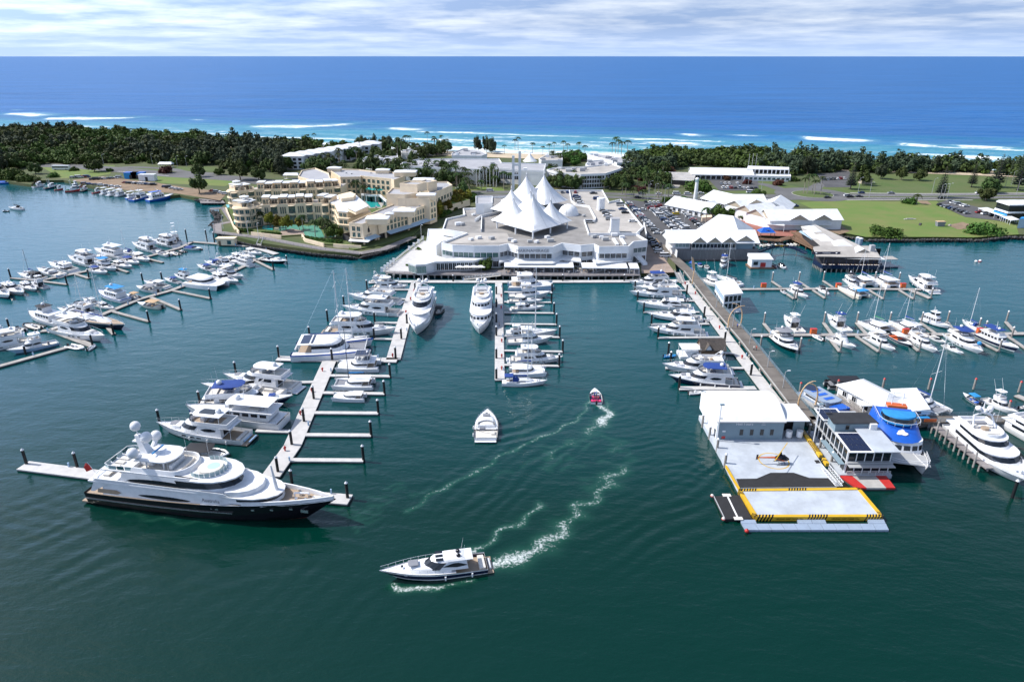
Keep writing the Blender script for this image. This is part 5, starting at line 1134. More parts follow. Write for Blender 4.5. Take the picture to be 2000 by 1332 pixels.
 # sun deck
 o=lambda q,z:ring2(X(.10)+q,X(.585)-q,.43*B-q,8,z);part('sun_deck',MB().loft([o(.3,9.3),o(0,9.5),o(0,9.75)],c1=True),M.gel,r,35)
 co=lambda q,z:ring2(X(.22)+q,X(.45)-q,.42*B-q,3,z);part('sun_deck_coaming',MB().loft([co(0,9.7),co(.3,10.75),co(.5,10.75),co(.6,9.9)],c1=False),M.gel,r,35);part('sun_deck_floor',MB().poly(co(.6,9.86)),M.pale,r)
 part('wing_hardtop',slab(X(.235),X(.385),.33*B,2.4,12.0,.25,.15),M.gel,r,35);posts(r,[(X(.27),2.6),(X(.27),-2.6),(X(.34),2.4),(X(.34),-2.4)],9.8,12.05,.18,M.gel)
 part('bar_counter',MB().box(X(.36),X(.37),-2.2,2.2,9.9,11.0),M.gel,r);part('sofa',MB().box(X(.39),X(.41),-2.6,2.6,9.9,10.4),M.pale,r)
 part('jacuzzi',MB().cyl((X(.505),0,9.75),(X(.505),0,10.35),2.6,2.5,20),M.pale,r,40);part('jacuzzi_water',MB().cyl((X(.515),.3,10.35),(X(.515),.3,10.37),1.3,1.3,16),M.awning,r)
 gl=MB();pr=MB()
 for k in range(15):
  a=-2.05+4.1*k/15;b=-2.05+4.1*(k+.88)/15;cx=X(.495);rr=3.6;p0=(cx+rr*1.1*cos(a),rr*sin(a));p1=(cx+rr*1.1*cos(b),rr*sin(b))
  part('glass_panel',MB().bar(p0,p1,.06,9.78,10.65),M.paleglass,r);pr.cyl((p0[0],p0[1],9.75),(p0[0],p0[1],10.75),.06,.06,4)
 part('glass_rail_post',pr,M.gel,r)
 pa=[(X(.225),-.38*B),(X(.13),-.40*B),(X(.105),-.34*B),(X(.105),.34*B),(X(.13),.40*B),(X(.225),.38*B)];rl=MB()
 for p,q in zip(pa[:-1],pa[1:]):
  nseg=max(1,int((Vec(q)-Vec(p)).length/1.5))
  for k in range(nseg):
   a=Vec(p).lerp(Vec(q),(k+.06)/nseg);b=Vec(p).lerp(Vec(q),(k+.94)/nseg);part('glass_panel',MB().bar(a,b,.06,9.78,10.6),M.tealglass if k%2 else M.paleglass,r)
  rl.tube([(p[0],p[1],10.68),(q[0],q[1],10.68)],.06,4)
 part('aft_handrail',rl,M.gel,r)
 for k in range(5):
  y=-3.0+1.5*k;part('sun_lounger',MB().box(X(.125),X(.16),y-.5,y+.5,9.8,10.1),M.pale,r)
 for y in(-2.5,0,2.5):part('sun_lounger',MB().box(X(.185),X(.215),y-.7,y+.7,9.8,10.05),M.pale,r)
 # radar mast with four domes
 mx=X(.245);ms=MB();ms.loft([[(mx-1.3,-1.6,10),(mx+2.2,-1.6,10),(mx+2.2,1.6,10),(mx-1.3,1.6,10)],[(mx-1.0,-.8,13),(mx+.6,-.8,13),(mx+.6,.8,13),(mx-1.0,.8,13)],[(mx-1.8,-.45,16.3),(mx-.8,-.45,16.3),(mx-.8,.45,16.3),(mx-1.8,.45,16.3)]])
 for sg in(-1,1):ms.tube([(mx,sg*.9,11.5),(mx-.2,sg*2.8,12.6),(mx-.2,sg*3.6,13.4)],.55,7)
 ms.box(mx-2.6,mx+.9,-.5,.5,14.6,14.9);ms.cyl((mx-1.2,0,16.2),(mx-1.4,0,17.6),.12,.1,6);part('radar_mast',ms,M.gel,r,30)
 for p,rr in(((mx-.2,-3.7,13.2),1.15),((mx-.2,3.7,13.2),1.1),((mx+.6,.0,15.0),1.15),((mx-1.4,0,17.5),1.05)):
  q=MB();q.cyl((p[0],p[1],p[2]),(p[0],p[1],p[2]+.5),rr*.7,rr*.98,14);q.sphere((p[0],p[1],p[2]+rr*.8),rr,16,10);part('satellite_dome',q,M.gel,r,50)
 part('radar_scanner',MB().box(mx+2.6,mx+2.85,-1.8,1.8,13.0,13.25),M.cyan,r)
 for x_,y_ in((X(.37),-3.2),(X(.37),3.2),(X(.46),3.4)):aerial(r,(x_,y_,10),5.0,0)
 # aft decks
 for sg in(-1,1):
  q=MB();q.v=[(X(.072),sg*(w+.06),5.1),(X(.15),sg*(w+.06),5.1),(X(.17),sg*(w+.055),4.6),(X(.15),sg*(w+.05),4.05),(X(.065),sg*(w+.05),4.05)];q.f=[(0,1,2,3,4)];q.m=[0];part('deck_opening',q,M.teak,r)
 part('aft_sofa',MB().box(X(.075),X(.10),-3,3,6.9,7.4),M.pale,r);part('aft_table',MB().cyl((X(.13),0,6.9),(X(.13),0,7.6),1.3,1.3,14),M.teak,r)
 part('upper_bulwark',MB().tube([(X(.20),-w,7.5),(X(.06),-w,7.5),(X(.045),-3,7.5),(X(.045),3,7.5),(X(.06),w,7.5),(X(.20),w,7.5)],.12,4),M.gel,r)
 uw=MB()
 for sg in(-1,1):uw.loft([[(X(.05),sg*w,6.8),(X(.62),sg*w,6.8),(X(.62),sg*(w-.12),6.8),(X(.05),sg*(w-.12),6.8)],[(X(.075),sg*(w+.02),7.55),(X(.60),sg*(w+.02),7.35),(X(.60),sg*(w-.1),7.35),(X(.075),sg*(w-.1),7.55)]])
 part('upper_bulwark',uw,M.gel,r)
 # foredeck: foremast, winches, crane, bulwark
 fb=MB();
 for sg in(-1,1):
  for a,b in zip((.66,.74,.82,.88,.93,.97),(.74,.82,.88,.93,.97,.992)):
   pa_=(X(a),sg*(hw(a)-.06));pb_=(X(b),sg*(hw(b)-.04));fb.add([(pa_[0],pa_[1],sz(a)-.3),(pb_[0],pb_[1],sz(b)-.3),(pb_[0],pb_[1],sz(b)+.75),(pa_[0],pa_[1],sz(a)+.75),(pa_[0],pa_[1]-sg*.3,sz(a)+.75),(pb_[0],pb_[1]-sg*.3,sz(b)+.75),(pb_[0],pb_[1]-sg*.3,sz(b)-.3),(pa_[0],pa_[1]-sg*.3,sz(a)-.3)],[(0,1,2,3),(3,2,5,4),(4,5,6,7)])
 part('bow_bulwark',fb,M.gel,r);part('foremast',MB().cyl((X(.765),0,6.2),(X(.755),0,12.2),.45,.16,8),M.gel,r,40)
 for x_,y_,s in((.85,1.0,.8),(.85,-1.0,.8),(.885,.8,.6),(.885,-.8,.6),(.91,0,.5),(.83,2.3,.5),(.83,-2.3,.5)):part('winch',MB().cyl((X(x_),y_,sz(x_)-.3),(X(x_),y_,sz(x_)+.5*s),.5*s,.4*s,9),M.steel,r)
 part('crane',MB().tube([(X(.835),0,5.2),(X(.835),0,6.0),(X(.89),.4,6.1)],.2,6),M.gel,r);part('foredeck_hatch',MB().box(X(.905),X(.935),-.9,.9,5.0,5.35),M.pale,r)
 # flag and name
 part('ensign_staff',MB().cyl((X(.03),-2.2,6.9),(X(.005),-2.2,9.4),.06,.04,5),M.gel,r);q=MB()
 for k in range(5):q.add([(X(.012)-.32*k,-2.2+.1*sin(k),9.0-.16*k),(X(.012)-.32*(k+1),-2.2+.1*sin(k+1),9.0-.16*(k+1)),(X(.02)-.32*(k+1),-2.2+.1*sin(k+1),7.7-.14*(k+1)),(X(.02)-.32*k,-2.2+.1*sin(k),7.7-.14*k)],[(0,1,2,3)])
 part('ensign',q,M.red,r)
 lettering('Australia',1.15,M.seat,r,(X(.545),-w-.10,5.35),(PI/2,0,0),.02,'name_lettering')
superyacht()
def white_yacht(stern,bow,label,L,B,style,levels=3,hullc='white'):
 a=at(stern[0],stern[1],1);b=at(bow[0],bow[1],1);d=(b-a).normalized()
 if L:a=b-d*L
 L=(b-a).length;c=(a+b)/2;r=thing('superyacht',label,'superyacht',(c.x,c.y,0),atan2(d.y,d.x));g=M.glass
 f0,f1=.075*L,.115*L;H=hull(r,L,B,f0,f1,bands_of(hullc),fine=2.6,rake=.14,N=16);X=lambda t:-L/2+L*t;hw,sz=H[0],H[1];deck(r,H,.01,.985,.35,M.gel,'main_deck',.02)
 h=.062*L;z=f0;dz=sz(.6)-f0;w=.455*B
 t1s={'slope':(.84,.66,.52),'round':(.80,.62,.50),'three':(.78,.62,.50)}[style]
 for lv in range(levels):
  z0=z+lv*h+dz*(.8 if lv==0 else.55);z1=z+(lv+1)*h+dz*.55;ww=w*(1-.10*lv);nose={'slope':.17,'round':.13,'three':.15}[style]*L;rf={'slope':.13,'round':.045,'three':.09}[style]*L*(1 if lv else(1.1 if style=='slope' else 1))
  if lv==levels-1:
   o=lambda q,zz:ring2(X(.14)+q,X(t1s[lv])-q,ww-q,nose*.9,zz);part('sun_deck_coaming',MB().loft([o(0,z0-.1),o(-.05,z0+.9),o(.2,z0+.9),o(.35,z0+.1)],c1=False),M.gel,r,35);part('sun_deck_floor',MB().poly(o(.35,z0+.08)),M.pale,r)
   part('sofa',MB().box(X(.40),X(.44),-ww*.6,ww*.6,z0+.1,z0+.55),M.pale,r);part('sofa',MB().box(X(.2),X(.25),-ww*.6,ww*.6,z0+.1,z0+.55),M.seat,r);part('table',MB().cyl((X(.34),0,z0),(X(.34),0,z0+.75),.9,.9,10),M.teak,r);zt=z0
   for q in(-1,1):part('lounge_chair',MB().cyl((X(.30),q*ww*.5,z0+.1),(X(.30),q*ww*.5,z0+.7),.8,.8,10),M.pale,r)
  else:
   m=Cab(X(.10+.06*lv),X(t1s[lv]),ww,nose,z0-(.4 if lv==0 else.02),z1,rf,0,.06);part('deck_house',m.walls(MB(),.01),M.gel,r,35);n=len(m.ring(0))
   m_lo,m_hi=(.42,.78)
   if style=='round':
    for i in list(range(4,n-5)):
     q=m.strip(i,i+1,m_lo,m_hi,.05);cx=[sum(v[j]for v in q.v)/4 for j in range(3)];q.v=[tuple(cx[j]+(v[j]-cx[j])*(.78 if j<2 else 1)for j in range(3))for v in q.v];part('window',q,g,r)
   elif lv>0 or style=='three':part('windscreen',m.strip(5,13,m_lo,m_hi+.05,.05),g,r)
   part('side_window',m.strip(1,5,m_lo,m_hi,.05),g,r);part('side_window',m.strip(n-6,n-2,m_lo,m_hi,.05),g,r)
   part('deck_overhang',slab(X(.05+.05*lv),X(t1s[lv])-rf*.75,ww*1.05,nose,z1-.02,.18,.02),M.gel,r,35)
 mx=X(.27);ms=MB()
 for sg in(-1,1):ms.tube([(mx+1.5,sg*w*.62,zt+.6),(mx,sg*w*.5,zt+3.0),(mx-.4,0,zt+3.6)],.22,6)
 ms.cyl((mx-.4,0,zt+3.4),(mx-.6,0,zt+6.6),.22,.08,6);ms.box(mx-.9,mx+.2,-1.6,1.6,zt+4.3,zt+4.45);part('radar_mast',ms,M.gel,r,40)
 for p in((mx-.2,-1.4,zt+4.4),(mx-.2,1.4,zt+4.4),(mx,0,zt+3.7)):dome(r,p,.75,'satellite_dome')
 aerial(r,(X(.3),w*.7,zt+.8),6,0);aerial(r,(X(.3),-w*.7,zt+.8),6,0)
 fb=MB()
 for sg in(-1,1):
  for a_,b_ in zip((.60,.72,.82,.90,.96),(.72,.82,.90,.96,.99)):
   p0=(X(a_),sg*(hw(a_)-.05),sz(a_));p1=(X(b_),sg*(hw(b_)-.03),sz(b_));fb.add([(p0[0],p0[1],p0[2]-.4),(p1[0],p1[1],p1[2]-.4),(p1[0],p1[1],p1[2]+.55),(p0[0],p0[1],p0[2]+.55)],[(0,1,2,3)])
 part('bow_bulwark',fb,M.gel,r)
 for x_,y_ in((.88,.6),(.88,-.6),(.92,0)):part('winch',MB().cyl((X(x_),y_,sz(x_)-.4),(X(x_),y_,sz(x_)+.25),.4,.3,8),M.steel,r)
 part('anchor',MB().box(X(.955)-.3,X(.955)+.3,-.9*hw(.93)-.1,-.9*hw(.93)+.15,sz(.95)*.55,sz(.95)*.7),M.seat,r);bow_rail(r,H,.62,.9,.035,.3);fenders(r,H,(.2,.35,.5),1,M.navy);return r
white_yacht((833,592),(811,660),'left one of the two bow-on white yachts, with long smooth sloping foredeck',38,8.4,'slope')
white_yacht((943,590),(936,659),'right one of the two bow-on white yachts, with rows of small square front windows',38,8.2,'round')
boat('rib',(861,603),(856,610),'dark covered tender tied to the side of the sloping foredeck yacht',tube=M.rubberblack,hull='black',len=6.5,B=3.2,bimini=M.blackcanvas)
white_yacht((1872,835),(2006,952),'large white charter yacht with flat white roof alongside the piled jetty at right',None,9.5,'three',3)
white_yacht((1968,822),(2120,905),'white yacht with open upper decks behind the charter yacht, cut by the right edge',None,8.0,'three',3)
def whale_cat():
 a=at(1728,838,1.0);b=at(1772,925,1.0);d=(b-a).normalized();L=(b-a).length;c=(a+b)/2;B=10.6
 r=thing('tour_catamaran','big blue and white tour catamaran with glass wheelhouse, bows to the camera','tour boat',(c.x,c.y,0),atan2(d.y,d.x));g=M.glass;hb=3.0
 for sg in(-1,1):hull(r,L,hb,2.6,3.6,[M.gel]*3+[M.antifoul],fine=3,rake=.10,y0=sg*(B/2-hb/2),stern=.95)
 part('wet_deck',MB().box(-.48*L,.30*L,-B/2+1,B/2-1,1.6,2.7),M.gel,r)
 m1=Cab(-.46*L,.22*L,B*.485,2.8,2.6,5.4,1.0,0,.04);part('main_cabin',m1.walls(MB(),.01),M.gel,r,30);n=len(m1.ring(0))
 for i in list(range(5,n-6)):
  q=m1.strip(i,i+1,.30,.72,.05);cx=[sum(v[j]for v in q.v)/4 for j in range(3)];q.v=[tuple(cx[j]+(v[j]-cx[j])*(.75 if j<2 else 1)for j in range(3))for v in q.v];part('front_window',q,g,r)
 for sg in(0,1):part('side_window',m1.strip(1,4,.35,.7,.05)if sg==0 else m1.strip(n-5,n-2,.35,.7,.05),g,r)
 m2=Cab(-.44*L,.20*L,B*.46,4.5,5.4,8.0,5.5,0,.10);part('blue_upper_works',m2.walls(MB(),.01),M.blue,r,35)
 m3=Cab(-.22*L,.02*L,B*.36,3.0,8.0,9.7,.8,.2,.05);part('wheelhouse',m3.walls(MB(),.02),M.cyan,r,35);m3.glaze(r,g,.25,.8,1,5,True)
 rl=MB();pth=ring2(-.40*L,.06*L,B*.43,3.4,8.9);rl.tube([Vec(p)for p in pth],.06,4)
 for p in pth:rl.cyl((p[0],p[1],8.0),p,.05,.05,4)
 part('upper_rail',rl,M.gel,r);part('roof_rack',MB().box(-.34*L,-.25*L,-2.2,2.2,9.8,10.4),M.orange,r)
 ms=MB();ms.tube([(-.3*L,-1.2,9.7),(-.3*L,-1.2,13.5),(-.3*L,1.2,13.5),(-.3*L,1.2,9.7)],.1,5);ms.cyl((-.3*L,-1.8,12.4),(-.3*L,1.8,12.4),.08,.08,4);part('signal_mast',ms,M.gel,r)
 fd=MB();fd.box(.22*L,.46*L,-B/2+.5,B/2-.5,2.9,3.05);part('foredeck',fd,M.grey,r);rl=MB()
 for zz in(3.5,4.0):rl.tube([(.22*L,-B/2+.3,zz+.2),(.44*L,-B/2+.8,zz+.3),(.46*L,-1.6,zz),(.44*L,0,zz-.2),(.46*L,1.6,zz),(.44*L,B/2-.8,zz+.3),(.22*L,B/2-.3,zz+.2)],.06,4)
 part('bow_rail',rl,M.gel,r)
 # whale-like white emblem on the blue slope
 q=MB();n3=18;pts=[]
 for k in range(n3):
  t=2*PI*k/n3;rad=1.0+.22*sin(3*t)+.12*cos(5*t);pts.append((.75*rad*sin(t),1.15*rad*cos(t)))
 sl_=(8.0-5.4)/5.5
 q.add([(x+.145*L-1.5,y,8.0-(x+.145*L-1.5-(.20*L-5.5))*sl_+.12)for x,y in pts],[tuple(range(n3))]);part('emblem',q,M.gel,r)
whale_cat()
def tour_boat():
 a=at(1572,768,1);b=at(1650,815,1);d=(b-a).normalized();L=(b-a).length;c=(a+b)/2
 r=thing('tour_boat','low blue and white tour boat between the road pier and the white pontoon house','tour boat',(c.x,c.y,0),atan2(d.y,d.x));B=7.5
 H=hull(r,L,B,1.9,2.4,bands_of('white'),fine=3,rake=.08);deck(r,H,.01,.98,.05,M.bluecube,'deck');
 part('roof_panel',MB().box(-.35*L,.2*L,-.36*B,.36*B,2.0,3.4),M.gel,r);part('roof',slab(-.38*L,.24*L,.40*B,.06*L,3.4,.15,.03),M.bluecube,r)
 for q in range(3):part('blue_deck_patch',MB().box(-.3*L+q*.17*L,-.22*L+q*.17*L,-.2*B,.2*B,3.62,3.68),M.blue,r)
 part('blue_deck_patch',MB().cyl((-.36*L,0,3.62),(-.36*L,0,3.7),1.8,1.8,14),M.navy,r);part('slide',MB().box(.26*L,.44*L,-.3*B,.3*B,2.3,3.0),M.blue,r);bow_rail(r,H,.1,1.0,.04,.1,12);part('side_stripe',MB().box(-.3*L,.2*L,-.365*B,.365*B,2.4,2.9),M.glass,r)
tour_boat()
# buildings
def mid(P):return Vec((sum(p[0]for p in P)/len(P),sum(p[1]for p in P)/len(P),0))
def grow(Q,s):
 c=mid(Q);return[c+(p-c)*s for p in Q]
def ccw(P):
 n=len(P);a=sum(P[i][0]*P[(i+1)%n][1]-P[(i+1)%n][0]*P[i][1]for i in range(n));return P if a>0 else P[::-1]
def building(name,label,c,cat='building',group=None,z=2.0):return thing(name,label,cat,(c[0],c[1],z),0,group)
def W_(root,mb,mt,name,smooth=None,label=None):return part(name,mb,mt,root,smooth,True,label)
def block(root,pts,z1,z0,wall,roof,par=.7,px=True,th=.35,names=('wall','roof','parapet'),over=0):
 """walls with a recessed flat roof behind a parapet"""
 P=ccw(atl(pts,z1)if px else[Vec((p[0],p[1],0))for p in pts]);c=mid(P)
 W_(root,MB().prism(P,z0,z1-par,cap=False),wall,names[0])
 W_(root,MB().poly(P,z1-par),roof,names[1])
 if par>0:
  n=len(P);inn=[]
  for i in range(n):
   a,b,d=P[i-1],P[i],P[(i+1)%n];e1=Vec((b[0]-a[0],b[1]-a[1])).normalized();e2=Vec((d[0]-b[0],d[1]-b[1])).normalized();n1=Vec((-e1.y,e1.x));n2=Vec((-e2.y,e2.x));m=(n1+n2)
   m=m/max(.35,m.dot(n1));inn.append(Vec((b[0]+m.x*th,b[1]+m.y*th,0)))
  mb=MB();o=.12
  for i in range(n):
   j=(i+1)%n;A,B_,C_,D_=P[i],P[j],inn[j],inn[i]
   mb.add([(A[0],A[1],z1-par),(B_[0],B_[1],z1-par),(B_[0],B_[1],z1),(A[0],A[1],z1),(D_[0],D_[1],z1),(C_[0],C_[1],z1),(C_[0],C_[1],z1-par),(D_[0],D_[1],z1-par)],[(0,1,2,3),(3,2,5,4),(4,5,6,7)])
  W_(root,mb,wall,names[2])
 return P
WMESH={}
def win_mesh(w,h,gl,fr,bars=1,d=.12):
 key=(round(w,2),round(h,2),gl.name,fr.name,bars)
 if key not in WMESH:
  mb=MB();f=min(.12,w*.1);mb.box(-w/2,w/2,-.03,.05,0,h)
  mb.cm=1
  for x0,x1,z0,z1 in((-w/2-f,-w/2,-f,h+f),(w/2,w/2+f,-f,h+f),(-w/2,w/2,h,h+f),(-w/2,w/2,-f,0)):mb.box(x0,x1,-.02,d,z0,z1)
  for k in range(bars):x=-w/2+w*(k+1)/(bars+1);mb.box(x-.035,x+.035,.0,.09,0,h)
  WMESH[key]=mb.mesh('window',[gl,fr])
 return WMESH[key]
def windows(root,a,b,z0,h,n,frac=.6,gl='tealglass',fr='wallcream',margin=.5,bars=1,name='window',out=1):
 """n windows along the wall line a-b (outward normal to the right of a->b when out=1)"""
 a=Vec((a[0],a[1],0));b=Vec((b[0],b[1],0));d=b-a;L=d.length;d.normalize();step=(L-2*margin)/n;me=win_mesh(step*frac,h,M[gl],M[fr],bars)
 nn=Vec((d.y,-d.x,0))*out;ang=atan2(d.y,d.x)+(PI if out==1 else 0)
 for k in range(n):
  p=a+d*(margin+step*(k+.5))+nn*.02;o=link(name,me,root,(p.x-root.location[0],p.y-root.location[1],z0-root.location[2]));o.rotation_euler=(0,0,ang)
def gable(root,c,ln,wd,rot,z0,ze,zr,wall=None,roof=None,gab=None,over=.7,hip=.0,names=('wall','roof','gable_end')):
 wall=wall or M.wall;roof=roof or M.sheet;cs,sn=cos(rot),sin(rot)
 T=lambda x,y,z:(c[0]+x*cs-y*sn,c[1]+x*sn+y*cs,z);l,w=ln/2,wd/2
 P=[T(-l,-w,0),T(l,-w,0),T(l,w,0),T(-l,w,0)];W_(root,MB().prism(P,z0,ze-.02,cap=False),wall,names[0])
 lo,wo=l+over,w+over;zs=ze-over*(zr-ze)/w;t=.16
 for sg in(-1,1):
  q=MB();e=[T(-lo,sg*wo,zs),T(lo,sg*wo,zs),T(lo-hip,0,zr),T(-lo+hip,0,zr)]
  up=[(x,y,z+t)for x,y,z in e];q.add(e+up,[(0,1,2,3),(4,5,6,7),(0,1,5,4),(1,2,6,5),(2,3,7,6),(3,0,4,7)]);W_(root,q,roof,names[1])
 for sg in(-1,1):
  if hip:q=MB().add([T(sg*lo,-wo,zs+.1),T(sg*lo,wo,zs+.1),T(sg*(lo-hip),0,zr+.1)],[(0,1,2)]);W_(root,q,roof,'hip_end')
  else:W_(root,MB().add([T(sg*(l+.02),-w,ze-.02),T(sg*(l+.02),w,ze-.02),T(sg*(l+.02),0,zr-.05)],[(0,1,2)]),gab or wall,names[2])
 return T
def railing(root,pts,z,h=1.05,step=2.0,r=.04,mt='steel',mid=1,name='railing'):
 mb=MB();P=[Vec((p[0],p[1],z))for p in pts]
 for a,b in zip(P[:-1],P[1:]):
  n=max(1,int((b-a).length/step))
  for k in range(n+1):p=a.lerp(b,k/n);mb.cyl(p,p+Vec((0,0,h)),r,r,4)
  for q in range(mid+1):hh=Vec((0,0,h*(1-q/(mid+1))));mb.cyl(a+hh,b+hh,r,r,4)
 return W_(root,mb,M[mt],name)
 # shopping centre with tents
ZR=12.6
mall=building('shopping_centre','large white shopping centre with white tent roof, rooftop car park and MARINAMIRAGE lettering',at(1040,470,2))
roofpx=[(862,474),(884,478.5),(925,480),(975,480),(992,476),(1012,482),(1080,482),(1098,475),(1135,479),(1160,477),(1170,482),(1228,481),(1238,472),(1265,469),(1243,456),(1257,443),(1212,389),(1190,394),(1177,371),(1080,371),(1078,382),(1040,382),(960,384),(960,394),(930,394),(929,406),(904,407),(907,419),(871,427),(864,447),(911,455)]
P=block(mall,roofpx,ZR,9.4,M.wall,M.roofgrey,.9,th=.5)
W_(mall,MB().prism([p+Vec((0,2.6,0))if p.y<330 and p.x>-50 and p.x<76 else p for p in ccw(atl(roofpx,ZR))],2,9.4,cap=False),M.wall,'wall')
W_(mall,MB().poly(atl([(1113,373.5),(1175,373.5),(1189,396.5),(1211,391.5),(1254,443.5),(1236,456),(1150,457),(1140,430),(1160,428),(1150,404),(1120,399)],ZR),ZR-.84),M.roofpale,'roof_car_park')
for pts in([(1112,372),(1116,392),(1124,399),(1150,403),(1163,426),(1162,431),(1141,430),(1150,457),(1250,457)],):
 Q=atl(pts,ZR);q=MB()
 for a,b in zip(Q[:-1],Q[1:]):q.bar(a,b,.4,ZR-.88,ZR+.35)
 W_(mall,q,M.wall,'roof_parapet')
W_(mall,MB().poly(atl([(905,452),(990,452),(1000,470),(870,472)],ZR),ZR-.86),M.roofpale,'roof_patch')
# two glazed storeys facing the water follow the zig-zag of the roof edge, set back below the white fascia
front=[P_ for P_ in atl([(862,474),(884,478.5),(925,480),(975,480),(992,476),(1012,482),(1080,482),(1098,475),(1135,479),(1160,477),(1170,482),(1228,481),(1238,472),(1265,469)],ZR)]
fr=[Vec((p.x,p.y+1.3,0))for p in front]
q=MB();FZ=9.4
for a,b in zip(front[:-1],front[1:]):q.quad((a.x,a.y-.25,FZ),(b.x,b.y-.25,FZ),(b.x,b.y-.05,ZR-.3),(a.x,a.y-.05,ZR-.3))
W_(mall,q,M.wall,'sloped_fascia')
for i,(a,b)in enumerate(zip(fr[:-1],fr[1:])):
 L=(b-a).length;W_(mall,MB().bar(a,b,.4,2.0,FZ),M.wall,'front_wall')
 n=max(1,round(L/2.6));g_='greenglass' if i<3 else('glass' if i<11 else 'tealglass');off=Vec((0,-.22,0))
 windows(mall,a+off,b+off,7.0,2.2,n,.84,g_,'wall',.3,3,'upper_window');windows(mall,a+off,b+off,2.6,2.6,n,.84,'glass','wall',.3,2,'shop_window')
 # middle canopy and terraces
can=MB();c0=fr[3:9]
for a,b in zip(c0[:-1],c0[1:]):can.add([(a.x,a.y-.2,6.7),(b.x,b.y-.2,6.7),(b.x,b.y-4.2,5.9),(a.x,a.y-4.2,5.9),(a.x,a.y-4.2,5.3),(b.x,b.y-4.2,5.3)],[(0,1,2,3),(3,2,5,4)])
W_(mall,can,M.sheet,'canopy')
ter=MB();c0=fr[8:13];ter.prism([(c0[0].x+5,c0[0].y-.2),(c0[-1].x-1,c0[-1].y-1.2),(c0[-1].x-2,c0[-1].y-9),(c0[0].x+6,c0[0].y-8)],5.6,6.2);W_(mall,ter,M.wall,'terrace');railing(mall,[(c0[0].x+5.5,c0[0].y-1),(c0[0].x+6,c0[0].y-7.8),(c0[-1].x-2,c0[-1].y-8.8),(c0[-1].x-1,c0[-1].y-1.5)],6.2,1.0,2.4,.05,'alu')
a,b=Vec((c0[0].x+6.2,c0[0].y-7.4,0)),Vec((c0[-1].x-2.2,c0[-1].y-8.4,0));windows(mall,a,b,2.6,2.5,7,.85,'glass','wall',.3,2,'shop_window');W_(mall,MB().bar(a+Vec((0,.4,0)),b+Vec((0,.4,0)),.3,2,5.6),M.wall,'front_wall')
for i,(x,y)in enumerate([(1166,497),(1193,497.5),(1222,496.5),(1238,493)]):
 p=at(x,y,6.2);u=thing('parasol','white square parasol on the upper terrace of the shopping centre, {} from the left'.format(ORD[i]),'parasol',(p.x,p.y,6.2),0,'white terrace parasols');part('pole',MB().cyl((0,0,0),(0,0,2.6),.06,.06,5),M.alu,u);part('canopy',MB().loft([[(-2,-2,2.4),(2,-2,2.4),(2,2,2.4),(-2,2,2.4)],[(-.05,-.05,3.4),(.05,-.05,3.4),(.05,.05,3.4),(-.05,.05,3.4)]]),M.rooftent,u)
 # escalators / stairs
for x0,x1,y in((962,978,506),(1145,1123,505)):
 a=at(x0,514,2.2);b=at(x1,502,6.2);q=MB();d=Vec((0,.9,0));q.add([tuple(a-d),tuple(a+d),tuple(b+d),tuple(b-d)]+[tuple(a-d+Vec((0,0,.9))),tuple(a+d+Vec((0,0,.9))),tuple(b+d+Vec((0,0,.9))),tuple(b-d+Vec((0,0,.9)))],[(0,1,2,3),(0,3,7,4),(1,2,6,5)]);W_(mall,q,M.wall,'stairway')
a=at(1243,500,6);b=at(1260,518,2.2);q=MB();d=Vec((1.1,.4,0));q.add([tuple(a-d),tuple(a+d),tuple(b+d),tuple(b-d)]+[tuple(v+Vec((0,0,1)))for v in(a-d,a+d,b+d,b-d)],[(0,1,2,3),(0,3,7,4),(1,2,6,5)]);W_(mall,q,M.wall,'stairway')
sgn=fr[5].lerp(fr[6],.42);lettering('MARINAMIRAGE',2.0,M.seat,mall,(sgn.x-mall.location[0],front[5].y-.42,0),(PI/2-.1,0,0),.03,'sign_lettering').location=(sgn.x-mall.location[0],front[5].y-.36-mall.location[1],10.75-2)
e_=MB()
for k in range(4):ang=-.7+k*.45;e_.cyl((sgn.x-10.8,front[5].y-.38,10.3),(sgn.x-10.8+1.1*sin(ang),front[5].y-.38,10.3+1.3*cos(ang)),.1,.05,5)
W_(mall,e_,M.seat,'sign_emblem')
# lower pavilion left: glass rotunda corner and low white roofs
p0=atl([(797,512),(815,503.5),(850,498),(872,505),(945,500),(955,503),(925,509),(850,511),(833,516),(812,517)],7.0);lowp=ccw(p0);W_(mall,MB().prism(lowp,6.3,7.0),M.sheet,'low_roof')
lw=[Vec((p.x*1.0+(.8 if p.x<-40 else-.3),p.y+.9,0))for p in lowp];W_(mall,MB().prism(lw,2.0,6.3,cap=False),M.wall,'low_wall')
for(a,b,n_,gl_)in((at(797,513,7),at(812,517.5,7),5,'greenglass'),(at(812,517.5,7),at(832,516.5,7),6,'greenglass'),(at(851,511.4,7),at(923,509.4,7),9,'glass'),(at(926,509,7),at(953,503.6,7),4,'glass')):
 windows(mall,a+Vec((0,.5,0)),b+Vec((0,.5,0)),3.0,3.0,n_,.86,gl_,'wall',.1,1,'pavilion_window')
for pts,z in(([(836,447),(866,447),(912,456),(862,472),(852,480),(833,470)],9.2),):block(mall,pts,z,2,M.wall,M.sheet,.3)
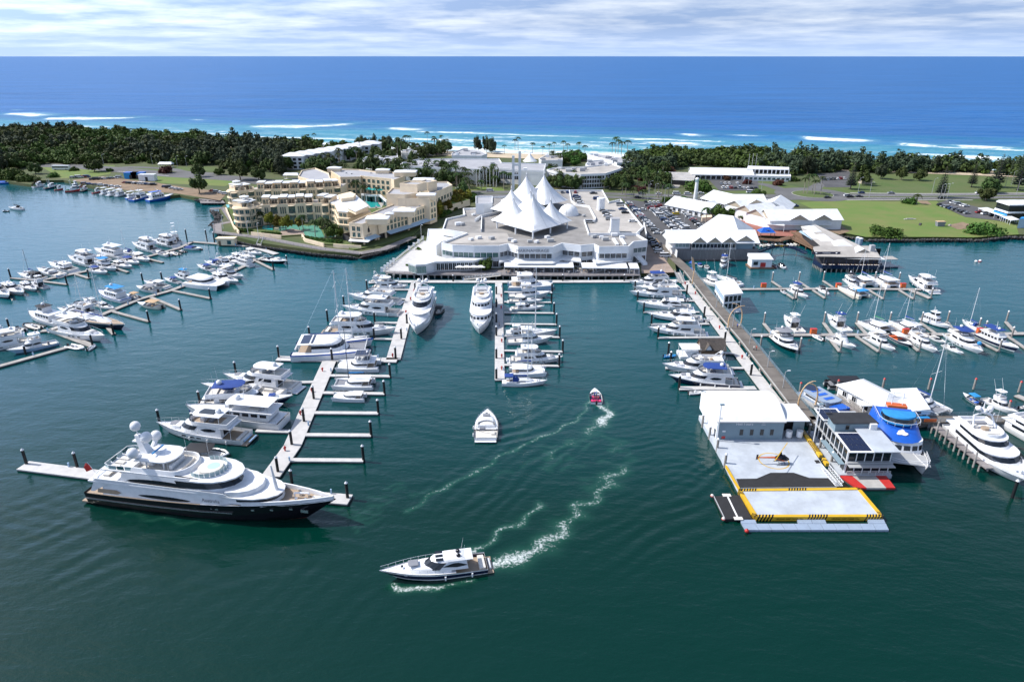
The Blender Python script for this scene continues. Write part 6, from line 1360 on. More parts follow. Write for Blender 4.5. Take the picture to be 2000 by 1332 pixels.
# waterfront deck: boards, stilts, awnings and railing
dk=building('waterfront_deck','brown timber waterfront deck on piles with white awnings in front of the shopping centre',at(1000,530,2),'deck',z=0)
dpts=atl([(752,533),(800,536),(900,537.5),(1000,538),(1130,539),(1250,538),(1250,526),(760,526)],2.1);W_(dk,MB().prism(dpts,1.75,2.14),M.boardwalk,'deck_boards')
for k in range(38):
 p=at(755+495*k/37,535.5+2.2*k/37,2);W_(dk,MB().cyl((p.x,p.y+.3,-1.2),(p.x,p.y+.3,1.75),.3,.3,7),M.concrete,'stilt');W_(dk,MB().box(p.x-.45,p.x+.45,p.y+.0,p.y+1.2,1.2,1.74),M.concrete,'cross_head')
railing(dk,[(p.x,p.y+.2)for p in dpts[:6]],2.14,1.05,2.2,.05,'seat',2)
for a,b in(((985,517),(1120,518)),((1136,519),(1225,519.5)),((1229,520),(1247,520))):
 A=at(a[0],a[1],5.0);B_=at(b[0],b[1],5.0);q=MB();q.add([(A.x,A.y+3.5,5.4),(B_.x,B_.y+3.5,5.4),(B_.x,B_.y-2.2,4.7),(A.x,A.y-2.2,4.7),(A.x,A.y-2.2,4.3),(B_.x,B_.y-2.2,4.3)],[(0,1,2,3),(3,2,5,4)]);W_(dk,q,M.rooftent,'awning')
 n_=max(2,int((B_-A).length/4))
 for k in range(n_+1):p=A.lerp(B_,k/n_);W_(dk,MB().cyl((p.x,p.y-2.1,2.1),(p.x,p.y-2.1,4.4),.09,.09,5),M.alu,'awning_post')
for k in range(30):
 p=at(990+250*(k+rn.random()*.5)/30,527+rn.random()*7,2.14);o=thing('cafe_table','cafe table under the white awnings of the waterfront deck','table',(p.x,p.y,2.14),rn.random()*3,'cafe tables on the waterfront deck')
 part('table_top',MB().cyl((0,0,.7),(0,0,.76),.6,.6,8),M.pale if k%3 else M.timber,o);part('pedestal',MB().cyl((0,0,0),(0,0,.7),.06,.06,5),M.seat,o)
 for a_ in range(3):part('chair',MB().box(cos(a_*2.1)-.22,cos(a_*2.1)+.22,sin(a_*2.1)-.22,sin(a_*2.1)+.22,.1,.85),M.seat,o)
for i,x in enumerate([898,912,926,940]):
 p=at(x,531,2.14);u=thing('parasol','flat white cafe parasol on the deck left of the dark tree, {} from the left'.format(ORD[i]),'parasol',(p.x,p.y,2.14),0,'white deck parasols');part('pole',MB().cyl((0,0,0),(0,0,2.5),.06,.06,5),M.alu,u);part('canopy',MB().loft([[(-1.8,-1.6,2.4),(1.8,-1.6,2.4),(1.8,1.6,2.4),(-1.8,1.6,2.4)],[(-.05,-.05,3.0),(.05,-.05,3.0),(.05,.05,3.0),(-.05,.05,3.0)]]),M.rooftent,u)
 # promenade on the left with its white fence
sheet('promenade',[(746,531),(826,470),(868,476),(836,500),(800,514),(800,531)],M.pontoon,LZ+.16)
fz=thing('promenade_fence','white post and rail fence slanting down the left edge of the shopping centre promenade','fence',(at(785,500,2).x,at(785,500,2).y,2));fp=atl([(746,531),(766,516),(790,496),(812,479),(826,469)],2.2)
for i in range(4):railing(fz,fp[i:i+2],2.2,1.2,1.8,.08,'alu',2,'fence_section')
for k in range(9):p=fp[0].lerp(fp[2],k/8)if k<5 else fp[2].lerp(fp[4],(k-4)/4);W_(fz,MB().box(p.x-.5,p.x+.5,p.y-.3,p.y+.3,2.2,4.2),M.wall,'fence_pier')
gw=thing('gangway','white truss gangway from the front pontoon up to the waterfront deck','gangway',(at(930,543,1).x,at(930,543,1).y,.6));A=at(905,546,.8);B_=at(978,538,2.2)
q=MB();q.add([(A.x,A.y-.8,.75),(B_.x,B_.y-.8,2.2),(B_.x,B_.y+.8,2.2),(A.x,A.y+.8,.75)],[(0,1,2,3)]);W_(gw,q,M.concrete,'walking_surface')
for sg in(-.8,.8):
 q=MB();n_=12;up=Vec((0,0,1.1))
 for k in range(n_):a=A.lerp(B_,k/n_)+Vec((0,sg,0));b=A.lerp(B_,(k+1)/n_)+Vec((0,sg,0));q.cyl(a,b+up,.05,.05,4);q.cyl(a+up,b+up,.06,.06,4);q.cyl(a,a+up,.05,.05,4)
 W_(gw,q,M.alu,'truss_side')
for n_i,(pa_,pb_,lab)in enumerate((((505,481,1),(512,464,2.2),'grey gangway from the left pontoon up to the hotel boardwalk'),((1332,553,.8),(1322,532,2.2),'grey metal gangway from the right walkway up to the forecourt'))):
 A=at(*pa_);B_=at(*pb_);gw=thing('gangway',lab,'gangway',(A.x,A.y,.6));d=(B_-A).normalized();nn=Vec((-d.y,d.x,0)).normalized()*1.1;W_(gw,MB().add([tuple(A-nn),tuple(B_-nn),tuple(B_+nn),tuple(A+nn)],[(0,1,2,3)]),M.concrete,'walking_surface')
 for sg in(-1,1):
  q=MB();up=Vec((0,0,1.2))
  for k in range(10):a=A.lerp(B_,k/10)+nn*sg;b=A.lerp(B_,(k+1)/10)+nn*sg;q.cyl(a,b+up,.06,.06,4);q.cyl(a+up,b+up,.07,.07,4);q.cyl(a,a+up,.05,.05,4)
  W_(gw,q,M.grey,'truss_side')
  # tent cluster
tent=building('tent_roof','cluster of tall white pointed tents on the shopping centre roof',at(1042,450,13),'tent roof',z=ZR)
zb=15.2;cr=atl([(971,432.5),(1041,452),(1108,433),(1050,404),(1000,398)],zb)
q=MB()
edge_=atl([(971,432.5),(1007,443),(1041,452),(1075,442),(1108,433)],zb)
for a,b in zip(edge_[:-1],edge_[1:]):q.bar(a,b,.7,zb-.5,zb+.35)
W_(tent,q,M.wall,'edge_beam');q=MB()
for p in edge_:W_(tent,MB().cyl((p.x,p.y,ZR-.9),(p.x,p.y,zb-.5),.4,.4,8),M.wall,'column')
def cone(c,r,z0,z1,sq=.75,rot=PI/4):
 rings=[];n=28;m=12
 for k in range(m+1):
  t=k/m;rad=r*((1-t)**1.45*.97+.02*(1-t)+.012);pw=sq*(1-t)**2;ring=[]
  for i in range(n):
   a=2*PI*i/n;sqr=1/max(abs(cos(a-rot)),abs(sin(a-rot)));s_=1+(sqr-1)*pw;ring.append((c.x+rad*s_*cos(a),c.y+rad*s_*sin(a),z0+(z1-z0)*t))
  rings.append(ring)
 W_(tent,MB().loft(rings,c0=False),M.rooftent,'tent_peak',40)
 for i in range(0,n,4):W_(tent,MB().tube([r_[i]for r_ in rings[::2]],.07,4),M.grey,'seam')
 W_(tent,MB().cyl((c.x,c.y,z1-.1),(c.x,c.y,z1+1.5),.28,.05,6),M.rooftent,'finial')
def peak(px,py,bx,by,r,z0=15.3):
 c=at(bx,by,z0);d=(at(px,py,30)-c)
 zz=z0;
 best=min((abs(at(px,py,z).y-c.y),z)for z in np.arange(20,46,.25));cone(c,r,z0,best[1])
peak(1006,387,1003,430,8.6);peak(1040,380,1041,438,10.5);peak(1073,390,1075,431,8.2);peak(1003,367,999,408,8.6);peak(1034,373,1036,414,9);peak(1027,341,1028,392,11);peak(1059,339,1062,391,10.5)
W_(tent,MB().poly([cr[i]for i in range(5)],zb-.3),M.rooftent,'tent_base')
# roof plant
dm=building('dome','white ribbed dome on the shopping centre roof right of the tents',at(1110,416,ZR),'dome',z=ZR-.9);part('shell',MB().sphere((0,0,.6),5.2,20,8,.95,True),M.rooftent,dm,60);part('kerb_ring',MB().cyl((0,0,0),(0,0,.62),5.6,5.5,20),M.wall,dm)
rb=MB()
for k in range(10):
 a=PI*k/10*2;rb.tube([(5.25*cos(a)*cos(e),5.25*sin(a)*cos(e),.6+5.0*sin(e))for e in(0,.35,.7,1.05,1.4)],.08,4)
part('rib',rb,M.sheet,dm)
sh=building('roof_house','white plant room block at the back left of the shopping centre roof',at(945,390,12),'plant room',z=ZR-.9);block(sh,[(929,383),(962,383),(962,396),(945,398),(929,398)],17.5,ZR-.9,M.wall,M.rooflilac,.8)
for i in range(3):p=at(952+i*4,402,ZR);W_(sh,MB().box(p.x-1,p.x+1,p.y-1,p.y+1,ZR-.9,ZR+2),M.grey,'tank')
for i,(x,y,w_,h_,lab)in enumerate([(1173,408,3,6.5,'white cylindrical tank on the rooftop car park'),(1200,450,3.6,6.5,'white stair tower on the rooftop car park near the front')]):
 p=at(x,y,ZR);o=building('roof_tank' if i==0 else 'stair_tower',lab,p,'tank' if i==0 else 'tower',z=ZR-.84)
 if i==0:part('shell',MB().cyl((0,0,0),(0,0,h_),2.2,2.2,16),M.gel,o,40);part('lid',MB().cyl((0,0,h_),(0,0,h_+.3),2.3,2.1,16),M.gel,o)
 else:part('shaft',MB().loft([[(-2.6,-2,0),(2.6,-2,0),(2.6,2,0),(-2.6,2,0)],[(-2,-2,1.5),(2,-2,1.5),(2,2,1.5),(-2,2,1.5)],[(-2,-2,h_),(2,-2,h_),(2,2,h_),(-2,2,h_)]]),M.wall,o);part('lid',MB().box(-2.1,2.1,-2.1,2.1,h_,h_+.25),M.rooflilac,o)
for i,(x,y)in enumerate([(895,437),(902,437),(935,463),(960,464),(920,466),(997,467),(1004,470),(1035,470),(1048,471),(1075,469),(1069,462),(1160,461),(1175,462),(1182,466),(1200,458),(968,430),(925,418),(1140,420),(1215,462)]):
 p=at(x,y,ZR);s_=rn.uniform(.6,1.1);o=thing('roof_vent','grey air handling box on the shopping centre roof','roof vent',(p.x,p.y,ZR-.86),rn.random(),'roof boxes on the shopping centre');part('casing',MB().box(-s_*1.4,s_*1.4,-s_,s_,.15,1.1*s_+.3),M.grey if i%2 else M.gel,o);part('base_frame',MB().box(-s_,s_,-s_*.8,s_*.8,0,.15),M.seat,o)
w=building('roof_screen','low white screen wall and walkway across the shopping centre roof',at(940,430,ZR),'screen',z=ZR-.9)
q=MB();Q=atl([(928,430),(940,422),(980,414)],ZR)
for a,b in zip(Q[:-1],Q[1:]):q.bar(a,b,.4,ZR-.86,ZR+.6)
W_(w,q,M.wall,'screen_wall');q=MB();Q=atl([(941,424),(940,450)],ZR);q.bar(Q[0],Q[1],.4,ZR-.86,ZR+.6);W_(w,q,M.wall,'screen_wall')
for x in(1195,1210):q=atl([(x,464),(x+6,464),(x+14,476),(x+8,476)],ZR);W_(mall,MB().prism(q,ZR-.86,ZR-.2),M.sheet,'skylight')
W_(mall,MB().prism(atl([(1237,445),(1262,444),(1263,462),(1243,459)],12),2.2,11.4),M.darkvoid,'ramp_void');W_(mall,MB().bar(at(1257,443,10),at(1262,466,10),.4,2,12.4),M.wall,'ramp_wall')
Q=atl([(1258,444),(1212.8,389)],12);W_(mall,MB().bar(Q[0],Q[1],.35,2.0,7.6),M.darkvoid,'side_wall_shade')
# hotel
h1=lambda x,y:(420+x/6.66,310+y/6.66)
h2=lambda x,y:(640+x/6.66,310+y/6.66)
hotel=building('hotel','cream terraced waterfront hotel with curved balconies, teal windows and courtyard pool',at(640,440,3))
ZG=2.6
def shift(P,dy):return[Vec((p.x,p.y+dy,0))for p in P]
def condo_row(edge_px,z,zg,depth,pent,bays,label=None):
 """front wall with projecting curved bays, a roof terrace and set-back penthouses"""
 E=atl(edge_px,z);back=[Vec((p.x,p.y+depth,0))for p in E][::-1];Pl=E+back
 W_(hotel,MB().prism(Pl,zg,z-.9,cap=False),M.wallcream,'wall');W_(hotel,MB().poly(Pl,z-.9),M.roofpale,'roof_terrace');q=MB()
 for a,b in zip(E[:-1],E[1:]):q.bar(a,b,.3,z-.9,z+.05)
 W_(hotel,q,M.wallcream,'parapet');L=[0]
 for a,b in zip(E[:-1],E[1:]):L.append(L[-1]+(b-a).length)
 def along(s):
  for i in range(len(E)-1):
   if s<=L[i+1]or i==len(E)-2:return E[i].lerp(E[i+1],(s-L[i])/max(1e-6,L[i+1]-L[i])),(E[i+1]-E[i]).normalized()
 nf=max(1,int((z-.9-zg)/3.4));fh=(z-.9-zg)/nf
 for k in range(bays):
  p,d=along(L[-1]*(k+.5)/bays);w=L[-1]/bays;nn=Vec((d.y,-d.x,0))
  if nn.y>0:nn=-nn
  p0=p+nn*.1
  for f in range(nf):
   z0=zg+f*fh
   if k%2==0:
    arc=[p0+d*(w*.40*cos(a))+nn*(1.8*sin(a))for a in[PI*j/8 for j in range(9)]]
    W_(hotel,MB().prism([tuple(v)for v in arc],z0+fh-.25,z0+fh+.05),M.wallcream,'balcony_slab');rail=MB()
    for a,b in zip(arc[:-1],arc[1:]):rail.bar(a,b,.12,z0+(.05 if f else.02),z0+.85)
    if f:W_(hotel,rail,M.wallcream,'balcony_front')
    windows(hotel,p0-d*(w*.38),p0+d*(w*.38),z0+.3,fh-.7,1,.98,'tealglass','wallcream',.05,4,'balcony_glazing',1)
   else:windows(hotel,p0-d*(w*.42),p0+d*(w*.42),z0+.6,fh-1.3,3,.62,'tealglass','wallcream',.2,1,'window',1)
  if pent:
   q0=p-nn*5.2;a=q0-d*w*.40;b=q0+d*w*.40;c_=b-nn*6.5;e_=a-nn*6.5;zt=z+2.6+(.5 if k%2 else 0)
   W_(hotel,MB().prism([a,b,c_,e_],z-.9,zt),M.wallcream,'penthouse_wall');W_(hotel,MB().prism([a+nn*(2.2 if k%3 else 1.0)-d*.2,b+nn*(2.2 if k%3 else 1.0)+d*.2,c_+d*.2,e_-d*.2],zt+.003,zt+.3),M.sheet,'penthouse_roof')
   windows(hotel,a+nn*.02,b+nn*.02,z-.7,2.5,2,.8,'tealglass' if k%2 else 'glass','wallcream',.2,2,'penthouse_window',1)
   W_(hotel,MB().bar(p-nn*.3+d*w*.47,p-nn*5+d*w*.47,.25,z-.85,z+1.5),M.wallcream,'terrace_divider')
 return E
condo_row([h1(300,640),h1(470,640),h1(640,600),h1(940,590),h1(1250,575),h1(1480,585)],13.6,ZG,14,True,11)
condo_row([h1(190,425),h1(330,425),h1(500,400),h1(800,395),h1(1100,388),h1(1480,368),h1(1640,355)],14.0,ZG,15,True,13)
def rotunda(px,py,z,r,zt):
 c=at(px,py,z);W_(hotel,MB().cyl((c.x,c.y+r,ZG),(c.x,c.y+r,z),r,r,20),M.wallcream,'corner_tower',40)
 for f in range(3):
  z0=ZG+f*3.6
  for k in range(7):
   a=PI+PI*(k+.5)/7;p=Vec((c.x+(r+.02)*cos(a),c.y+r+(r+.02)*sin(a),0));o=link('window',win_mesh(r*.30,2.1,M.tealglass,M.wallcream,1),hotel,(p.x-hotel.location[0],p.y-hotel.location[1],z0+.7-hotel.location[2]));o.rotation_euler=(0,0,a-PI/2)
  W_(hotel,MB().cyl((c.x,c.y+r,z0+3.1),(c.x,c.y+r,z0+3.5),r+.7,r+.7,20),M.wallcream,'balcony_slab',40)
 for(ox,oy,rr,hh)in((0,0,r*.62,2.2),(-1.0,2.4,r*.4,4.4)):
  q=MB()
  for k in range(8):a=2*PI*k/8;q.cyl((c.x+ox+rr*.8*cos(a),c.y+r+oy+rr*.8*sin(a),z),(c.x+ox+rr*.8*cos(a),c.y+r+oy+rr*.8*sin(a),z+hh),.14,.14,5)
  q.cyl((c.x+ox,c.y+r+oy,z+hh),(c.x+ox,c.y+r+oy,z+hh+.3),rr,rr,14);q.cyl((c.x+ox,c.y+r+oy,z+hh+.3),(c.x+ox,c.y+r+oy,z+hh+1.0),rr*.9,.1,14);W_(hotel,q,M.wall,'roof_gazebo',35)
rotunda(*h1(340,645),13.8,6.5,0);rotunda(*h1(245,425),13.8,6.0,0)
# stepped rounded terraces that link the row to the sign block
for k,(z,ins)in enumerate(((13.6,0),(10.4,-2.6),(7.2,-4.6))):
 Q=atl([h1(1480,575),h1(1560,600),h1(1600,690),h1(1720,700),h1(1990,620),h1(1830,480),h1(1480,490)],13.6);c=mid(Q);Q=[c+(p-c)*(1-ins*.035)for p in Q]
 W_(hotel,MB().prism(Q,z-3.2 if k<2 else ZG,z),M.wallcream,'terrace_storey');W_(hotel,MB().prism([c+(p-c)*1.012 for p in Q],z+.003,z+.35),M.sheet if k==0 else M.wallcream,'terrace_edge')
 for i in(0,1,2):windows(hotel,Q[i],Q[i+1],z-2.7,2.0,2,.8,'tealglass','wallcream',.4,2,'terrace_window',1 if(Q[i+1]-Q[i]).cross(Vec((0,0,1))).y<0 else-1)
Q=atl([h1(1600,470),h1(1760,430),h1(1830,460),h1(1800,500),h1(1640,520)],16);W_(hotel,MB().prism(Q,13.9,16),M.wallcream,'penthouse_wall');Q=atl([h1(1720,640),h1(1830,690),h1(1990,620),h1(1880,580)],15.6);W_(hotel,MB().prism(Q,13.9,15.6),M.wallcream,'penthouse_wall');W_(hotel,MB().prism(grow(Q,1.08),15.6,15.85),M.sheet,'penthouse_roof')
# canal wing with the sign
cw=block(hotel,[h2(275,835),h2(452,848),h2(605,797),h2(640,790),h2(740,768),h2(1040,682),h2(1330,588),h2(900,575),h2(690,655),h2(380,790)],13.2,5.6,M.wallcream,M.rooflilac,.8)
A0,B0,C1,D1,E1,F1,G1=atl([h2(275,835),h2(452,848),h2(605,797),h2(640,790),h2(740,768),h2(1040,682),h2(1330,588)],13.2)
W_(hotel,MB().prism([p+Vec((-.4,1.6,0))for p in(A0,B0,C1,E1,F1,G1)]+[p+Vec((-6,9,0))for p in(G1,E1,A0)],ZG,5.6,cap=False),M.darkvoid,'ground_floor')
for z in(9.3,6.2):
 windows(hotel,A0,B0,z,2.3,2,.6,'tealglass','wallcream',1.0,1);windows(hotel,E1,F1,z,2.4,6,.62,'tealglass','wallcream',.6,1);windows(hotel,F1,G1,z,2.4,8,.62,'tealglass','wallcream',.6,1)
for p in(A0,B0,C1,D1,E1,F1,G1):W_(hotel,MB().box(p.x-.45,p.x+.45,p.y-.2,p.y+.7,ZG,5.6),M.wallcream,'column')
for(a,b)in((D1,E1),(F1-(F1-E1)*.06,F1+(G1-F1)*.08)):
 d=(b-a).normalized();nn=Vec((d.y,-d.x,0));W_(hotel,MB().prism([a+nn*.8,b+nn*.8,b-nn*5,a-nn*5],5.62,14.2),M.wallcream,'pavilion_tower');W_(hotel,MB().prism([a+nn*1.2-d*.4,b+nn*1.2+d*.4,b-nn*5.4+d*.4,a-nn*5.4-d*.4],14.2,14.7),M.wallcream,'cornice')
for a,b,z in((B0,C1,5.5),(E1,F1,5.4),(F1,G1,5.4)):
 d=(b-a).normalized();nn=Vec((d.y,-d.x,0));q=MB();q.add([tuple(a+nn*.1+Vec((0,0,0))),tuple(b+nn*.1),tuple(b+nn*3.4),tuple(a+nn*3.4)],[(0,1,2,3)]);q.v=[(x,y,z+(.5 if i<2 else-.5))for i,(x,y,_)in enumerate(q.v)];W_(hotel,q,M.awning,'awning')
d=(B0-A0).normalized();q=MB();q.prism([A0+Vec((0,-4.5,0)),B0+Vec((3,-4.5,0)),C1+Vec((0,-2.6,0)),B0+Vec((0,-.1,0)),A0+Vec((0,-.1,0))],4.9,5.1);W_(hotel,q,M.rooftent,'restaurant_awning')
ds=(C1-B0);an=atan2(ds.y,ds.x);ms=B0.lerp(C1,.45)+Vec((ds.y,-ds.x,0)).normalized()*.06
lettering('LARTURO',1.15,M.seat,hotel,(ms.x-hotel.location[0],ms.y-hotel.location[1],6.6-2),(PI/2,0,an),.03,'sign_lettering')
q=MB().sphere((ms.x,ms.y,9.0),.75,10,6,1.5);q.cyl((ms.x,ms.y,10.0),(ms.x+.35,ms.y,11.0),.28,.1,6);W_(hotel,q,M.black,'sign_emblem')
def wing(pts,z,zg=ZG,wins=(),roof='rooflilac',nm=None,par=.8):
 P=block(hotel,pts,z,zg,M.wallcream,M[roof],par);Q=atl(pts,z)
 for(i,j,n_,zs)in wins:
  for z0 in zs:windows(hotel,Q[i],Q[j],z0,2.3,n_,.55,'tealglass','wallcream',.8,1,'window',1)
 q=MB();c=mid(P)
 W_(hotel,MB().prism([c+(p-c)*1.012 for p in P],z-.95,z-.62,cap=False),M.wallcream,'cornice');return Q
wing([h2(905,512),h2(1320,522),h2(1412,490),h2(1310,440),h2(1000,470)],17.0,ZG,[(1,2,2,(5.5,8.8,12.2))])
wing([h2(840,378),h2(1075,392),h2(1150,382),h2(1210,440),h2(1000,468),h2(760,456)],19,ZG,[]);wing([h2(935,322),h2(1160,338),h2(1290,302),h2(1060,288)],23,18.2,[]);wing([h2(1180,300),h2(1300,310),h2(1420,286),h2(1300,262)],21,15,[])
wing([h2(1330,468),h2(1620,340),h2(1560,300),h2(1410,298),h2(1290,380)],16,ZG,[(0,1,7,(5.6,9.6))])
wing([h2(165,240),h2(430,235),h2(430,222),h2(820,262),h2(860,275),h2(1000,225),h2(770,150),h2(660,172),h2(405,140),h2(150,130),h2(30,152)],16,ZG,[(0,1,4,(5.0,8.6,12.0)),(2,3,6,(5.0,8.6,12.0))])
wing([h1(1130,150),h1(1300,120),h1(1480,190),h1(1500,270),h1(1290,290),h1(1080,230)],17,ZG,[])
for(x,y,s_,z0)in((1010,145,7,16),(715,125,4.5,15.2),(85,100,4.5,15.2),(1245,245,6,18.2),(1280,440,5,16.3),(995,645,5.5,12.5),(645,740,5.5,12.5),(800,690,2.2,12.5)):
 c=at(*h2(x,y),z0+3.4);W_(hotel,MB().box(c.x-s_,c.x+s_,c.y-s_*.6,c.y+s_*.6,z0-.6,z0+2.2),M.wallcream,'roof_pavilion');q=MB();e=[(c.x-s_*1.1,c.y-s_*.7,z0+2.2),(c.x+s_*1.1,c.y-s_*.7,z0+2.2),(c.x+s_*1.1,c.y+s_*.7,z0+2.2),(c.x-s_*1.1,c.y+s_*.7,z0+2.2)];q.loft([e,[(c.x+(p[0]-c.x)*.96,c.y+(p[1]-c.y)*.96,z0+2.5)for p in e],[(c.x+(p[0]-c.x)*.1,c.y+(p[1]-c.y)*.1,z0+3.3)for p in e]]);W_(hotel,q,M.sheet,'pavilion_roof')
for k in range(16):c=at(*h2(rn.choice([200,300,560,600,700,1000,1150,850,950,1100])+rn.random()*60,rn.choice([180,190,200])if k<8 else 620+rn.random()*20),15.4 if k<8 else 12.6);W_(hotel,MB().box(c.x-.5,c.x+.5,c.y-.4,c.y+.4,15.2 if k<8 else 12.4,(15.9 if k<8 else 13.2)),M.grey,'roof_vent')
# courtyard arcade and pool
pav=building('pool_pavilion','curved white arcade above the turquoise courtyard pool of the hotel',at(*h2(600,500),4),'pavilion',z=ZG);Q=atl([h2(440,455),h2(560,470),h2(680,470),h2(765,545)],7.5);q=MB()
for a,b in zip(Q[:-1],Q[1:]):
 W_(pav,MB().bar(a,b,.8,6.3,7.5),M.wall,'arcade_beam');W_(pav,MB().bar(a+Vec((0,1.5,0)),b+Vec((0,1.5,0)),.3,2.6,6.3),M.tealglass,'arcade_glass')
 for k in range(3):p=a.lerp(b,k/2);W_(pav,MB().box(p.x-.35,p.x+.35,p.y-.4,p.y+.4,ZG,6.3),M.wall,'arcade_column')
for i,(x,y)in enumerate([(540,415),(610,420),(680,425)]):
 p=at(*h2(x,y),9);u=thing('parasol','turquoise parasol above the hotel courtyard pool, {} from the left'.format(ORD[i]),'parasol',(p.x,p.y,7.5),0,'turquoise parasols');part('pole',MB().cyl((0,0,0),(0,0,2.6),.07,.07,5),M.alu,u);part('canopy',MB().cyl((0,0,2.3),(0,0,3.5),2.4,.1,8),M.pool,u)
def pool(pts,z,mt,name='swimming_pool'):
 s_=sheet(name,pts,mt,z);return s_
sheet('pool_terrace',[h2(440,545),h2(740,560),h2(700,640),h2(540,645)],M.roofpale,ZG+.05)
pool([h2(480,545),h2(650,560),h2(690,625),h2(560,635)],ZG+.25,M.pool)
# hotel podium, garden, lagoon
Q=atl([h1(150,620),h1(235,840),h1(310,930),h1(480,960),h1(860,1010),h1(1120,990),h1(1180,1050),h1(1410,1110),h1(1660,1120),(690,488),(745,478),(806,459),(845,420),(905,372),(560,350),(452,372)],2.6)
mb=MB().prism(Q,1.9,ZG);struct('garden',mb,M.grassdark)
sheet('paved_terrace',[h1(860,1000),h1(1120,985),h1(1180,1045),h1(1150,930),h1(980,900),h1(850,930)],M.paving,ZG+.06)
pool([h1(1170,880),h1(1330,860),h1(1380,930),h1(1430,1030),h1(1200,1030),h1(1150,960)],ZG+.18,M.lagoon);pool([h1(760,900),h1(1000,860),h1(1180,870),h1(1140,940),h1(1000,910),h1(850,945)],ZG+.14,M.lagoon);pool([h1(620,870),h1(760,868),h1(750,930),h1(615,915)],ZG+.22,M.pool);pool([h1(1480,975),h1(1570,985),h1(1570,1025),h1(1480,1015)],ZG+.22,M.pool);pool([h1(140,600),h1(200,596),h1(215,630),h1(160,640)],ZG+.25,M.pool);pool([h1(235,815),h1(305,815),h1(315,855),h1(245,850)],ZG+.25,M.pool)
gwall=thing('garden_wall','low cream garden wall between the hotel lagoon and the boardwalk','wall',(at(560,475,2).x,at(560,475,2).y,2))
for pts in([h1(140,640),h1(240,870),h1(310,945)],[h1(470,960),h1(860,1005)],[h1(1130,990),h1(1170,1045),h1(1415,1110)],[h1(1540,1115),h1(1660,1125),h1(1900,1140)],[h1(770,905),h1(830,905)]):
 Q=atl(pts,3.6)
 for a,b in zip(Q[:-1],Q[1:]):W_(gwall,MB().bar(a,b,.5,1.9,3.9),M.wallcream,'wall_section')
kg=building('hotel_lawn_wall','pale retaining wall with a raised lawn at the canal end of the hotel',at(860,400,3),'wall',z=ZG);Q=atl([h2(1420,605),h2(1540,615),h2(1850,530),h2(1700,520),h2(1600,530)],6.5);W_(kg,MB().prism(Q,ZG,6.5,cap=False),M.wallcream,'wall_section');W_(kg,MB().poly(Q,6.45),M.grass,'raised_lawn')
# boardwalk round the hotel
bw=building('boardwalk','grey boardwalk on piles winding round the hotel waterfront above black rocks',at(560,480,2),'boardwalk',z=1.8)
BW=[(412,408),(438,406),(456,432),(424,438),(425,453),(445,456),(512,464),(580,477),(632,486),(705,494),(750,486),(806,463)];Q=atl(BW,2.2)
for i,(a,b)in enumerate(zip(Q[:-1],Q[1:])):
 W_(bw,MB().bar(a,b,4.4,1.85+.004*i,2.12+.004*i,.6),M.boardwalk,'boardwalk_span');d=(b-a).normalized();nn=Vec((d.y,-d.x,0))*2.1;railing(bw,[a+nn,b+nn],2.15,1.0,2.6,.05,'seat',2)
 n_=max(1,int((b-a).length/7))
 for k in range(n_):p=a.lerp(b,(k+.5)/n_);W_(bw,MB().cyl((p.x,p.y-1.2,-1),(p.x,p.y-1.2,1.85),.22,.22,6),M.concrete,'boardwalk_pile')
kk=building('kiosk','small cream kiosk on the pontoon below the hotel boardwalk',at(440,476,.6),'kiosk',z=.6);c=at(444,478,.6);W_(kk,MB().box(c.x-4.5,c.x+4.5,c.y-1.8,c.y+1.8,.62,4.0),M.wallcream,'wall');W_(kk,MB().box(c.x-4.9,c.x+4.9,c.y-2.2,c.y+2.2,4.0,4.3),M.wallcream,'roof');W_(kk,MB().box(c.x+.8,c.x+2.8,c.y-1.86,c.y-1.8,1.2,3.2),M.tealglass,'window');W_(kk,MB().box(c.x-3.6,c.x-2.4,c.y-1.86,c.y-1.8,.7,3.0),M.timber,'door')
jt=building('jetty','old timber jetty at the right end of the fishing wharf',at(408,393,1),'jetty',z=1);W_(jt,MB().prism(atl([(388,388),(432,388),(440,397),(392,397)],1.4),1.1,1.5),M.boardwalk,'deck_boards')
for k in range(8):p=at(392+6.5*k,396.5,1);W_(jt,MB().cyl((p.x,p.y+.3,-1),(p.x,p.y+.3,1.1),.25,.25,6),M.timberpile,'stilt')
# beach resort behind
c2=lambda x,y:(400+x/4,200+y/4);c3=lambda x,y:(800+x/4,200+y/4);c4=lambda x,y:(1200+x/4,200+y/4);c5=lambda x,y:(1500+x/4,200+y/4)
rs=building('resort','long stepped row of white resort apartments half hidden by dark trees',at(*c2(980,400),8))
for k in range(9):
 t=k/8;x=690+600*t;y=415-95*t;c=at(*c2(x,y),13);s_=9.5
 W_(rs,MB().box(c.x-s_,c.x+s_,c.y-5,c.y+8,2,12.5),M.wall,'wall');e=[(c.x-s_-.6,c.y-5.6,12.5),(c.x+s_+.6,c.y-5.6,12.5),(c.x+s_+.6,c.y+8.6,12.5),(c.x-s_-.6,c.y+8.6,12.5)];m_=Vec((c.x,c.y+1.5,0));q=MB().loft([e,[(p[0],p[1],12.9)for p in e],[(m_.x+(p[0]-m_.x)*.35,m_.y+(p[1]-m_.y)*.3,15)for p in e]]);W_(rs,q,M.sheet,'roof')
 for z0 in(3,6.2,9.3):windows(rs,(c.x-s_,c.y-5),(c.x+s_,c.y-5),z0,2,4,.6,'glass','wall',.6,0,'window',1)
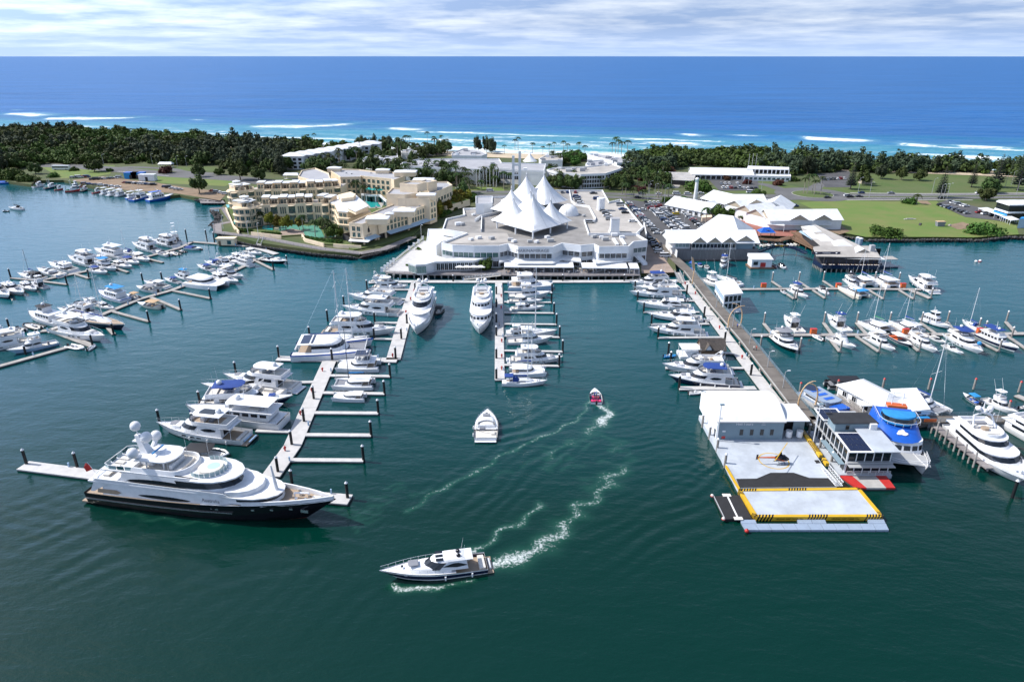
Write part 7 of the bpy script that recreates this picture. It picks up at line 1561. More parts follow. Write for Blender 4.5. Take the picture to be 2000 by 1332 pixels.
def resort(label,pts,z,roof='rooflilac',wins=(),par=.8,wall='wall',gl='glass',h=2.2):
 Q=atl(pts,z);b=building('resort_building',label,mid(Q));block(b,pts,z,2,M[wall],M[roof],par)
 for(i,j,n_,zs)in wins:
  for z0 in zs:windows(b,Q[i],Q[j],z0,h,n_,.75,gl,'wall',.6,0,'window',1)
 W_(b,MB().prism(grow(Q,1.025),z-1.5,z-.9,cap=False),M.sheet,'fascia');c=mid(Q)
 for k in range(9):p=c.lerp(rn.choice(Q),rn.uniform(.1,.8));W_(b,MB().box(p.x-rn.uniform(.8,2.5),p.x+1.5,p.y-1,p.y+rn.uniform(.5,2),z-par+.003,z+rn.uniform(0,1.6)),M[rn.choice(['grey','wall','rooflilac'])],'roof_unit')
 return b
resort('grey flat roofed resort wing above the stepped white row',[c2(1210,445),c2(1330,470),c2(1520,455),c2(1500,400),c2(1380,402)],9,'rooflilac')
lob=resort('white resort lobby with a tall slatted screen facing the palms',[c3(-60,470),c3(-50,495),c3(270,510),c3(550,522),c3(600,505),c3(860,525),c3(1050,535),c3(1065,480),c3(720,470),c3(700,440),c3(270,440),c3(60,445)],13,'rooflilac')
a=at(*c3(272,522),12);b=at(*c3(548,534),12);n_=26
for k in range(n_):p=a.lerp(b,(k+.5)/n_);W_(lob,MB().box(p.x-.32,p.x+.32,p.y-.7,p.y-.1,3,11.2),M.wall,'screen_slat')
a=at(*c3(560,535),12);b=at(*c3(850,545),12)
for k in range(18):p=a.lerp(b,k/17);W_(lob,MB().box(p.x-.2,p.x+.2,p.y-.4,p.y,7,11.6),M.wall,'screen_slat')
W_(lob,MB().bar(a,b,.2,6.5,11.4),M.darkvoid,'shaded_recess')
for i in range(7):
 p=at(*c3(524+26*i,660),2);o=thing('flagpole','white flagpole before the resort lobby','flagpole',(p.x,p.y,2),0,'white poles before the lobby');part('pole',MB().cyl((0,0,0),(0,0,12.5),.22,.18,6),M.alu,o);part('finial',MB().sphere((0,0,12.6),.25,6,4),M.alu,o)
resort('low round ended resort wing by the beach with grey roof',[c3(330,395),c3(330,415),c3(560,418),c3(605,400),c3(560,375),c3(420,360)],9,'rooflilac')
resort('cream roofed resort wing between palms',[c3(1010,440),c3(1030,455),c3(1195,450),c3(1190,410),c3(1060,415)],9,'roofpale')
resort('fan shaped white resort wing with rows of tall windows',[c3(1070,525),c3(1150,545),c3(1340,562),c3(1530,555),c3(1670,510),c3(1580,478),c3(1400,500),c3(1130,510)],12.5,'roofpale',[(2,3,9,(3,6,9)),(3,4,8,(3,6,9))])
resort('white resort block with roof plant between the curved wings',[c3(1375,480),c3(1400,505),c3(1560,480),c3(1520,448),c3(1400,458)],12,'rooflilac');resort('long grey roofed beach wing at the right of the resort',[c3(1390,405),c3(1590,460),c3(1620,475),c3(1740,460),c3(1700,430),c3(1470,398)],11,'rooflilac')
resort('white flat resort building behind the hotel roofs',[c2(1550,470),c2(1560,490),c2(1870,505),c2(1880,470),c2(1700,440)],9,'rooflilac');resort('pale flat resort roof close to the beach at left',[c2(1530,375),c2(1540,392),c2(1700,400),c2(1720,365)],8,'roofpale')
resort('low white beach house with flat roof among palms',[c3(40,350),c3(50,368),c3(200,366),c3(190,345)],8,'roofpale')
p=at(*c3(940,450),10);o=building('tent_pavilion','single white pointed tent among the resort roofs',p,'tent',z=9);part('canopy',MB().loft([[(6*(1-t)**1.5*cos(a*PI/6)+.05*cos(a*PI/6),6*(1-t)**1.5*sin(a*PI/6)+.05*sin(a*PI/6),7*t)for a in range(12)]for t in(0,.25,.5,.75,1)]),M.rooftent,o,40);posts(o,[(4,4),(-4,4),(4,-4),(-4,-4)],-7,.5,.2,M.alu,'post')
p=at(1008,372,10);o=building('pylon','white twin mast pylon behind the tent roof',at(1008,372,2),'pylon')
for x_ in(-2,2.5):part('mast',MB().box(x_-.9,x_+.9,-.8,.8,0,24 if x_<0 else 27),M.wall,o)
for z in(10,17):part('cross_beam',MB().box(-1.1,1.6,-.6,.6,z,z+1.2),M.wall,o)
# clubhouse and sport court at right
cl=building('clubhouse','long low white clubhouse with broad sloping white roof before the dune trees',at(*c4(820,560),5));a=at(*c4(830,530),8);gable(cl,(a.x,a.y),46,20,R(-6),2,6,9.5);windows(cl,(a.x-22,a.y-8.2),(a.x+22,a.y-12.6),2.5,2.6,11,.8,'glass','wall',.6,0)
b=building('clubhouse_wing','two storey white clubhouse wing with open upper verandah',at(*c4(1200,560),5));P=block(b,[c4(1010,572),c4(1380,580),c4(1375,560),c4(1030,555)],6,2,M.wall,M.sheet,.3);Q=atl([c4(1010,572),c4(1380,580)],6);windows(b,Q[0],Q[1],3,1.8,10,.6,'tealglass','wall',.6,1)
Q=atl([c4(1030,555),c4(1360,560),c4(1360,540),c4(1040,528)],6.2);W_(b,MB().prism([q+Vec((0,0,0))for q in Q],9.0,9.4),M.sheet,'verandah_roof');W_(b,MB().bar(Q[0]+Vec((0,3,0)),Q[1]+Vec((0,3,0)),.3,6.0,9.0),M.darkvoid,'verandah_wall')
for k in range(11):p=Q[0].lerp(Q[1],k/10);W_(b,MB().box(p.x-.3,p.x+.3,p.y-.2,p.y+.3,6,9),M.wall,'verandah_post')
for i,x in enumerate((1040,1068,1097)):p=at(*c4(x,545),4);o=thing('flagpole','thin grey pole behind the clubhouse, {} from the left'.format(ORD[i]),'flagpole',(p.x,p.y,2),0,'poles behind the clubhouse');part('pole',MB().cyl((0,0,0),(0,0,16),.2,.14,5),M.grey,o);part('finial',MB().sphere((0,0,16),.25,6,4),M.grey,o)
ct=building('sports_court','pale shade roofed sports court with dark fence beside a large round tree',at(*c4(470,580),4),'court');Q=atl([c4(285,600),c4(310,545),c4(640,552),c4(620,615)],5.5);W_(ct,MB().prism(Q,5.2,5.5),M.roofpale,'shade_roof')
for k in range(6):a=Q[0].lerp(Q[1],k/5);b_=Q[3].lerp(Q[2],k/5);W_(ct,MB().bar(a,b_,.35,5.503,5.75),M.wall,'roof_batten')
W_(ct,MB().bar(Q[0],Q[3],.2,2,4.8),M.darkvoid,'windscreen_fence');sheet('court',[c4(340,640),c4(520,640),c4(500,670),c4(390,668)],M.roofpale,LZ+.1)
for p in(Q[0],Q[1],Q[2],Q[3]):W_(ct,MB().cyl((p.x,p.y,2),(p.x,p.y,5.2),.2,.2,6),M.alu,'post')
# marina village, right
vg=building('timber_clad_restaurant','white roofed waterfront restaurant with three tan gables above a grey timber wall',at(1400,500,3));a0=at(1322,503,1.5);a1=at(1478,502.5,1.5)
W_(vg,MB().box(a0.x,a1.x,a0.y,a0.y+2,-.6,5.2),M.greytimber,'timber_wall')
for k in range(30):x=a0.x+(a1.x-a0.x)*k/30;W_(vg,MB().box(x,x+(a1.x-a0.x)/30*.9,a0.y-.06,a0.y-.002,.1,5.1+.1*(k%2)),M.greytimber,'board')
W_(vg,MB().box(a0.x-1,a1.x+1,a0.y-1.5,a0.y-.07,-.5,.35),M.fender,'footing');w0,w1=a0.x+(a1.x-a0.x)*.17,a0.x+(a1.x-a0.x)*.72
W_(vg,MB().box(a0.x-2,a1.x-1,a0.y+2.2,a0.y+17,2,8.4),M.wall,'wall');W_(vg,MB().box(w0,w1,a0.y+.3,a0.y+2.15,5.2,8.3),M.darkvoid,'upper_room');windows(vg,(w0,a0.y+.26),(w1,a0.y+.26),5.6,2.4,12,.92,'glass','wall',.1,0,'window',1);railing(vg,[(w0,a0.y-.4),(w1,a0.y-.4)],5.2,1.1,1.5,.05,'alu',3,'balcony_rail')
windows(vg,(a0.x-1,a0.y+2.15),(w0-.5,a0.y+2.15),6.0,1.6,4,.8,'paleglass','wall',.2,1,'window',1);c=((a0.x+a1.x)/2-2,a0.y+9.5);ln=a1.x-a0.x+4;gable(vg,c,ln,17,0,8,8.5,12.5,M.wall,M.sheet)
for k in range(3):x=w0+(w1-w0)*(k+.5)/3;gable(vg,(x,a0.y+5),10,(w1-w0)/3-.3,PI/2,8.3,8.6,11.2,M.wall,M.sheet,M.gabletan,.5)
gable(vg,(w1+4.5,a0.y+6),9,8,PI/2,5,9.0,11.6,M.bluegrey,M.sheet,M.gabletan,.5);W_(vg,MB().box(a1.x-8,a1.x,a0.y+2.2,a0.y+8,5.2,6.2),M.bluegrey,'lean_to')
fn=thing('white_fence','white panel fence along the footpath at the left end of the timber clad restaurant','fence',(at(1312,490,2).x,at(1312,490,2).y,2));Q=atl([(1301,480),(1322,505)],2)
for k in range(8):W_(fn,MB().bar(Q[0].lerp(Q[1],k/8),Q[0].lerp(Q[1],(k+.94)/8),.2,2,5.6),M.wall,'panel')
W_(fn,MB().prism(atl([(1302,470),(1325,468),(1330,482),(1308,484)],6),5.62,5.9),M.wall,'roof_sheet')
hp=building('hip_roofed_hall','white hall with steep pyramid roof behind the timber clad restaurant',at(1418,452,5));a=at(1415,447,7);gable(hp,(a.x,a.y),22,20,R(-35),2,7,14,None,None,None,.8,8)
v2=building('village_shops','two storey white village shops with a chain of tan gables stepping towards the water',at(1500,415,5));g3=lambda x,y:(1340+x/6.667,360+y/6.667)
def G(px,z,ln,wd,rot,ze,zr,gab=None,hip=0,root=None):a=at(*g3(*px),z);gable(root or v2,(a.x,a.y),ln,wd,R(rot),2,ze,zr,None,None,gab or M.gabletan,.8,hip);return a
G((620,190),9,34,20,118,7.5,11.5);G((800,240),9,20,15,28,7.5,11);G((930,300),9,20,14,28,7.5,11);G((1080,350),9,20,14,28,7.5,11);a=G((1480,400),8.5,40,17,3,7.6,11.5)
for sx in(-4,9):gable(v2,(a.x+sx,a.y-5.5),8,10,PI/2,7.4,7.7,10.6,None,None,M.gabletan,.5)
W_(v2,MB().box(a.x-16,a.x+14,a.y-10.5,a.y-8.6,5.0,5.4),M.wall,'balcony_slab');windows(v2,(a.x-18,a.y-8.6),(a.x+16,a.y-7.0),5.6,1.8,10,.85,'glass','wall',.3,1);windows(v2,(a.x-18,a.y-8.6),(a.x+16,a.y-7.0),2.3,2.4,9,.7,'glass','wall',.3,1);railing(v2,[(a.x-16,a.y-10.3),(a.x+14,a.y-10.3)],5.4,1,2,.05,'alu',2,'balcony_rail')
for px_,rt in(((800,240),28),((930,300),28),((1080,350),28)):
 c=at(*g3(*px_),9);cs,sn=cos(R(rt)),sin(R(rt));A=Vec((c.x+10.1*cs+7*sn,c.y+10.1*sn-7*cs,0));B_=Vec((c.x+10.1*cs-7*sn,c.y+10.1*sn+7*cs,0));C_=Vec((c.x-10*cs+7.1*sn,c.y-10*sn-7.1*cs,0));windows(v2,C_,A,5.2,1.8,6,.85,'glass','wall',.3,1);windows(v2,C_,A,2.3,2.2,6,.7,'glass','wall',.3,1)
c=at(*g3(620,190),9);cs,sn=cos(R(118)),sin(R(118));A=Vec((c.x+17*cs-10.1*sn,c.y+17*sn+10.1*cs,0));B_=Vec((c.x-17*cs-10.1*sn,c.y-17*sn+10.1*cs,0));windows(v2,A,B_,5,1.8,10,.85,'glass','wall',.4,1);windows(v2,A,B_,2.3,2.2,10,.6,'glass','wall',.4,1)
v3=building('village_shops','white and cream gabled shop behind the chain of gables, near the roundabout',at(*g3(1180,250),6));G((1180,240),9,22,17,60,7,11.5,M.wall,0,v3);G((760,165),9,22,18,0,7,10.5,M.wall,0,v3);W_(v3,MB().prism(atl([g3(840,185),g3(1100,190),g3(1080,260),g3(880,250)],7),2,7),M.rooflilac,'flat_roof_wing')
v4=building('village_lodge','white gabled lodge with a hip roof beside the big car park',at(*c4(650,820),5));a=at(*g3(110,270),6.5);gable(v4,(a.x,a.y),30,17,R(128),2,5.5,9.5);a=at(*g3(250,280),6);gable(v4,(a.x,a.y),16,12,R(38),2,5,8.2)
cs,sn=cos(R(128)),sin(R(128));a=at(*g3(110,270),6.5);windows(v4,(a.x+15*cs-8.6*sn,a.y+15*sn+8.6*cs),(a.x-15*cs-8.6*sn,a.y-15*sn+8.6*cs),2.6,2,7,.5,'glass','wall',.4,1)
b=building('garden_block','small sand coloured wall block under the green tree at the plaza',at(*g3(260,440),3),'wall');Q=atl([g3(205,410),g3(330,405),g3(335,430),g3(210,440)],4.5);W_(b,MB().prism(Q,2,4.5),M.wallcream,'wall');W_(b,MB().prism(grow(Q,1.04),4.5,4.7),M.wallcream,'coping')
b=building('lighthouse_sign','white lighthouse shaped column beside the village lodge',at(*g3(120,190),3),'column');part('shaft',MB().cyl((0,0,0),(0,0,12),1.4,1.0,12),M.gel,b,40);part('lantern',MB().cyl((0,0,12),(0,0,13.6),1.2,1.2,12),M.paleglass,b);part('cap',MB().sphere((0,0,13.6),1.3,12,5,1,True),M.gel,b,50)
b=building('dark_shed','low green roofed shed by the main road behind the village lodge',at(*g3(340,170),3),'shed');Q=atl([g3(270,140),g3(420,140),g3(425,205),g3(270,205)],4.5);W_(b,MB().prism(Q,4.2,4.5),M.green,'roof');W_(b,MB().prism(grow(Q,.96),2,4.2),M.darkvoid,'wall')
# plaza: awning, gazebo, timber boardwalk round the little basin
b=building('dining_awning','white awning over outdoor tables in front of the village shops',at(*g3(1150,520),4),'awning');Q=atl([g3(1000,470),g3(1130,455),g3(1285,505),g3(1280,540),g3(1060,520)],5.6);W_(b,MB().prism(Q,5.4,5.6),M.rooftent,'canopy')
for p in Q:W_(b,MB().cyl((p.x,p.y,2),(p.x,p.y,5.4),.12,.12,5),M.alu,'post')
bd=building('timber_boardwalk','red brown timber boardwalk curving round the small hire boat basin',at(1520,460,2),'boardwalk',z=1.6);Q=atl([(1462,462),(1485,466),(1520,469),(1545,463),(1562,470),(1600,488)],2.2)
for i,(a,b_)in enumerate(zip(Q[:-1],Q[1:])):
 W_(bd,MB().bar(a,b_,4.0,1.7+.004*i,2.12+.004*i,.5),M.timber,'boardwalk_span');d=(b_-a).normalized();nn=Vec((d.y,-d.x,0))*1.9;railing(bd,[a+nn,b_+nn],2.15,1.05,1.8,.06,'timber',3)
 for k in range(3):p=a.lerp(b_,(k+.5)/3)+nn*.8;W_(bd,MB().cyl((p.x,p.y,-1),(p.x,p.y,1.7),.25,.25,6),M.timber,'boardwalk_pile')
p=at(1495,463,2.2);gz=building('gazebo','open gazebo with bright blue roof on the timber boardwalk',p,'gazebo',z=2.15);part('roof',MB().loft([[(-4,-3,3),(4,-3,3),(4,3,3),(-4,3,3)],[(-1.5,-.1,5.2),(1.5,-.1,5.2),(1.5,.1,5.2),(-1.5,.1,5.2)]]),M.blue,gz);posts(gz,[(3.6,2.6),(-3.6,2.6),(3.6,-2.6),(-3.6,-2.6)],0,3,.15,M.timber,'post');q=MB();q.add([(1.0*cos(a)*1.1,-1.75+.0-.45*sin(a)*.8,3.95+.45*sin(a)*.9)for a in[2*PI*k/10 for k in range(10)]],[tuple(range(10))]);q.v=[(x,y-.14,z+.12)for x,y,z in q.v];part('roof_emblem',q,M.gel,gz)
part('gable_trim',MB().box(-4.1,4.1,-3.1,-2.95,2.7,3.0),M.gel,gz)
br=building('footbridge','thin curved blue railed footbridge over the hire boat basin',at(1524,488,3),'footbridge',z=0);arc=[at(1477+96*t,496-14*sin(PI*t)**.8,3.0+.8*sin(PI*t))for t in[k/12 for k in range(13)]]
for i,(a,b_)in enumerate(zip(arc[:-1],arc[1:])):
 W_(br,MB().bar(a,b_,1.8,a.z-.2,a.z+.02,.2),M.navy,'bridge_span');d=(b_-a).normalized();nn=Vec((d.y,-d.x,0)).normalized()*.9;q=MB()
 for sg in(-1,1):
  q.bar(a+nn*sg,b_+nn*sg,.07,a.z+.2,a.z+.8)
 W_(br,q,M.navy,'bridge_rail')
 if i%3==1:W_(br,MB().cyl((a.x,a.y,-1),(a.x,a.y,a.z-.2),.16,.16,6),M.timberpile,'bridge_pile')
W_(br,MB().box(arc[6].x-3,arc[6].x+3,arc[6].y-1.05,arc[6].y-.96,arc[6].z+.2,arc[6].z+1.0),M.yellow,'bridge_sign')
for i in range(11):
 p=at(1478+7.4*i+rn.random()*2,475+rn.random()*4+(2 if i%2 else 0),.5);t_=thing('hire_boat','small hire boat in the basin below the timber boardwalk','dinghy',(p.x,p.y,0),R(rn.choice([80,95,260])),'hire boats in the small basin');H=hull(t_,4.2,1.9,.55,.75,bands_of(['white','white','cream','grey'][i%4]),fine=2);deck(t_,H,.02,.95,.25,M.pale,'floor');part('bench_seat',MB().box(-.3,.3,-.8,.8,.3,.5),M.seat,t_);part('outboard',MB().box(-2.5,-2.1,-.2,.2,.1,1.0),M.engine,t_)
 # restaurant on stilts
r6=lambda x,y:(1540+x/9.09,420+y/9.09)
st=building('stilt_restaurant','large waterfront restaurant on stilts with pale roof and dark blue deck',at(1655,505,3),z=0)
Q=atl([r6(590,935),r6(1790,930),r6(1640,700),r6(440,700)],1.2);fl=[at(1588,512,2.4),at(1606,522,2.4),at(1725,523,2.4),at(1718,500,2.4),at(1590,500,2.4)]
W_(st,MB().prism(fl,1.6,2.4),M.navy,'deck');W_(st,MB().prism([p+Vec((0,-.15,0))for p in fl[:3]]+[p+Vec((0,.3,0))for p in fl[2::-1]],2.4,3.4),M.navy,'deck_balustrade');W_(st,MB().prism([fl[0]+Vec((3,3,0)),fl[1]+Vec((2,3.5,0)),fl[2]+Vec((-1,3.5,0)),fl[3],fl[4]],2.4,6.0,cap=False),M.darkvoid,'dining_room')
rf=atl([r6(440,580),r6(500,725),r6(760,730),r6(1640,750),r6(1540,575)],6.4);ridge=atl([r6(600,575),r6(1480,575)],8.4)
rfm=MB();e=[(p.x,p.y,5.9)for p in rf];cc=mid(rf);top=[(cc.x+(p.x-cc.x)*(.86 if abs(p.x-cc.x)>8 else.9),cc.y+5+(p.y-cc.y)*.12,8.0)for p in rf];rfm.loft([e,[(x,y,z+.25)for x,y,z in e],top]);W_(st,rfm,M.roofpale,'roof');A=at(*r6(760,735),5.7);B_=at(*r6(1640,755),5.7);q=MB().add([(A.x,A.y,6.1),(B_.x,B_.y,6.1),(B_.x+1,B_.y-2.6,5.4),(A.x,A.y-2.6,5.4)],[(0,1,2,3)]);W_(st,q,M.sheet,'verandah_roof')
c=at(*r6(1310,640),7.4);gable(st,(c.x,c.y+1.5),5,7,PI/2,6.6,6.8,8.6,M.gabletan,M.sheet,M.gabletan,.4);sg_=at(*r6(672,668),7.3);W_(st,MB().box(sg_.x-6.4,sg_.x+6.4,sg_.y-.15,sg_.y,6.5,7.7),M.navy,'sign_board');lettering('TAVERN',.95,M.gel,st,(sg_.x-st.location[0],sg_.y-.18-st.location[1],7.1),(PI/2,0,0),.02,'sign_lettering')
for sx in(-4.6,4.6):W_(st,MB().sphere((sg_.x+sx,sg_.y-.16,7.1),.45,8,4,.6),M.gel,'sign_emblem')
W_(st,MB().box(sg_.x+21,sg_.x+23,sg_.y+2,sg_.y+4,7,10),M.grey,'kitchen_flue')
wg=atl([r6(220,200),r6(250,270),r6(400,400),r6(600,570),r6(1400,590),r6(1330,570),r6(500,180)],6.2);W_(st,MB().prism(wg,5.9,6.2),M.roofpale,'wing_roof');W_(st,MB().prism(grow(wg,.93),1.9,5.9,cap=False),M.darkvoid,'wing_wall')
for pts,z in(([r6(250,265),r6(400,265),r6(560,400),r6(420,400)],7.6),([r6(420,340),r6(640,330),r6(820,440),r6(600,440)],7.8),([r6(760,440),r6(1000,430),r6(1180,540),r6(840,560)],7.8),([r6(230,190),r6(480,190),r6(600,280),r6(420,290)],7.6)):
 Q=atl(pts,z-.8);c=mid(Q);W_(st,MB().loft([[(p.x,p.y,6.22)for p in ccw(Q)],[(c.x+(p.x-c.x)*.35,c.y+(p.y-c.y)*.35,z)for p in ccw(Q)]]),M.sheet,'roof_peak')
Q=atl([r6(185,290),r6(225,275),r6(600,480),r6(560,520)],5.4);W_(st,MB().prism(Q,5.1,5.3),M.awning,'blue_awning');Q=atl([r6(40,310),r6(190,290),r6(560,560),r6(430,600)],2.4);W_(st,MB().prism(Q,1.8,2.3),M.timber,'side_deck');railing(st,[Q[0],Q[3]],2.3,1.05,1.8,.06,'timber',3)
for k in range(13):p=fl[1].lerp(fl[2],k/12);W_(st,MB().cyl((p.x,p.y+.4,-1.2),(p.x,p.y+.4,1.6),.28,.28,6),M.timberpile,'stilt')
for k in range(7):p=fl[0].lerp(fl[1],k/6);W_(st,MB().cyl((p.x+.3,p.y+.3,-1.2),(p.x+.3,p.y+.3,1.6),.28,.28,6),M.timberpile,'stilt');W_(st,MB().box(p.x+.2,p.x+.4,p.y+.0,p.y+.4,.6,1.4),M.concrete,'cross_head')
for k in range(9):p=fl[1].lerp(fl[2],(k+.5)/9);W_(st,MB().box(p.x-.1,p.x+.1,p.y+.25,p.y+.45,3.4,5.5),M.navy,'verandah_post')
for k in range(16):p=fl[1].lerp(fl[2],(k+rn.random())/16);o=thing('cafe_table','pale dining table on the stilt restaurant deck','table',(p.x,p.y+1.6,2.4),0,'tables on the stilt restaurant deck');part('table_top',MB().box(-.6,.6,-.4,.4,.72,.78),M.pale,o);part('pedestal',MB().cyl((0,0,0),(0,0,.72),.06,.06,5),M.seat,o);part('chair',MB().box(-.5,-.1,.5,.9,.1,.9),M.timber,o);part('chair',MB().box(.1,.5,-.9,-.5,.1,.9),M.timber,o)
for i,(x,y)in enumerate([(1225,470),(1275,485)]):p=at(*r6(x,y),3);o=thing('silo','pale grey cylindrical tank behind the stilt restaurant, {} of two'.format(['left','right'][i]),'tank',(p.x,p.y,1),0,'tanks behind the stilt restaurant');part('shell',MB().cyl((0,0,0),(0,0,4),1.1,1.1,12),M.bluecube,o,40);part('lid',MB().cyl((0,0,4),(0,0,4.4),1.1,.3,12),M.gel,o)
p=at(*r6(1720,880),1);o=building('ticket_hut','small open hut on a float at the right end of the stilt restaurant',p,'hut',z=.2);part('float',MB().box(-4.5,4.5,-3,3,-.3,.5),M.navy,o);part('roof',MB().box(-4.2,4.0,-2.6,2.8,3.8,4.0),M.roofpale,o);posts(o,[(3.5,2.4),(-3.5,2.4),(3.5,-2.2),(-3.5,-2.2)],.5,3.8,.1,M.alu,'post');railing(o,[(p.x-4,p.y-2.6),(p.x+4,p.y-2.6)],.7,1,1.5,.05,'alu',2)
# shed boat and office barge
p=at(1485,519,.8);o=building('shed_boat','white shed on a float with low pitched roof below the timber clad restaurant',p,'boat shed',z=0);part('float',MB().box(-5.5,5.5,-3,4,-.3,.6),M.timber,o);part('wall',MB().box(-4.8,4.4,-2.0,3.6,.6,4.2),M.wall,o);part('roof',MB().loft([[(-5.2,-2.6,4.2),(4.8,-2.6,4.2),(4.8,4.2,4.2),(-5.2,4.2,4.2)],[(-5.2,-2.6,4.4),(4.8,-2.6,4.4),(4.8,4.2,5.6),(-5.2,4.2,5.6)]]),M.sheet,o);part('door',MB().box(-.8,1.6,-2.06,-2.0,.7,2.8),M.red,o);part('window',MB().box(-4,-2,-2.05,-2.0,1.6,3.2),M.glass,o)
ob=building('office_barge','white two storey floating office with glass end moored beside the road pier',at(1424,577,.8),'floating office',z=0);Q=atl([(1398,551),(1433,547),(1450,573),(1415,576)],7.2)
W_(ob,MB().prism(grow(Q,1.06),7.0,7.4),M.sheet,'roof');W_(ob,MB().prism(Q,.8,7.0,cap=False),M.wall,'wall');W_(ob,MB().prism(grow(Q,1.12),-.3,.8),M.gel,'hull')
for i,j in((3,2),(0,3)):
 windows(ob,Q[i],Q[j],1.4,2.2,4,.8,'glass','wall',.2,0,'window',1);windows(ob,Q[i],Q[j],4.3,2.2,4,.8,'glass' if i==3 else 'bluehull','wall',.2,0,'window',1)
 # blue building far right
bb=building('blue_workshop','blue banded two storey workshop with white roof at the right edge',at(1980,412,4));g8=lambda x,y:(1820+x/11.11,370+y/11.11)
Q=atl([g8(1400,255),g8(1690,340),g8(2600,330),g8(2600,225),g8(1450,230)],11);W_(bb,MB().prism(Q,10.5,11),M.sheet,'roof');Q2=grow(Q,.96);W_(bb,MB().prism(Q2,2,10.5,cap=False),M.glass,'glass_wall');W_(bb,MB().prism(grow(Q,.99),6.0,7.0),M.wall,'floor_band');W_(bb,MB().prism([mid(Q)+(p-mid(Q))*1.0 for p in Q[:2]]+[Q[1]+Vec((1,1,0)),Q[0]+Vec((1,1,0))],2.5,5.5),M.cyan,'blue_panel')
for i,(pts,lab)in enumerate((([g8(1000,405),g8(1200,390),g8(1720,560),g8(1510,580)],'long white carport roof beside the blue workshop'),([g8(1510,590),g8(1720,575),g8(1910,655),g8(1720,675)],'short white carport roof nearest the big bush'))):
 Q=atl(pts,4.6);c=building('carport',lab,mid(Q),'carport');W_(c,MB().prism(Q,4.4,4.6),M.sheet,'roof')
 for k in range(5):
  for a,b_ in((Q[0],Q[3]),(Q[1],Q[2])):p=a.lerp(b_,.04+.92*k/4);W_(c,MB().cyl((p.x,p.y,2),(p.x,p.y,4.4),.12,.12,5),M.alu,'post')
b=building('blue_shed','pale blue shed cut by the right edge',at(*g8(1990,720),4),'shed');Q=atl([g8(1905,650),g8(2200,640),g8(2200,600),g8(1950,610)],7);W_(b,MB().prism(Q,2,7),M.awning,'wall');W_(b,MB().prism(grow(Q,1.03),7,7.3),M.cyan,'roof')
o=thing('skip_bin','small dark skip on the vacant lawn by the big bush','skip',(at(*g8(170,800),2).x,at(*g8(170,800),2).y,2.05));part('body',MB().loft([[(-1.8,-1.2,0),(1.8,-1.2,0),(1.8,1.2,0),(-1.8,1.2,0)],[(-2.3,-1.3,2.6),(2.3,-1.3,2.6),(2.3,1.3,2.6),(-2.3,1.3,2.6)]]),M.seat,o);part('lid',MB().box(-2.3,2.3,-1.3,1.3,2.6,2.75),M.gold,o)
for i,(x,y,w_,lab)in enumerate([(1777,429,3.5,'pale plank stack lying on the vacant lawn'),(1797,439,3.0,'dark rubble heap on the vacant lawn'),(1855,441,1.4,'pale slab near the dark skip')]):p=at(x,y,2);o=thing('debris',lab,'debris',(p.x,p.y,2.05),rn.random());part('slab',MB().box(-w_,w_,-.5,.5,0,.35),[M.concrete,M.rock,M.roofpale][i],o);part('slab',MB().box(-w_*.6,w_*.5,-.3,.6,.352,.6),[M.concrete,M.rock,M.roofpale][i],o)
o=thing('orange_frames','stack of orange machinery frames beside the village shops','machinery',(at(1614,427,2).x,at(1614,427,2).y,2));part('frame',MB().box(-2,2,-1,1,0,3),M.orange,o);part('frame',MB().box(-1.2,2.3,-1.4,-1.05,.5,3.6),M.orange,o)
o=thing('blue_skips','jumble of blue and white bins beside the orange frames','bins',(at(1606,424,2).x,at(1606,424,2).y,2));part('bin',MB().box(-3,-.4,-1,1,0,2.2),M.blue,o);part('bin',MB().box(-.3,2.2,-1,1,0,1.7),M.gel,o);part('bin',MB().box(-2,1,1.1,2.4,0,2.8),M.navy,o)
# fishing wharf sheds
for i,(x,y,w_,mt,lab)in enumerate([(259,349,5,'cyan','bright blue container at the fishing wharf, left one'),(272,349,5,'cyan','bright blue container at the fishing wharf, right one'),(290,353,6,'wall','white site hut at the fishing wharf')]):
 p=at(x,y,2);o=building('container' if i<2 else 'site_hut',lab,p,'container' if i<2 else 'hut');part('body',MB().box(-w_,w_,-2.4,2.4,0,4.6),M[mt],o);part('roof',MB().box(-w_*1.03,w_*1.03,-2.6,2.6,4.6,4.85),M.sheet if i==2 else M.blue,o);part('door',MB().box(-1,1,-2.46,-2.4,0,3),M.darkvoid,o)
p=at(120,330,3);o=building('bus','white bus parked by the trees left of the fishing wharf',p,'bus');part('body',MB().box(-7,7,-1.4,1.4,.5,3.8),M.gel,o);part('window',MB().box(-6.6,6.6,-1.45,1.45,2.0,3.0),M.glass,o);[part('wheel',MB().cyl((x_,-1.45,.5),(x_,1.45,.5),.5,.5,8),M.tyre,o)for x_ in(-4.5,4.5)]
for x,y,lab in((325,325,'white roofed picnic shelter under the wharf trees'),(570,347,'white sheds with blue roof behind the terraced hotel')):p=at(x,y,3);o=building('shelter',lab,p,'shelter');part('roof',MB().loft([[(-6,-3,3),(6,-3,3),(6,3,3),(-6,3,3)],[(-5,-.2,4.6),(5,-.2,4.6),(5,.2,4.6),(-5,.2,4.6)]]),M.sheet,o);posts(o,[(5,2.5),(-5,2.5),(5,-2.5),(-5,-2.5)],0,3,.15,M.alu,'post');part('slab',MB().box(-5.5,5.5,-2.8,2.8,0,.15),M.concrete,o)
p=at(1690,356,3);o=building('park_toilet_block','small tan park hut at the edge of the dune trees',p,'hut');part('wall',MB().box(-4,4,-2.5,2.5,0,3.2),M.gabletan,o);part('roof',MB().box(-4.6,4.6,-3,3,3.2,3.6),M.darkroof,o)
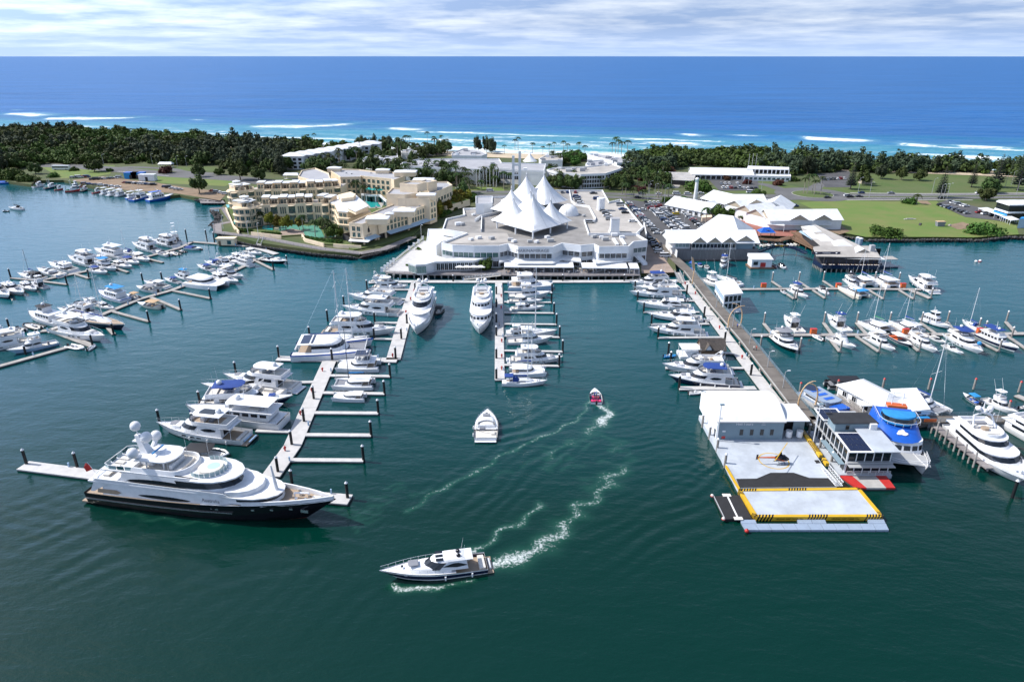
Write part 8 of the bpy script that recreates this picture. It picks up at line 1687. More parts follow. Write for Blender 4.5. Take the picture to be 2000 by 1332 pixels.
# piers of the right marina
rp=building('road_pier','grey brown concrete road pier on piles running down between the two right marinas',at(1450,650,2),'pier',z=1.6)
Q=atl([(1296,478),(1316,503),(1346,530),(1399,597),(1459,665),(1523,747),(1580,820)],2.3)
for i,(a,b)in enumerate(zip(Q[:-1],Q[1:])):
 if i>1:
  n_=max(1,int((b-a).length/9));d=(b-a).normalized();nn=Vec((d.y,-d.x,0))*2.1
  for k in range(n_):
   p0=a.lerp(b,k/n_);p1=a.lerp(b,(k+.985)/n_);W_(rp,MB().bar(p0,p1,4.5,1.75,2.3),M.pier,'deck_panel');W_(rp,MB().bar(p0-nn*1.2,p0+nn*1.2,.8,1.2,1.745),M.concrete,'cross_head')
   for sg in(-1,1):W_(rp,MB().cyl(tuple(p0+nn*sg+Vec((0,0,-3.6))),tuple(p0+nn*sg+Vec((0,0,-1.1))),.34,.34,7),M.concrete,'pier_pile')
  railing(rp,[a-nn,b-nn],2.3,1.0,2.6,.05,'bluegrey',2);W_(rp,MB().bar(a+nn,b+nn,.3,2.3,2.55),M.concrete,'kerb')
 else:W_(rp,MB().bar(a,b,4.6,2.05,2.3,.3),M.pier,'deck_panel')
cpz=building('cross_pier','grey concrete cross pier on piles behind the blue and white tour catamaran',at(1800,818,2),'pier',z=1.6);a=at(1585,819,2.3);b=at(2080,817,2.3);n_=13
for k in range(n_):
 p0=a.lerp(b,k/n_);p1=a.lerp(b,(k+.985)/n_);W_(cpz,MB().bar(p0,p1,3.4,1.7,2.3),M.pier,'deck_panel')
 for sg in(-1.3,1.3):W_(cpz,MB().cyl((p0.x+.5,p0.y+sg,-1),(p0.x+.5,p0.y+sg,1.7),.38,.38,7),M.concrete,'pier_pile')
for sg in(-1.6,1.6):railing(cpz,[a+Vec((8,sg,0)),b+Vec((0,sg,0))],2.3,1.05,2.2,.045,'bluegrey',2)
for x,m_ in((1770,'bluehull'),(1817,'orange'),(1860,'bluehull')):p=at(x,820.5,2.9);W_(cpz,MB().box(p.x-1.6,p.x+1.6,p.y-.12,p.y-.04,2.45,3.3),M[m_],'notice_board')
jt=building('piled_jetty','narrow timber jetty on white topped piles beside the charter yacht',at(1880,870,2),'jetty',z=1.4);a=at(1830,832,2);b=at(1934,914,2);n_=11;d=(b-a).normalized();nn=Vec((d.y,-d.x,0))
for k in range(n_):
 p0=a.lerp(b,k/n_);p1=a.lerp(b,(k+.97)/n_);W_(jt,MB().bar(p0,p1,1.8,1.6,1.95),M.boardwalk,'deck_panel')
 for sg,h in((-1.1,1.6),(1.1,4.2 if k%2 else 1.6)):q=p0+nn*sg;W_(jt,MB().cyl((q.x,q.y,-1),(q.x,q.y,h),.24,.22,7),M.timberpile if h<2 else M.pontoonold,'jetty_pile')
pile(1978,968,'black pile with white cap off the bow of the charter yacht')
for i,(x0,y0,x1,y1,lean,lab)in enumerate([(1422,641,1450,592,1,'pale timber arch with steel ribs over the road pier, taller of the middle pair'),(1446,636,1426,588,-1,'pale timber arch leaning the other way, middle pair on the road pier'),(1558,798,1594,745,1,'pale timber arch near the hangar, taller of the front pair'),(1592,792,1579,750,-1,'slim timber arch behind it, front pair near the hangar'),(1352,556,1346,512,-1,'pale timber arch at the shore end of the road pier')]):
 p=at(x0,y0,2.3);t_=thing('timber_arch',lab,'arch',(p.x,p.y,2.3),0,'curved timber arches on the road pier');q=MB();h=8.5 if i not in(3,4)else 7;w_=at(x1,y1,2.3+h).x-p.x;pts=[(w_*(.15*-1*sin(PI*t)*(1 if w_>0 else 1)+t**1.8),-.6*t,h*sin(t*PI/2)**.9)for t in[k/10 for k in range(11)]]
 for k,(a,b)in enumerate(zip(pts[:-1],pts[1:])):q.cyl(a,b,.26-.015*k,.25-.015*k,7)
 part('arch_rib',q,M.gold,t_,40);part('base_plate',MB().box(-.5,.5,-.5,.5,0,.4),M.concrete,t_);q=MB()
 for k in range(2,6):q.cyl(pts[k],(pts[k][0]+.5,pts[k][1],pts[k][2]-.3),.05,.05,4)
 part('steel_rung',q,M.steel,t_)
def lamp(px,py,h,label,z=2.1,group='street lamps',arm=1.4,mt='grey'):
 p=at(px,py,z);o=thing('street_lamp',label,'lamp',(p.x,p.y,z),0,group);part('post',MB().cyl((0,0,0),(0,0,h),.14,.09,6),M[mt],o);part('arm',MB().cyl((0,0,h),(arm,0,h+.35),.07,.06,5),M[mt],o);part('lamp_head',MB().box(arm-.2,arm+.6,-.18,.18,h+.28,h+.45),M.gel,o)
for i,(x,y)in enumerate([(1408,600),(1440,637),(1473,672),(1508,717),(1538,757)]):lamp(x-9,y,5,'slim lamp post on the right rail of the road pier, {} from the shore'.format(ORD[i]),2.3,'lamps on the road pier',.8)
for i,(x,y)in enumerate([(1297,400),(1335,448),(1268,384),(1265,391),(1278,390),(1486,377),(1460,372),(1676,376),(1697,387),(1820,378),(1835,391),(1842,390),(1849,389),(1963,366),(1985,380),(1310,372),(1975,362)]):lamp(x,y,10,'tall grey street lamp near the main road')
for i,(x,y)in enumerate([(203,323),(347,327),(365,327),(298,322)]):lamp(x,y,9,'grey street lamp on the road by the left wood',group='lamps by the left wood')
lampb=[(505,466),(436,450),(485,462),(823,470)]
for i,(x,y)in enumerate(lampb):lamp(x,y-3,7,'slim white pole on the boardwalk, '+['by the gangway','at its left corner','left of the gangway','at the promenade end'][i],2.2,'boardwalk poles',.5,'alu')
# helicopter base
hb_=lambda x,y:(1340+x/4.757,770+y/4.757)
BZ=1.3
bg=building('helicopter_barge','large pale barge deck with yellow and black edge carrying the hangar and helicopter',at(1500,900,1),'barge',z=0)
Q=atl([hb_(120,195),hb_(490,870),hb_(1400,860),hb_(1060,330),hb_(960,190)],BZ);W_(bg,MB().prism(Q,-.5,BZ),M.deckwhite,'deck')
blk=atl([hb_(465,785),hb_(655,782),hb_(785,728),hb_(1000,728),hb_(1145,776),hb_(1320,778),hb_(1395,858),hb_(500,868)],BZ);W_(bg,MB().prism(blk,BZ,BZ+.03),M.jet,'black_mat')
def hazard(root,a,b,w,z0,z1,n,fr_,name='hazard_edge',up=None):
 W_(root,MB().bar(a,b,w,z0,z1),M.yellow,name)
 for s0,s1 in fr_:
  m_=max(1,int(n*(s1-s0)))
  for k in range(m_):
   t0=s0+(s1-s0)*k/m_;t1=t0+(s1-s0)/m_*.5;p=a.lerp(b,t0);q=a.lerp(b,t1);d=(b-a).normalized();nn=Vec((d.y,-d.x,0))*(w/2+.015);W_(root,MB().add([tuple(p+nn)[:2]+(z0,),tuple(q+nn)[:2]+(z0,),tuple(q+nn+d*.4)[:2]+(z1+.02,),tuple(p+nn+d*.4)[:2]+(z1+.02,),tuple(p-nn+d*.8)[:2]+(z1+.02,),tuple(q-nn+d*.8)[:2]+(z1+.02,)],[(0,1,2,3),(3,2,5,4)]),M.black,'black_stripe')
hazard(bg,at(*hb_(1065,335),BZ),at(*hb_(1250,590),BZ),.8,BZ,BZ+.8,22,[(.02,.25),(.45,.85)]);hazard(bg,at(*hb_(1275,615),BZ),at(*hb_(1310,668),BZ),.8,BZ,BZ+.8,4,[(.1,.4)])
W_(bg,MB().bar(at(*hb_(370,670),BZ),at(*hb_(495,885),BZ),.3,BZ-.3,BZ+.35),M.yellow,'yellow_edge')
ring=MB();c=at(*hb_(815,618),BZ);n_=40
for k in range(n_):a0,a1=2*PI*k/n_,2*PI*(k+1)/n_;ring.add([(c.x+r_*cos(a),c.y+r_*sin(a),BZ+.02)for r_,a in((3.3,a0),(3.55,a0),(3.55,a1),(3.3,a1))],[(0,1,2,3)])
W_(bg,ring,M.yellow,'landing_circle')
W_(bg,MB().prism(atl([hb_(1190,612),hb_(1230,610),hb_(1252,638),hb_(1210,642)],BZ),BZ,BZ+.02),M.jet,'deck_hatch')
for i,(x,y)in enumerate([(150,300),(215,410),(285,530),(358,675)]):pile(0,0,'weathered pile, {} along the left edge of the helicopter barge'.format(ORD[i]),'timber',None,3.6,pos=at(*hb_(x,y),.2))
for i,(x,y)in enumerate([(1138,385),(1238,520),(1345,650)]):pile(0,0,'pale pile between the barge and the dark floating office, {} from the back'.format(ORD[i]),'timber',None,3.4,pos=at(*hb_(x,y),.2))
hg=building('hangar','blue grey hangar with big white barrel roof and HeliTours lettering',at(1460,850,1),'hangar',z=BZ)
A=at(*hb_(278,420),BZ);B_=at(*hb_(885,415),BZ);Cb=at(*hb_(142,200),BZ);A=Vec((A.x,A.y,0));B_=Vec((B_.x,A.y,0));dep=16.5;H_=5.2
prof=[(0,0),(0,H_)]+[(dep*t,H_+2.6*sin(PI*(.5-abs(.5-t)))**.8)for t in[k/12 for k in range(1,12)]]+[(dep,H_),(dep,0)]
W_(hg,MB().bar(A+Vec((0,.15,0)),B_+Vec((0,.15,0)),.3,BZ,BZ+H_-.02),M.bluegrey,'front_wall')
for x_,s_ in((A.x+.02,1),(B_.x-.02,-1)):W_(hg,MB().add([(x_,A.y+y,BZ+z)for y,z in prof],[tuple(range(len(prof)))]),M.wall if s_>0 else M.bluegrey,'end_wall')
q=MB();pr=prof[1:-1]
for(y0,z0),(y1,z1)in zip(pr[:-1],pr[1:]):q.quad((A.x-.3,A.y+y0-.25*(y0==0),BZ+z0),(B_.x+.3,A.y+y0-.25*(y0==0),BZ+z0),(B_.x+.3,A.y+y1,BZ+z1),(A.x-.3,A.y+y1,BZ+z1))
W_(hg,q,M.sheet,'barrel_roof',60);W_(hg,MB().box(A.x-.3,B_.x+.3,A.y-.35,A.y-.03,BZ+H_-.3,BZ+H_+.0),M.grey,'gutter')
for k in range(1,16):z=BZ+.33*k;W_(hg,MB().box(A.x,B_.x,A.y-.03,A.y-.001,z,z+.05),M.bluegrey,'cladding_rib')
for t in(.37,.525,.68,.83):x=A.x+(B_.x-A.x)*t;W_(hg,MB().box(x-.42,x+.42,A.y-.07,A.y-.032,BZ+1.3,BZ+2.9),M.glass,'window')
W_(hg,MB().box(A.x-.03,A.x-.0,A.y+1,A.y+2,BZ,BZ+2.2),M.glass,'door');W_(hg,MB().box(A.x+1.3,A.x+2.2,A.y-.08,A.y-.033,BZ+.3,BZ+1.0),M.red,'fire_cabinet');W_(hg,MB().box(A.x+1.3,A.x+2.1,A.y-.08,A.y-.033,BZ+2.2,BZ+2.6),M.gel,'notice')
lettering('HeliTours',1.05,M.gel,hg,(A.x+6.6-hg.location[0],A.y-.06-hg.location[1],H_-.75),(PI/2,0,0),.02,'sign_lettering');lettering('Gold\nCoast',.42,M.gel,hg,(A.x+11.3-hg.location[0],A.y-.06-hg.location[1],H_-.75),(PI/2,0,0),.02,'sign_lettering')
an=building('hangar_annex','lean-to with white roof at the right end of the hangar sheltering two tanks',at(1555,850,1),'annex',z=BZ);W_(an,MB().loft([[(B_.x+.35,A.y-.2,0),(B_.x+6.2,A.y-.2,0),(B_.x+6.2,A.y+9,0),(B_.x+.35,A.y+9,0)],[(B_.x+.35,A.y-.2,.2),(B_.x+6.2,A.y-.2,.2),(B_.x+6.2,A.y+9,.2),(B_.x+.35,A.y+9,.2)]]),M.sheet,'roof');
an.children[0].location.z=H_+BZ
W_(an,MB().box(B_.x+.4,B_.x+6,A.y+4.5,A.y+4.8,BZ,BZ+H_),M.darkvoid,'back_wall');W_(an,MB().box(B_.x+3.2,B_.x+6,A.y+2,A.y+2.2,BZ,BZ+H_),M.bluegrey,'side_screen')
for x_ in(1.9,4.6):o=thing('fuel_tank','white fuel tank under the hangar lean-to, '+('left' if x_<3 else 'right')+' one','tank',(B_.x+x_,A.y+.8,BZ),0,'fuel tanks');part('shell',MB().cyl((0,0,.5),(0,0,2.1),.8,.8,12),M.gel,o,40);part('stand',MB().box(-.5,.5,-.5,.5,0,.5),M.grey,o)
for x,y,h in((285,430,10),(1178,462,11)):p=at(*hb_(x,y),BZ);o=thing('light_mast','white floodlight mast '+('at the left front corner of the hangar' if x<500 else 'beside the yellow striped barge edge'),'mast',(p.x,p.y,BZ));part('post',MB().cyl((0,0,0),(0,0,h),.16,.11,6),M.alu,o);part('lamp_head',MB().box(-.3,.7,-.3,.3,h,h+.3),M.bluegrey,o);part('bracket',MB().box(0,.8,-.08,.08,h*.62,h*.62+.15),M.bluegrey,o)
# helicopter
hc=at(*hb_(868,640),BZ);he=thing('helicopter','small black and orange helicopter parked on the pale barge deck','helicopter',(hc.x,hc.y,BZ),R(2));bo=MB();rg=[]
for x,w_,z0,z1 in((-1.3,.25,1.15,1.9),(-.7,.55,.75,2.1),(0,.68,.62,2.2),(.8,.70,.60,2.15),(1.5,.58,.66,1.8),(2.0,.30,.85,1.4),(2.15,.08,1.0,1.2)):zc,hz_=(z0+z1)/2,(z1-z0)/2;rg.append([(x,w_*cos(2*PI*i/12),zc+hz_*sin(2*PI*i/12))for i in range(12)])
part('fuselage',bo.loft(rg),M.black,he,50)
for sg in(-1,1):part('canopy_glass',MB().add([(.1,sg*.70,1.4),(1.2,sg*.68,1.35),(1.75,sg*.45,1.45),(1.2,sg*.60,1.95),(.2,sg*.58,2.05)],[(0,1,2,3,4)]),M.glass,he);part('orange_stripe',MB().add([(-1.3,sg*.30,1.7),(-.4,sg*.66,1.55),(.6,sg*.73,1.15),(1.5,sg*.60,.95),(.6,sg*.72,.95),(-.4,sg*.66,1.2),(-1.3,sg*.3,1.35)],[tuple(range(7))]),M.orange,he);part('skid',MB().tube([(-1.1,sg*.95,.08),(1.5,sg*.95,.08),(1.8,sg*.95,.25)],.06,5),M.black,he);part('skid_strut',MB().tube([(-.5,sg*.45,.8),(-.5,sg*.95,.1)],.05,4).tube([(.9,sg*.45,.7),(.9,sg*.95,.1)],.05,4),M.black,he)
part('tail_boom',MB().cyl((-1.0,0,1.62),(-5.6,0,1.7),.24,.12,8),M.orange,he,50);part('tail_fin',MB().prism([(-5.75,-.04),(-5.35,-.04),(-5.35,.04),(-5.75,.04)],1.2,2.5),M.black,he);part('tail_rotor',MB().box(-5.75,-5.65,.12,.16,.95,2.4),M.black,he);part('rotor_mast',MB().loft([[(-.6,-.22,2.1),(.3,-.22,2.1),(.3,.22,2.1),(-.6,.22,2.1)],[(-.2,-.1,3.1),(.05,-.1,3.1),(.05,.1,3.1),(-.2,.1,3.1)]]),M.black,he)
for sg in(1,-1):a=Vec((-.07,0,3.2));d=Vec((.62,.78,.0))*sg;e=Vec((-.78,.62,0))*.085;part('rotor_blade',MB().prism([a+e,a-e,a-e+d*4.9,a+e+d*4.9],3.18,3.24),M.yellow,he)
# helipad pontoon with hazard edge, black raft, red raft, float walkway
pd=building('helipad','floating pale helipad with yellow and black striped rim lettered HELIPAD KEEP CLEAR',at(1580,985,1),'helipad',z=0);Q=[at(*hb_(500,885),1.2),at(*hb_(650,1125),1.2),at(*hb_(1815,1122),1.2),at(*hb_(1605,872),1.2)];W_(pd,MB().prism(Q,-.4,1.0),M.deckwhite,'deck')
for(i,j),frs in(((0,1),[(.0,.12),(.85,1)]),((1,2),[(.0,.13),(.40,.56),(.86,1)]),((2,3),[(.0,.08),(.9,1)]),((3,0),[(.42,.58),(.84,1)])):hazard(pd,Q[i],Q[j],.8,.1,1.14,44,frs)
for t,s_ in((.265,30),(.71,15)):p=Q[1].lerp(Q[2],t);lettering('HELIPAD KEEP CLEAR %dm'%s_,.5,M.black,pd,(p.x-pd.location[0],p.y-.44-pd.location[1],.62),(PI/2,0,0),.015,'warning_lettering')
bk=building('black_raft','black raft with white line at the left side of the helipad',at(1430,990,0),'raft',z=0);Q=atl([hb_(255,945),hb_(360,1160),hb_(610,1150),hb_(498,935)],.6);W_(bk,MB().prism(Q,-.3,.6),M.jet,'deck');a=Q[0].lerp(Q[3],.52);b=Q[1].lerp(Q[2],.5);W_(bk,MB().bar(a,b,.35,.6,.63),M.line,'white_line');W_(bk,MB().bar(Q[0],Q[1],.15,.6,.8),M.grey,'edge_tube')
for i in(0,1):p=Q[i];o=thing('buoy','pink white buoy at the '+['far','near'][i]+' left corner of the black raft','buoy',(p.x-.3,p.y,.5));part('float',MB().sphere((0,0,.2),.4,10,6),M.pale,o,60);part('band',MB().cyl((0,0,.1),(0,0,.3),.42,.42,10),M.red,o)
for a in(Q[0].lerp(Q[3],.5),b):W_(bk,MB().box(a.x-.9,a.x+.9,a.y-.5,a.y+.5,.64,.75),M.pale,'end_plate')
rd=building('red_raft','raft with two red ends and grey middle in front of the dark floating office',at(1690,938,0),'raft',z=0);Q=atl([hb_(1420,745),hb_(1590,870),hb_(1945,868),hb_(1850,742)],.8)
for s0,s1,m_ in((0,.25,'red'),(.25,.76,'concrete'),(.76,1,'red')):W_(rd,MB().prism([Q[0].lerp(Q[3],s0),Q[1].lerp(Q[2],s0),Q[1].lerp(Q[2],s1),Q[0].lerp(Q[3],s1)],.4,.82),M[m_],'deck_panel')
W_(rd,MB().prism(Q,-.3,.39),M.fender,'float')
fw=building('float_walkway','blue grey plastic float walkway along the near edge of the helipad',at(1600,1025,0),'float walkway',z=0);a0,a1=at(*hb_(520,1200),.5),at(*hb_(1860,1200),.5);b0,b1=at(*hb_(560,1258),.5),at(*hb_(1888,1258),.5)
for k in range(11):W_(fw,MB().prism([a0.lerp(a1,k/11),b0.lerp(b1,k/11),b0.lerp(b1,(k+.97)/11),a0.lerp(a1,(k+.97)/11)],-.2,.5),M.bluecube,'float_block')
for s0,s1 in((0,.105),(.395,.59),(.885,1)):
 u0,u1=at(*hb_(505,1163),.5),at(*hb_(1840,1158),.5);n_=2 if.3<s0<.5 else 1
 for k in range(n_):t0=s0+(s1-s0)*k/n_;t1=s0+(s1-s0)*(k+.97)/n_;W_(fw,MB().prism([u0.lerp(u1,t0),a0.lerp(a1,t0)+Vec((0,.08,0)),a0.lerp(a1,t1)+Vec((0,.08,0)),u0.lerp(u1,t1)],-.2,.5),M.bluecube,'float_block')
p=b0;o=thing('buoy','red ball buoy at the left end of the float walkway','buoy',(p.x,p.y-.3,.3));part('float',MB().sphere((0,0,.2),.45,10,6),M.red,o,60);part('eye',MB().cyl((0,0,.6),(0,0,.8),.1,.1,6),M.steel,o)
for(x0,x1)in(((1258,690),(1390,850)),((1325,690),(1455,850))):
 a=at(*hb_(*x0),BZ+.4);b=at(*hb_(*x1),1.5)
 if x0[0]==1258:tr=thing('ramp','grey truss sided ramp from the barge deck down to the helipad','ramp',(a.x,a.y,1))
 q=MB();up=Vec((0,0,1.0))
 for k in range(8):p0=a.lerp(b,k/8);p1=a.lerp(b,(k+1)/8);q.cyl(p0,p1+up,.06,.06,4).cyl(p0+up,p1+up,.08,.08,4).cyl(p0,p1,.08,.08,4).cyl(p0,p0+up,.06,.06,4)
 W_(tr,q,M.alu,'truss_side')
a=at(*hb_(1292,690),BZ+.4);b=at(*hb_(1422,850),1.5);W_(tr,MB().bar(a,b,1.3,1.35,1.45),M.grey,'walking_surface')
# dark two storey floating office
do=building('floating_office','dark two storey floating office with solar panels and black and white roofs',at(1690,900,1),'floating office',z=0);F0=at(*hb_(1470,735),1);F1=at(*hb_(1885,738),1);K0=at(*hb_(1165,340),1);dv=Vec((K0.x-F0.x,K0.y-F0.y,0));F0=Vec((F0.x,F0.y,0));F1=Vec((F1.x,F0.y,0));pt=lambda u,v:F0+(F1-F0)*u+dv*v
W_(do,MB().prism([pt(-.12,-.03),pt(1.05,-.03),pt(1.0,1),pt(-.12,1)],-.4,1.0),M.deckwhite,'pontoon')
W_(do,MB().prism([pt(.02,.03),pt(1,.03),pt(.9,.95),pt(.02,.95)],1.0,6.9,cap=False),M.glass,'glass_wall')
for z,u in((3.85,0),(6.9,0)):W_(do,MB().prism([pt(-.0,-.02),pt(1.02,-.02),pt(.95,.97),pt(-.02,.97)],z,z+.22),M.grey,'floor_band')
W_(do,MB().prism([pt(.0,-.09),pt(1.02,-.09),pt(1.02,.0),pt(.0,.0)],3.6,3.72),M.grey,'front_awning');W_(do,MB().prism([pt(-.16,.0),pt(-.03,.0),pt(-.03,.55),pt(-.16,.55)],3.4,3.52),M.bluegrey,'side_awning')
for k in range(6):p=pt(.02+.96*k/5,.02);W_(do,MB().box(p.x-.1,p.x+.1,p.y-.1,p.y+.02,1,6.9),M.alu,'mullion')
for k in range(9):p=pt(.012,.03+.9*k/8);W_(do,MB().box(p.x-.1,p.x+.05,p.y-.1,p.y+.1,1,6.9),M.alu,'mullion')
railing(do,[pt(.02,-.03),pt(1,-.03)],1.0,1,1.6,.05,'alu',2,'front_rail')
def roofp(uv,z,z2,m_,nm):W_(do,MB().loft([[(pt(u,v).x,pt(u,v).y,zz)for(u,v),zz in zip(uv,(z,z,z2,z2))],[(pt(u,v).x,pt(u,v).y,zz+.2)for(u,v),zz in zip(uv,(z,z,z2,z2))]]),M[m_],nm)
roofp([(-.04,-.06),(.50,-.06),(.50,.36),(-.04,.36)],7.2,7.6,'alu','roof');roofp([(.50,-.06),(1.08,-.06),(1.02,.44),(.46,.44)],7.25,8.1,'deckwhite','roof');roofp([(-.06,.42),(1.0,.42),(.92,.66),(-.06,.66)],9.4,9.8,'darkroof','black_roof');roofp([(-.06,.68),(.5,.68),(.5,.98),(-.06,.98)],7.4,7.6,'alu','roof')
W_(do,MB().prism([pt(.02,.44),pt(.92,.44),pt(.86,.65),pt(.02,.65)],7.12,9.4,cap=False),M.bluegrey,'upper_wall');p=pt(.3,.437);W_(do,MB().box(p.x-.4,p.x+.4,p.y-.05,p.y,7.7,8.9),M.glass,'window')
for u0,v0,nu,nv,zz in((-.01,-.03,4,3,(7.4,7.8)),(-.03,.70,3,2,(7.62,7.82))):
 for i in range(nu):
  for j in range(nv):
   du,dv_=(.48/nu,(.37 if nv==3 else.26)/nv);c_=[pt(u0+du*i,v0+dv_*j),pt(u0+du*(i+.95),v0+dv_*j),pt(u0+du*(i+.95),v0+dv_*(j+.95)),pt(u0+du*i,v0+dv_*(j+.95))];zf=lambda v:zz[0]+.05+(zz[1]-zz[0])*(v-v0+.03)/.42
   za,zb_=zf(v0+dv_*j),zf(v0+dv_*(j+.95));W_(do,MB().loft([[(c_[0].x,c_[0].y,za),(c_[1].x,c_[1].y,za),(c_[2].x,c_[2].y,zb_),(c_[3].x,c_[3].y,zb_)],[(c_[0].x,c_[0].y,za+.06),(c_[1].x,c_[1].y,za+.06),(c_[2].x,c_[2].y,zb_+.06),(c_[3].x,c_[3].y,zb_+.06)]]),M.solar,'solar_panel')
p=pt(.62,.05);W_(do,MB().box(p.x-1.6,p.x+1.6,p.y-.95,p.y-.8,6.6,7.2),M.navy,'sign_board');lettering('HeliTours',.5,M.gel,do,(p.x-do.location[0],p.y-.97-do.location[1],6.9),(PI/2,0,0),.02,'sign_lettering');p=pt(.78,.5);W_(do,MB().box(p.x+.0,p.x+1.6,p.y-2.2,p.y-.8,8,9.6),M.gel,'cooling_unit')
# white pontoon houses
wh=building('pontoon_house','white weatherboard house on a pontoon with hipped roof and timber side walk',at(1700,790,1),'floating house',z=0);c=at(1697,788,1);W_(wh,MB().prism(atl([(1628,770),(1682,815),(1762,815),(1724,766)],.8),-.3,.8),M.boardwalk,'pontoon');gable(wh,(c.x+.5,c.y),15,9.4,R(112),.8,4.2,6.2,None,None,None,.6,3.5);f=at(1718,810,1);W_(wh,MB().box(f.x-5,f.x+4,f.y,f.y+3,3.5,3.7),M.sheet,'porch_roof');W_(wh,MB().box(f.x-4,f.x+3.6,f.y+1.9,f.y+2.1,.8,3.5),M.darkvoid,'porch_back');railing(wh,[f+Vec((-4.6,.2,0)),f+Vec((3.8,.2,0))],.8,1.1,1.6,.08,'alu',1,'porch_rail')
for x_ in(-4.6,-1.8,1,3.8):W_(wh,MB().box(f.x+x_-.12,f.x+x_+.12,f.y+.1,f.y+.3,.8,3.5),M.gel,'porch_post')
W_(wh,MB().box(f.x+4.2,f.x+8,f.y+.4,f.y+3,.8,3.6),M.awning,'side_room');W_(wh,MB().box(f.x+5.4,f.x+6.8,f.y+.33,f.y+.4,1.8,2.9),M.glass,'window');Q=atl([(1636,775),(1684,812)],.8)
for dx in(0,1.1):railing(wh,[Q[0]+Vec((dx,0,0)),Q[1]+Vec((dx,0,0))],.8,1.1,1.8,.08,'pontoonold',2,'walk_rail')
cs,sn=cos(R(112)),sin(R(112))
windows(wh,(c.x+.5+7*cs-4.75*sn,c.y+7*sn+4.75*cs),(c.x+.5-7*cs-4.75*sn,c.y-7*sn+4.75*cs),1.8,1.5,4,.4,'glass','wall',.5,1)
w2=building('pontoon_office','white flat roofed pontoon office with blue window hoods and a blue sign',at(1780,790,1),'floating office',z=0);Q=atl([(1741,760),(1774,803),(1816,798),(1790,758)],5);W_(w2,MB().prism(Q,.8,4.7,cap=False),M.wall,'wall');W_(w2,MB().prism(grow(Q,1.05),4.7,5.0),M.sheet,'roof');W_(w2,MB().prism(grow(Q,1.12),-.3,.8),M.boardwalk,'pontoon');windows(w2,Q[0],Q[1],2.2,1.4,2,.5,'glass','cyan',3,1);windows(w2,Q[1],Q[2],1.0,2.6,3,.6,'glass','wall',.4,1);p=Q[1].lerp(Q[2],.62)+Vec((0,-.6,0));W_(w2,MB().box(p.x-2,p.x+2,p.y-.1,p.y,3.9,5.0),M.bluehull,'sign_board');W_(w2,MB().box(p.x-1.7,p.x-.4,p.y-.14,p.y-.102,4.2,4.7),M.navy,'sign_lettering');W_(w2,MB().box(p.x-1.6,p.x+1.6,p.y-1.2,p.y,3.2,3.5),M.cyan,'awning')
# shingle roofed boat between the walkway and the blue dinghy
sb=building('shingle_roofed_boat','old fashioned floating bar with brown shingle gable roof and white awning',at(1365,695,1),'floating bar',z=0);c=at(1385,693,.5);W_(sb,MB().box(c.x-10,c.x+4.5,c.y-2.8,c.y+2.8,-.3,1.0),M.gel,'hull');W_(sb,MB().box(c.x-3,c.x+4,c.y-2.2,c.y+2.2,1,3.4),M.timber,'wall');gable(sb,(c.x+.4,c.y),7.6,4.8,0,3.2,3.4,6.2,M.timber,M.shingle,M.timber,.4);gable(sb,(c.x-1.2,c.y-1.6),2.6,1.8,PI/2,3.4,3.8,5.2,M.gel,M.shingle,M.gel,.3);W_(sb,MB().box(c.x-9.6,c.x-3.4,c.y-2.6,c.y+2.6,3.3,3.5),M.sheet,'awning')
for x_ in(-9.4,-6.5,-3.6):
 for y_ in(-2.5,2.5):W_(sb,MB().cyl((c.x+x_,c.y+y_,1),(c.x+x_,c.y+y_,3.3),.08,.08,5),M.alu,'awning_post')
W_(sb,MB().cyl((c.x-3.4,c.y,3.4),(c.x-3.6,c.y,11),.1,.06,5),M.alu,'flag_mast')
fl_=at(1357,532,2.3);o=thing('banner','tall orange feather banner at the shore end of the road pier','banner',(fl_.x-1,fl_.y,2.3));part('pole',MB().cyl((0,0,0),(-1.2,0,7.2),.06,.04,5),M.alu,o);part('cloth',MB().add([(-.1,.04,1.2),(1.0,.04,1.5),(.5,.06,4.2),(-.4,.05,6.6),(-1.15,.04,7.0)],[(0,1,2,3,4)]),M.tan,o)
for i,(x,y)in enumerate([(1906,512),(1914,511)]):p=at(x,y,0);o=thing('mooring_buoy',['white','red and white'][i]+' round buoy on the open water right of the stilt restaurant','buoy',(p.x,p.y,0));part('float',MB().sphere((0,0,.25),.7,10,6),M.gel,o,60);part('band',MB().cyl((0,0,.1),(0,0,.4),.72,.72,10),M['red' if i else 'grey'],o)
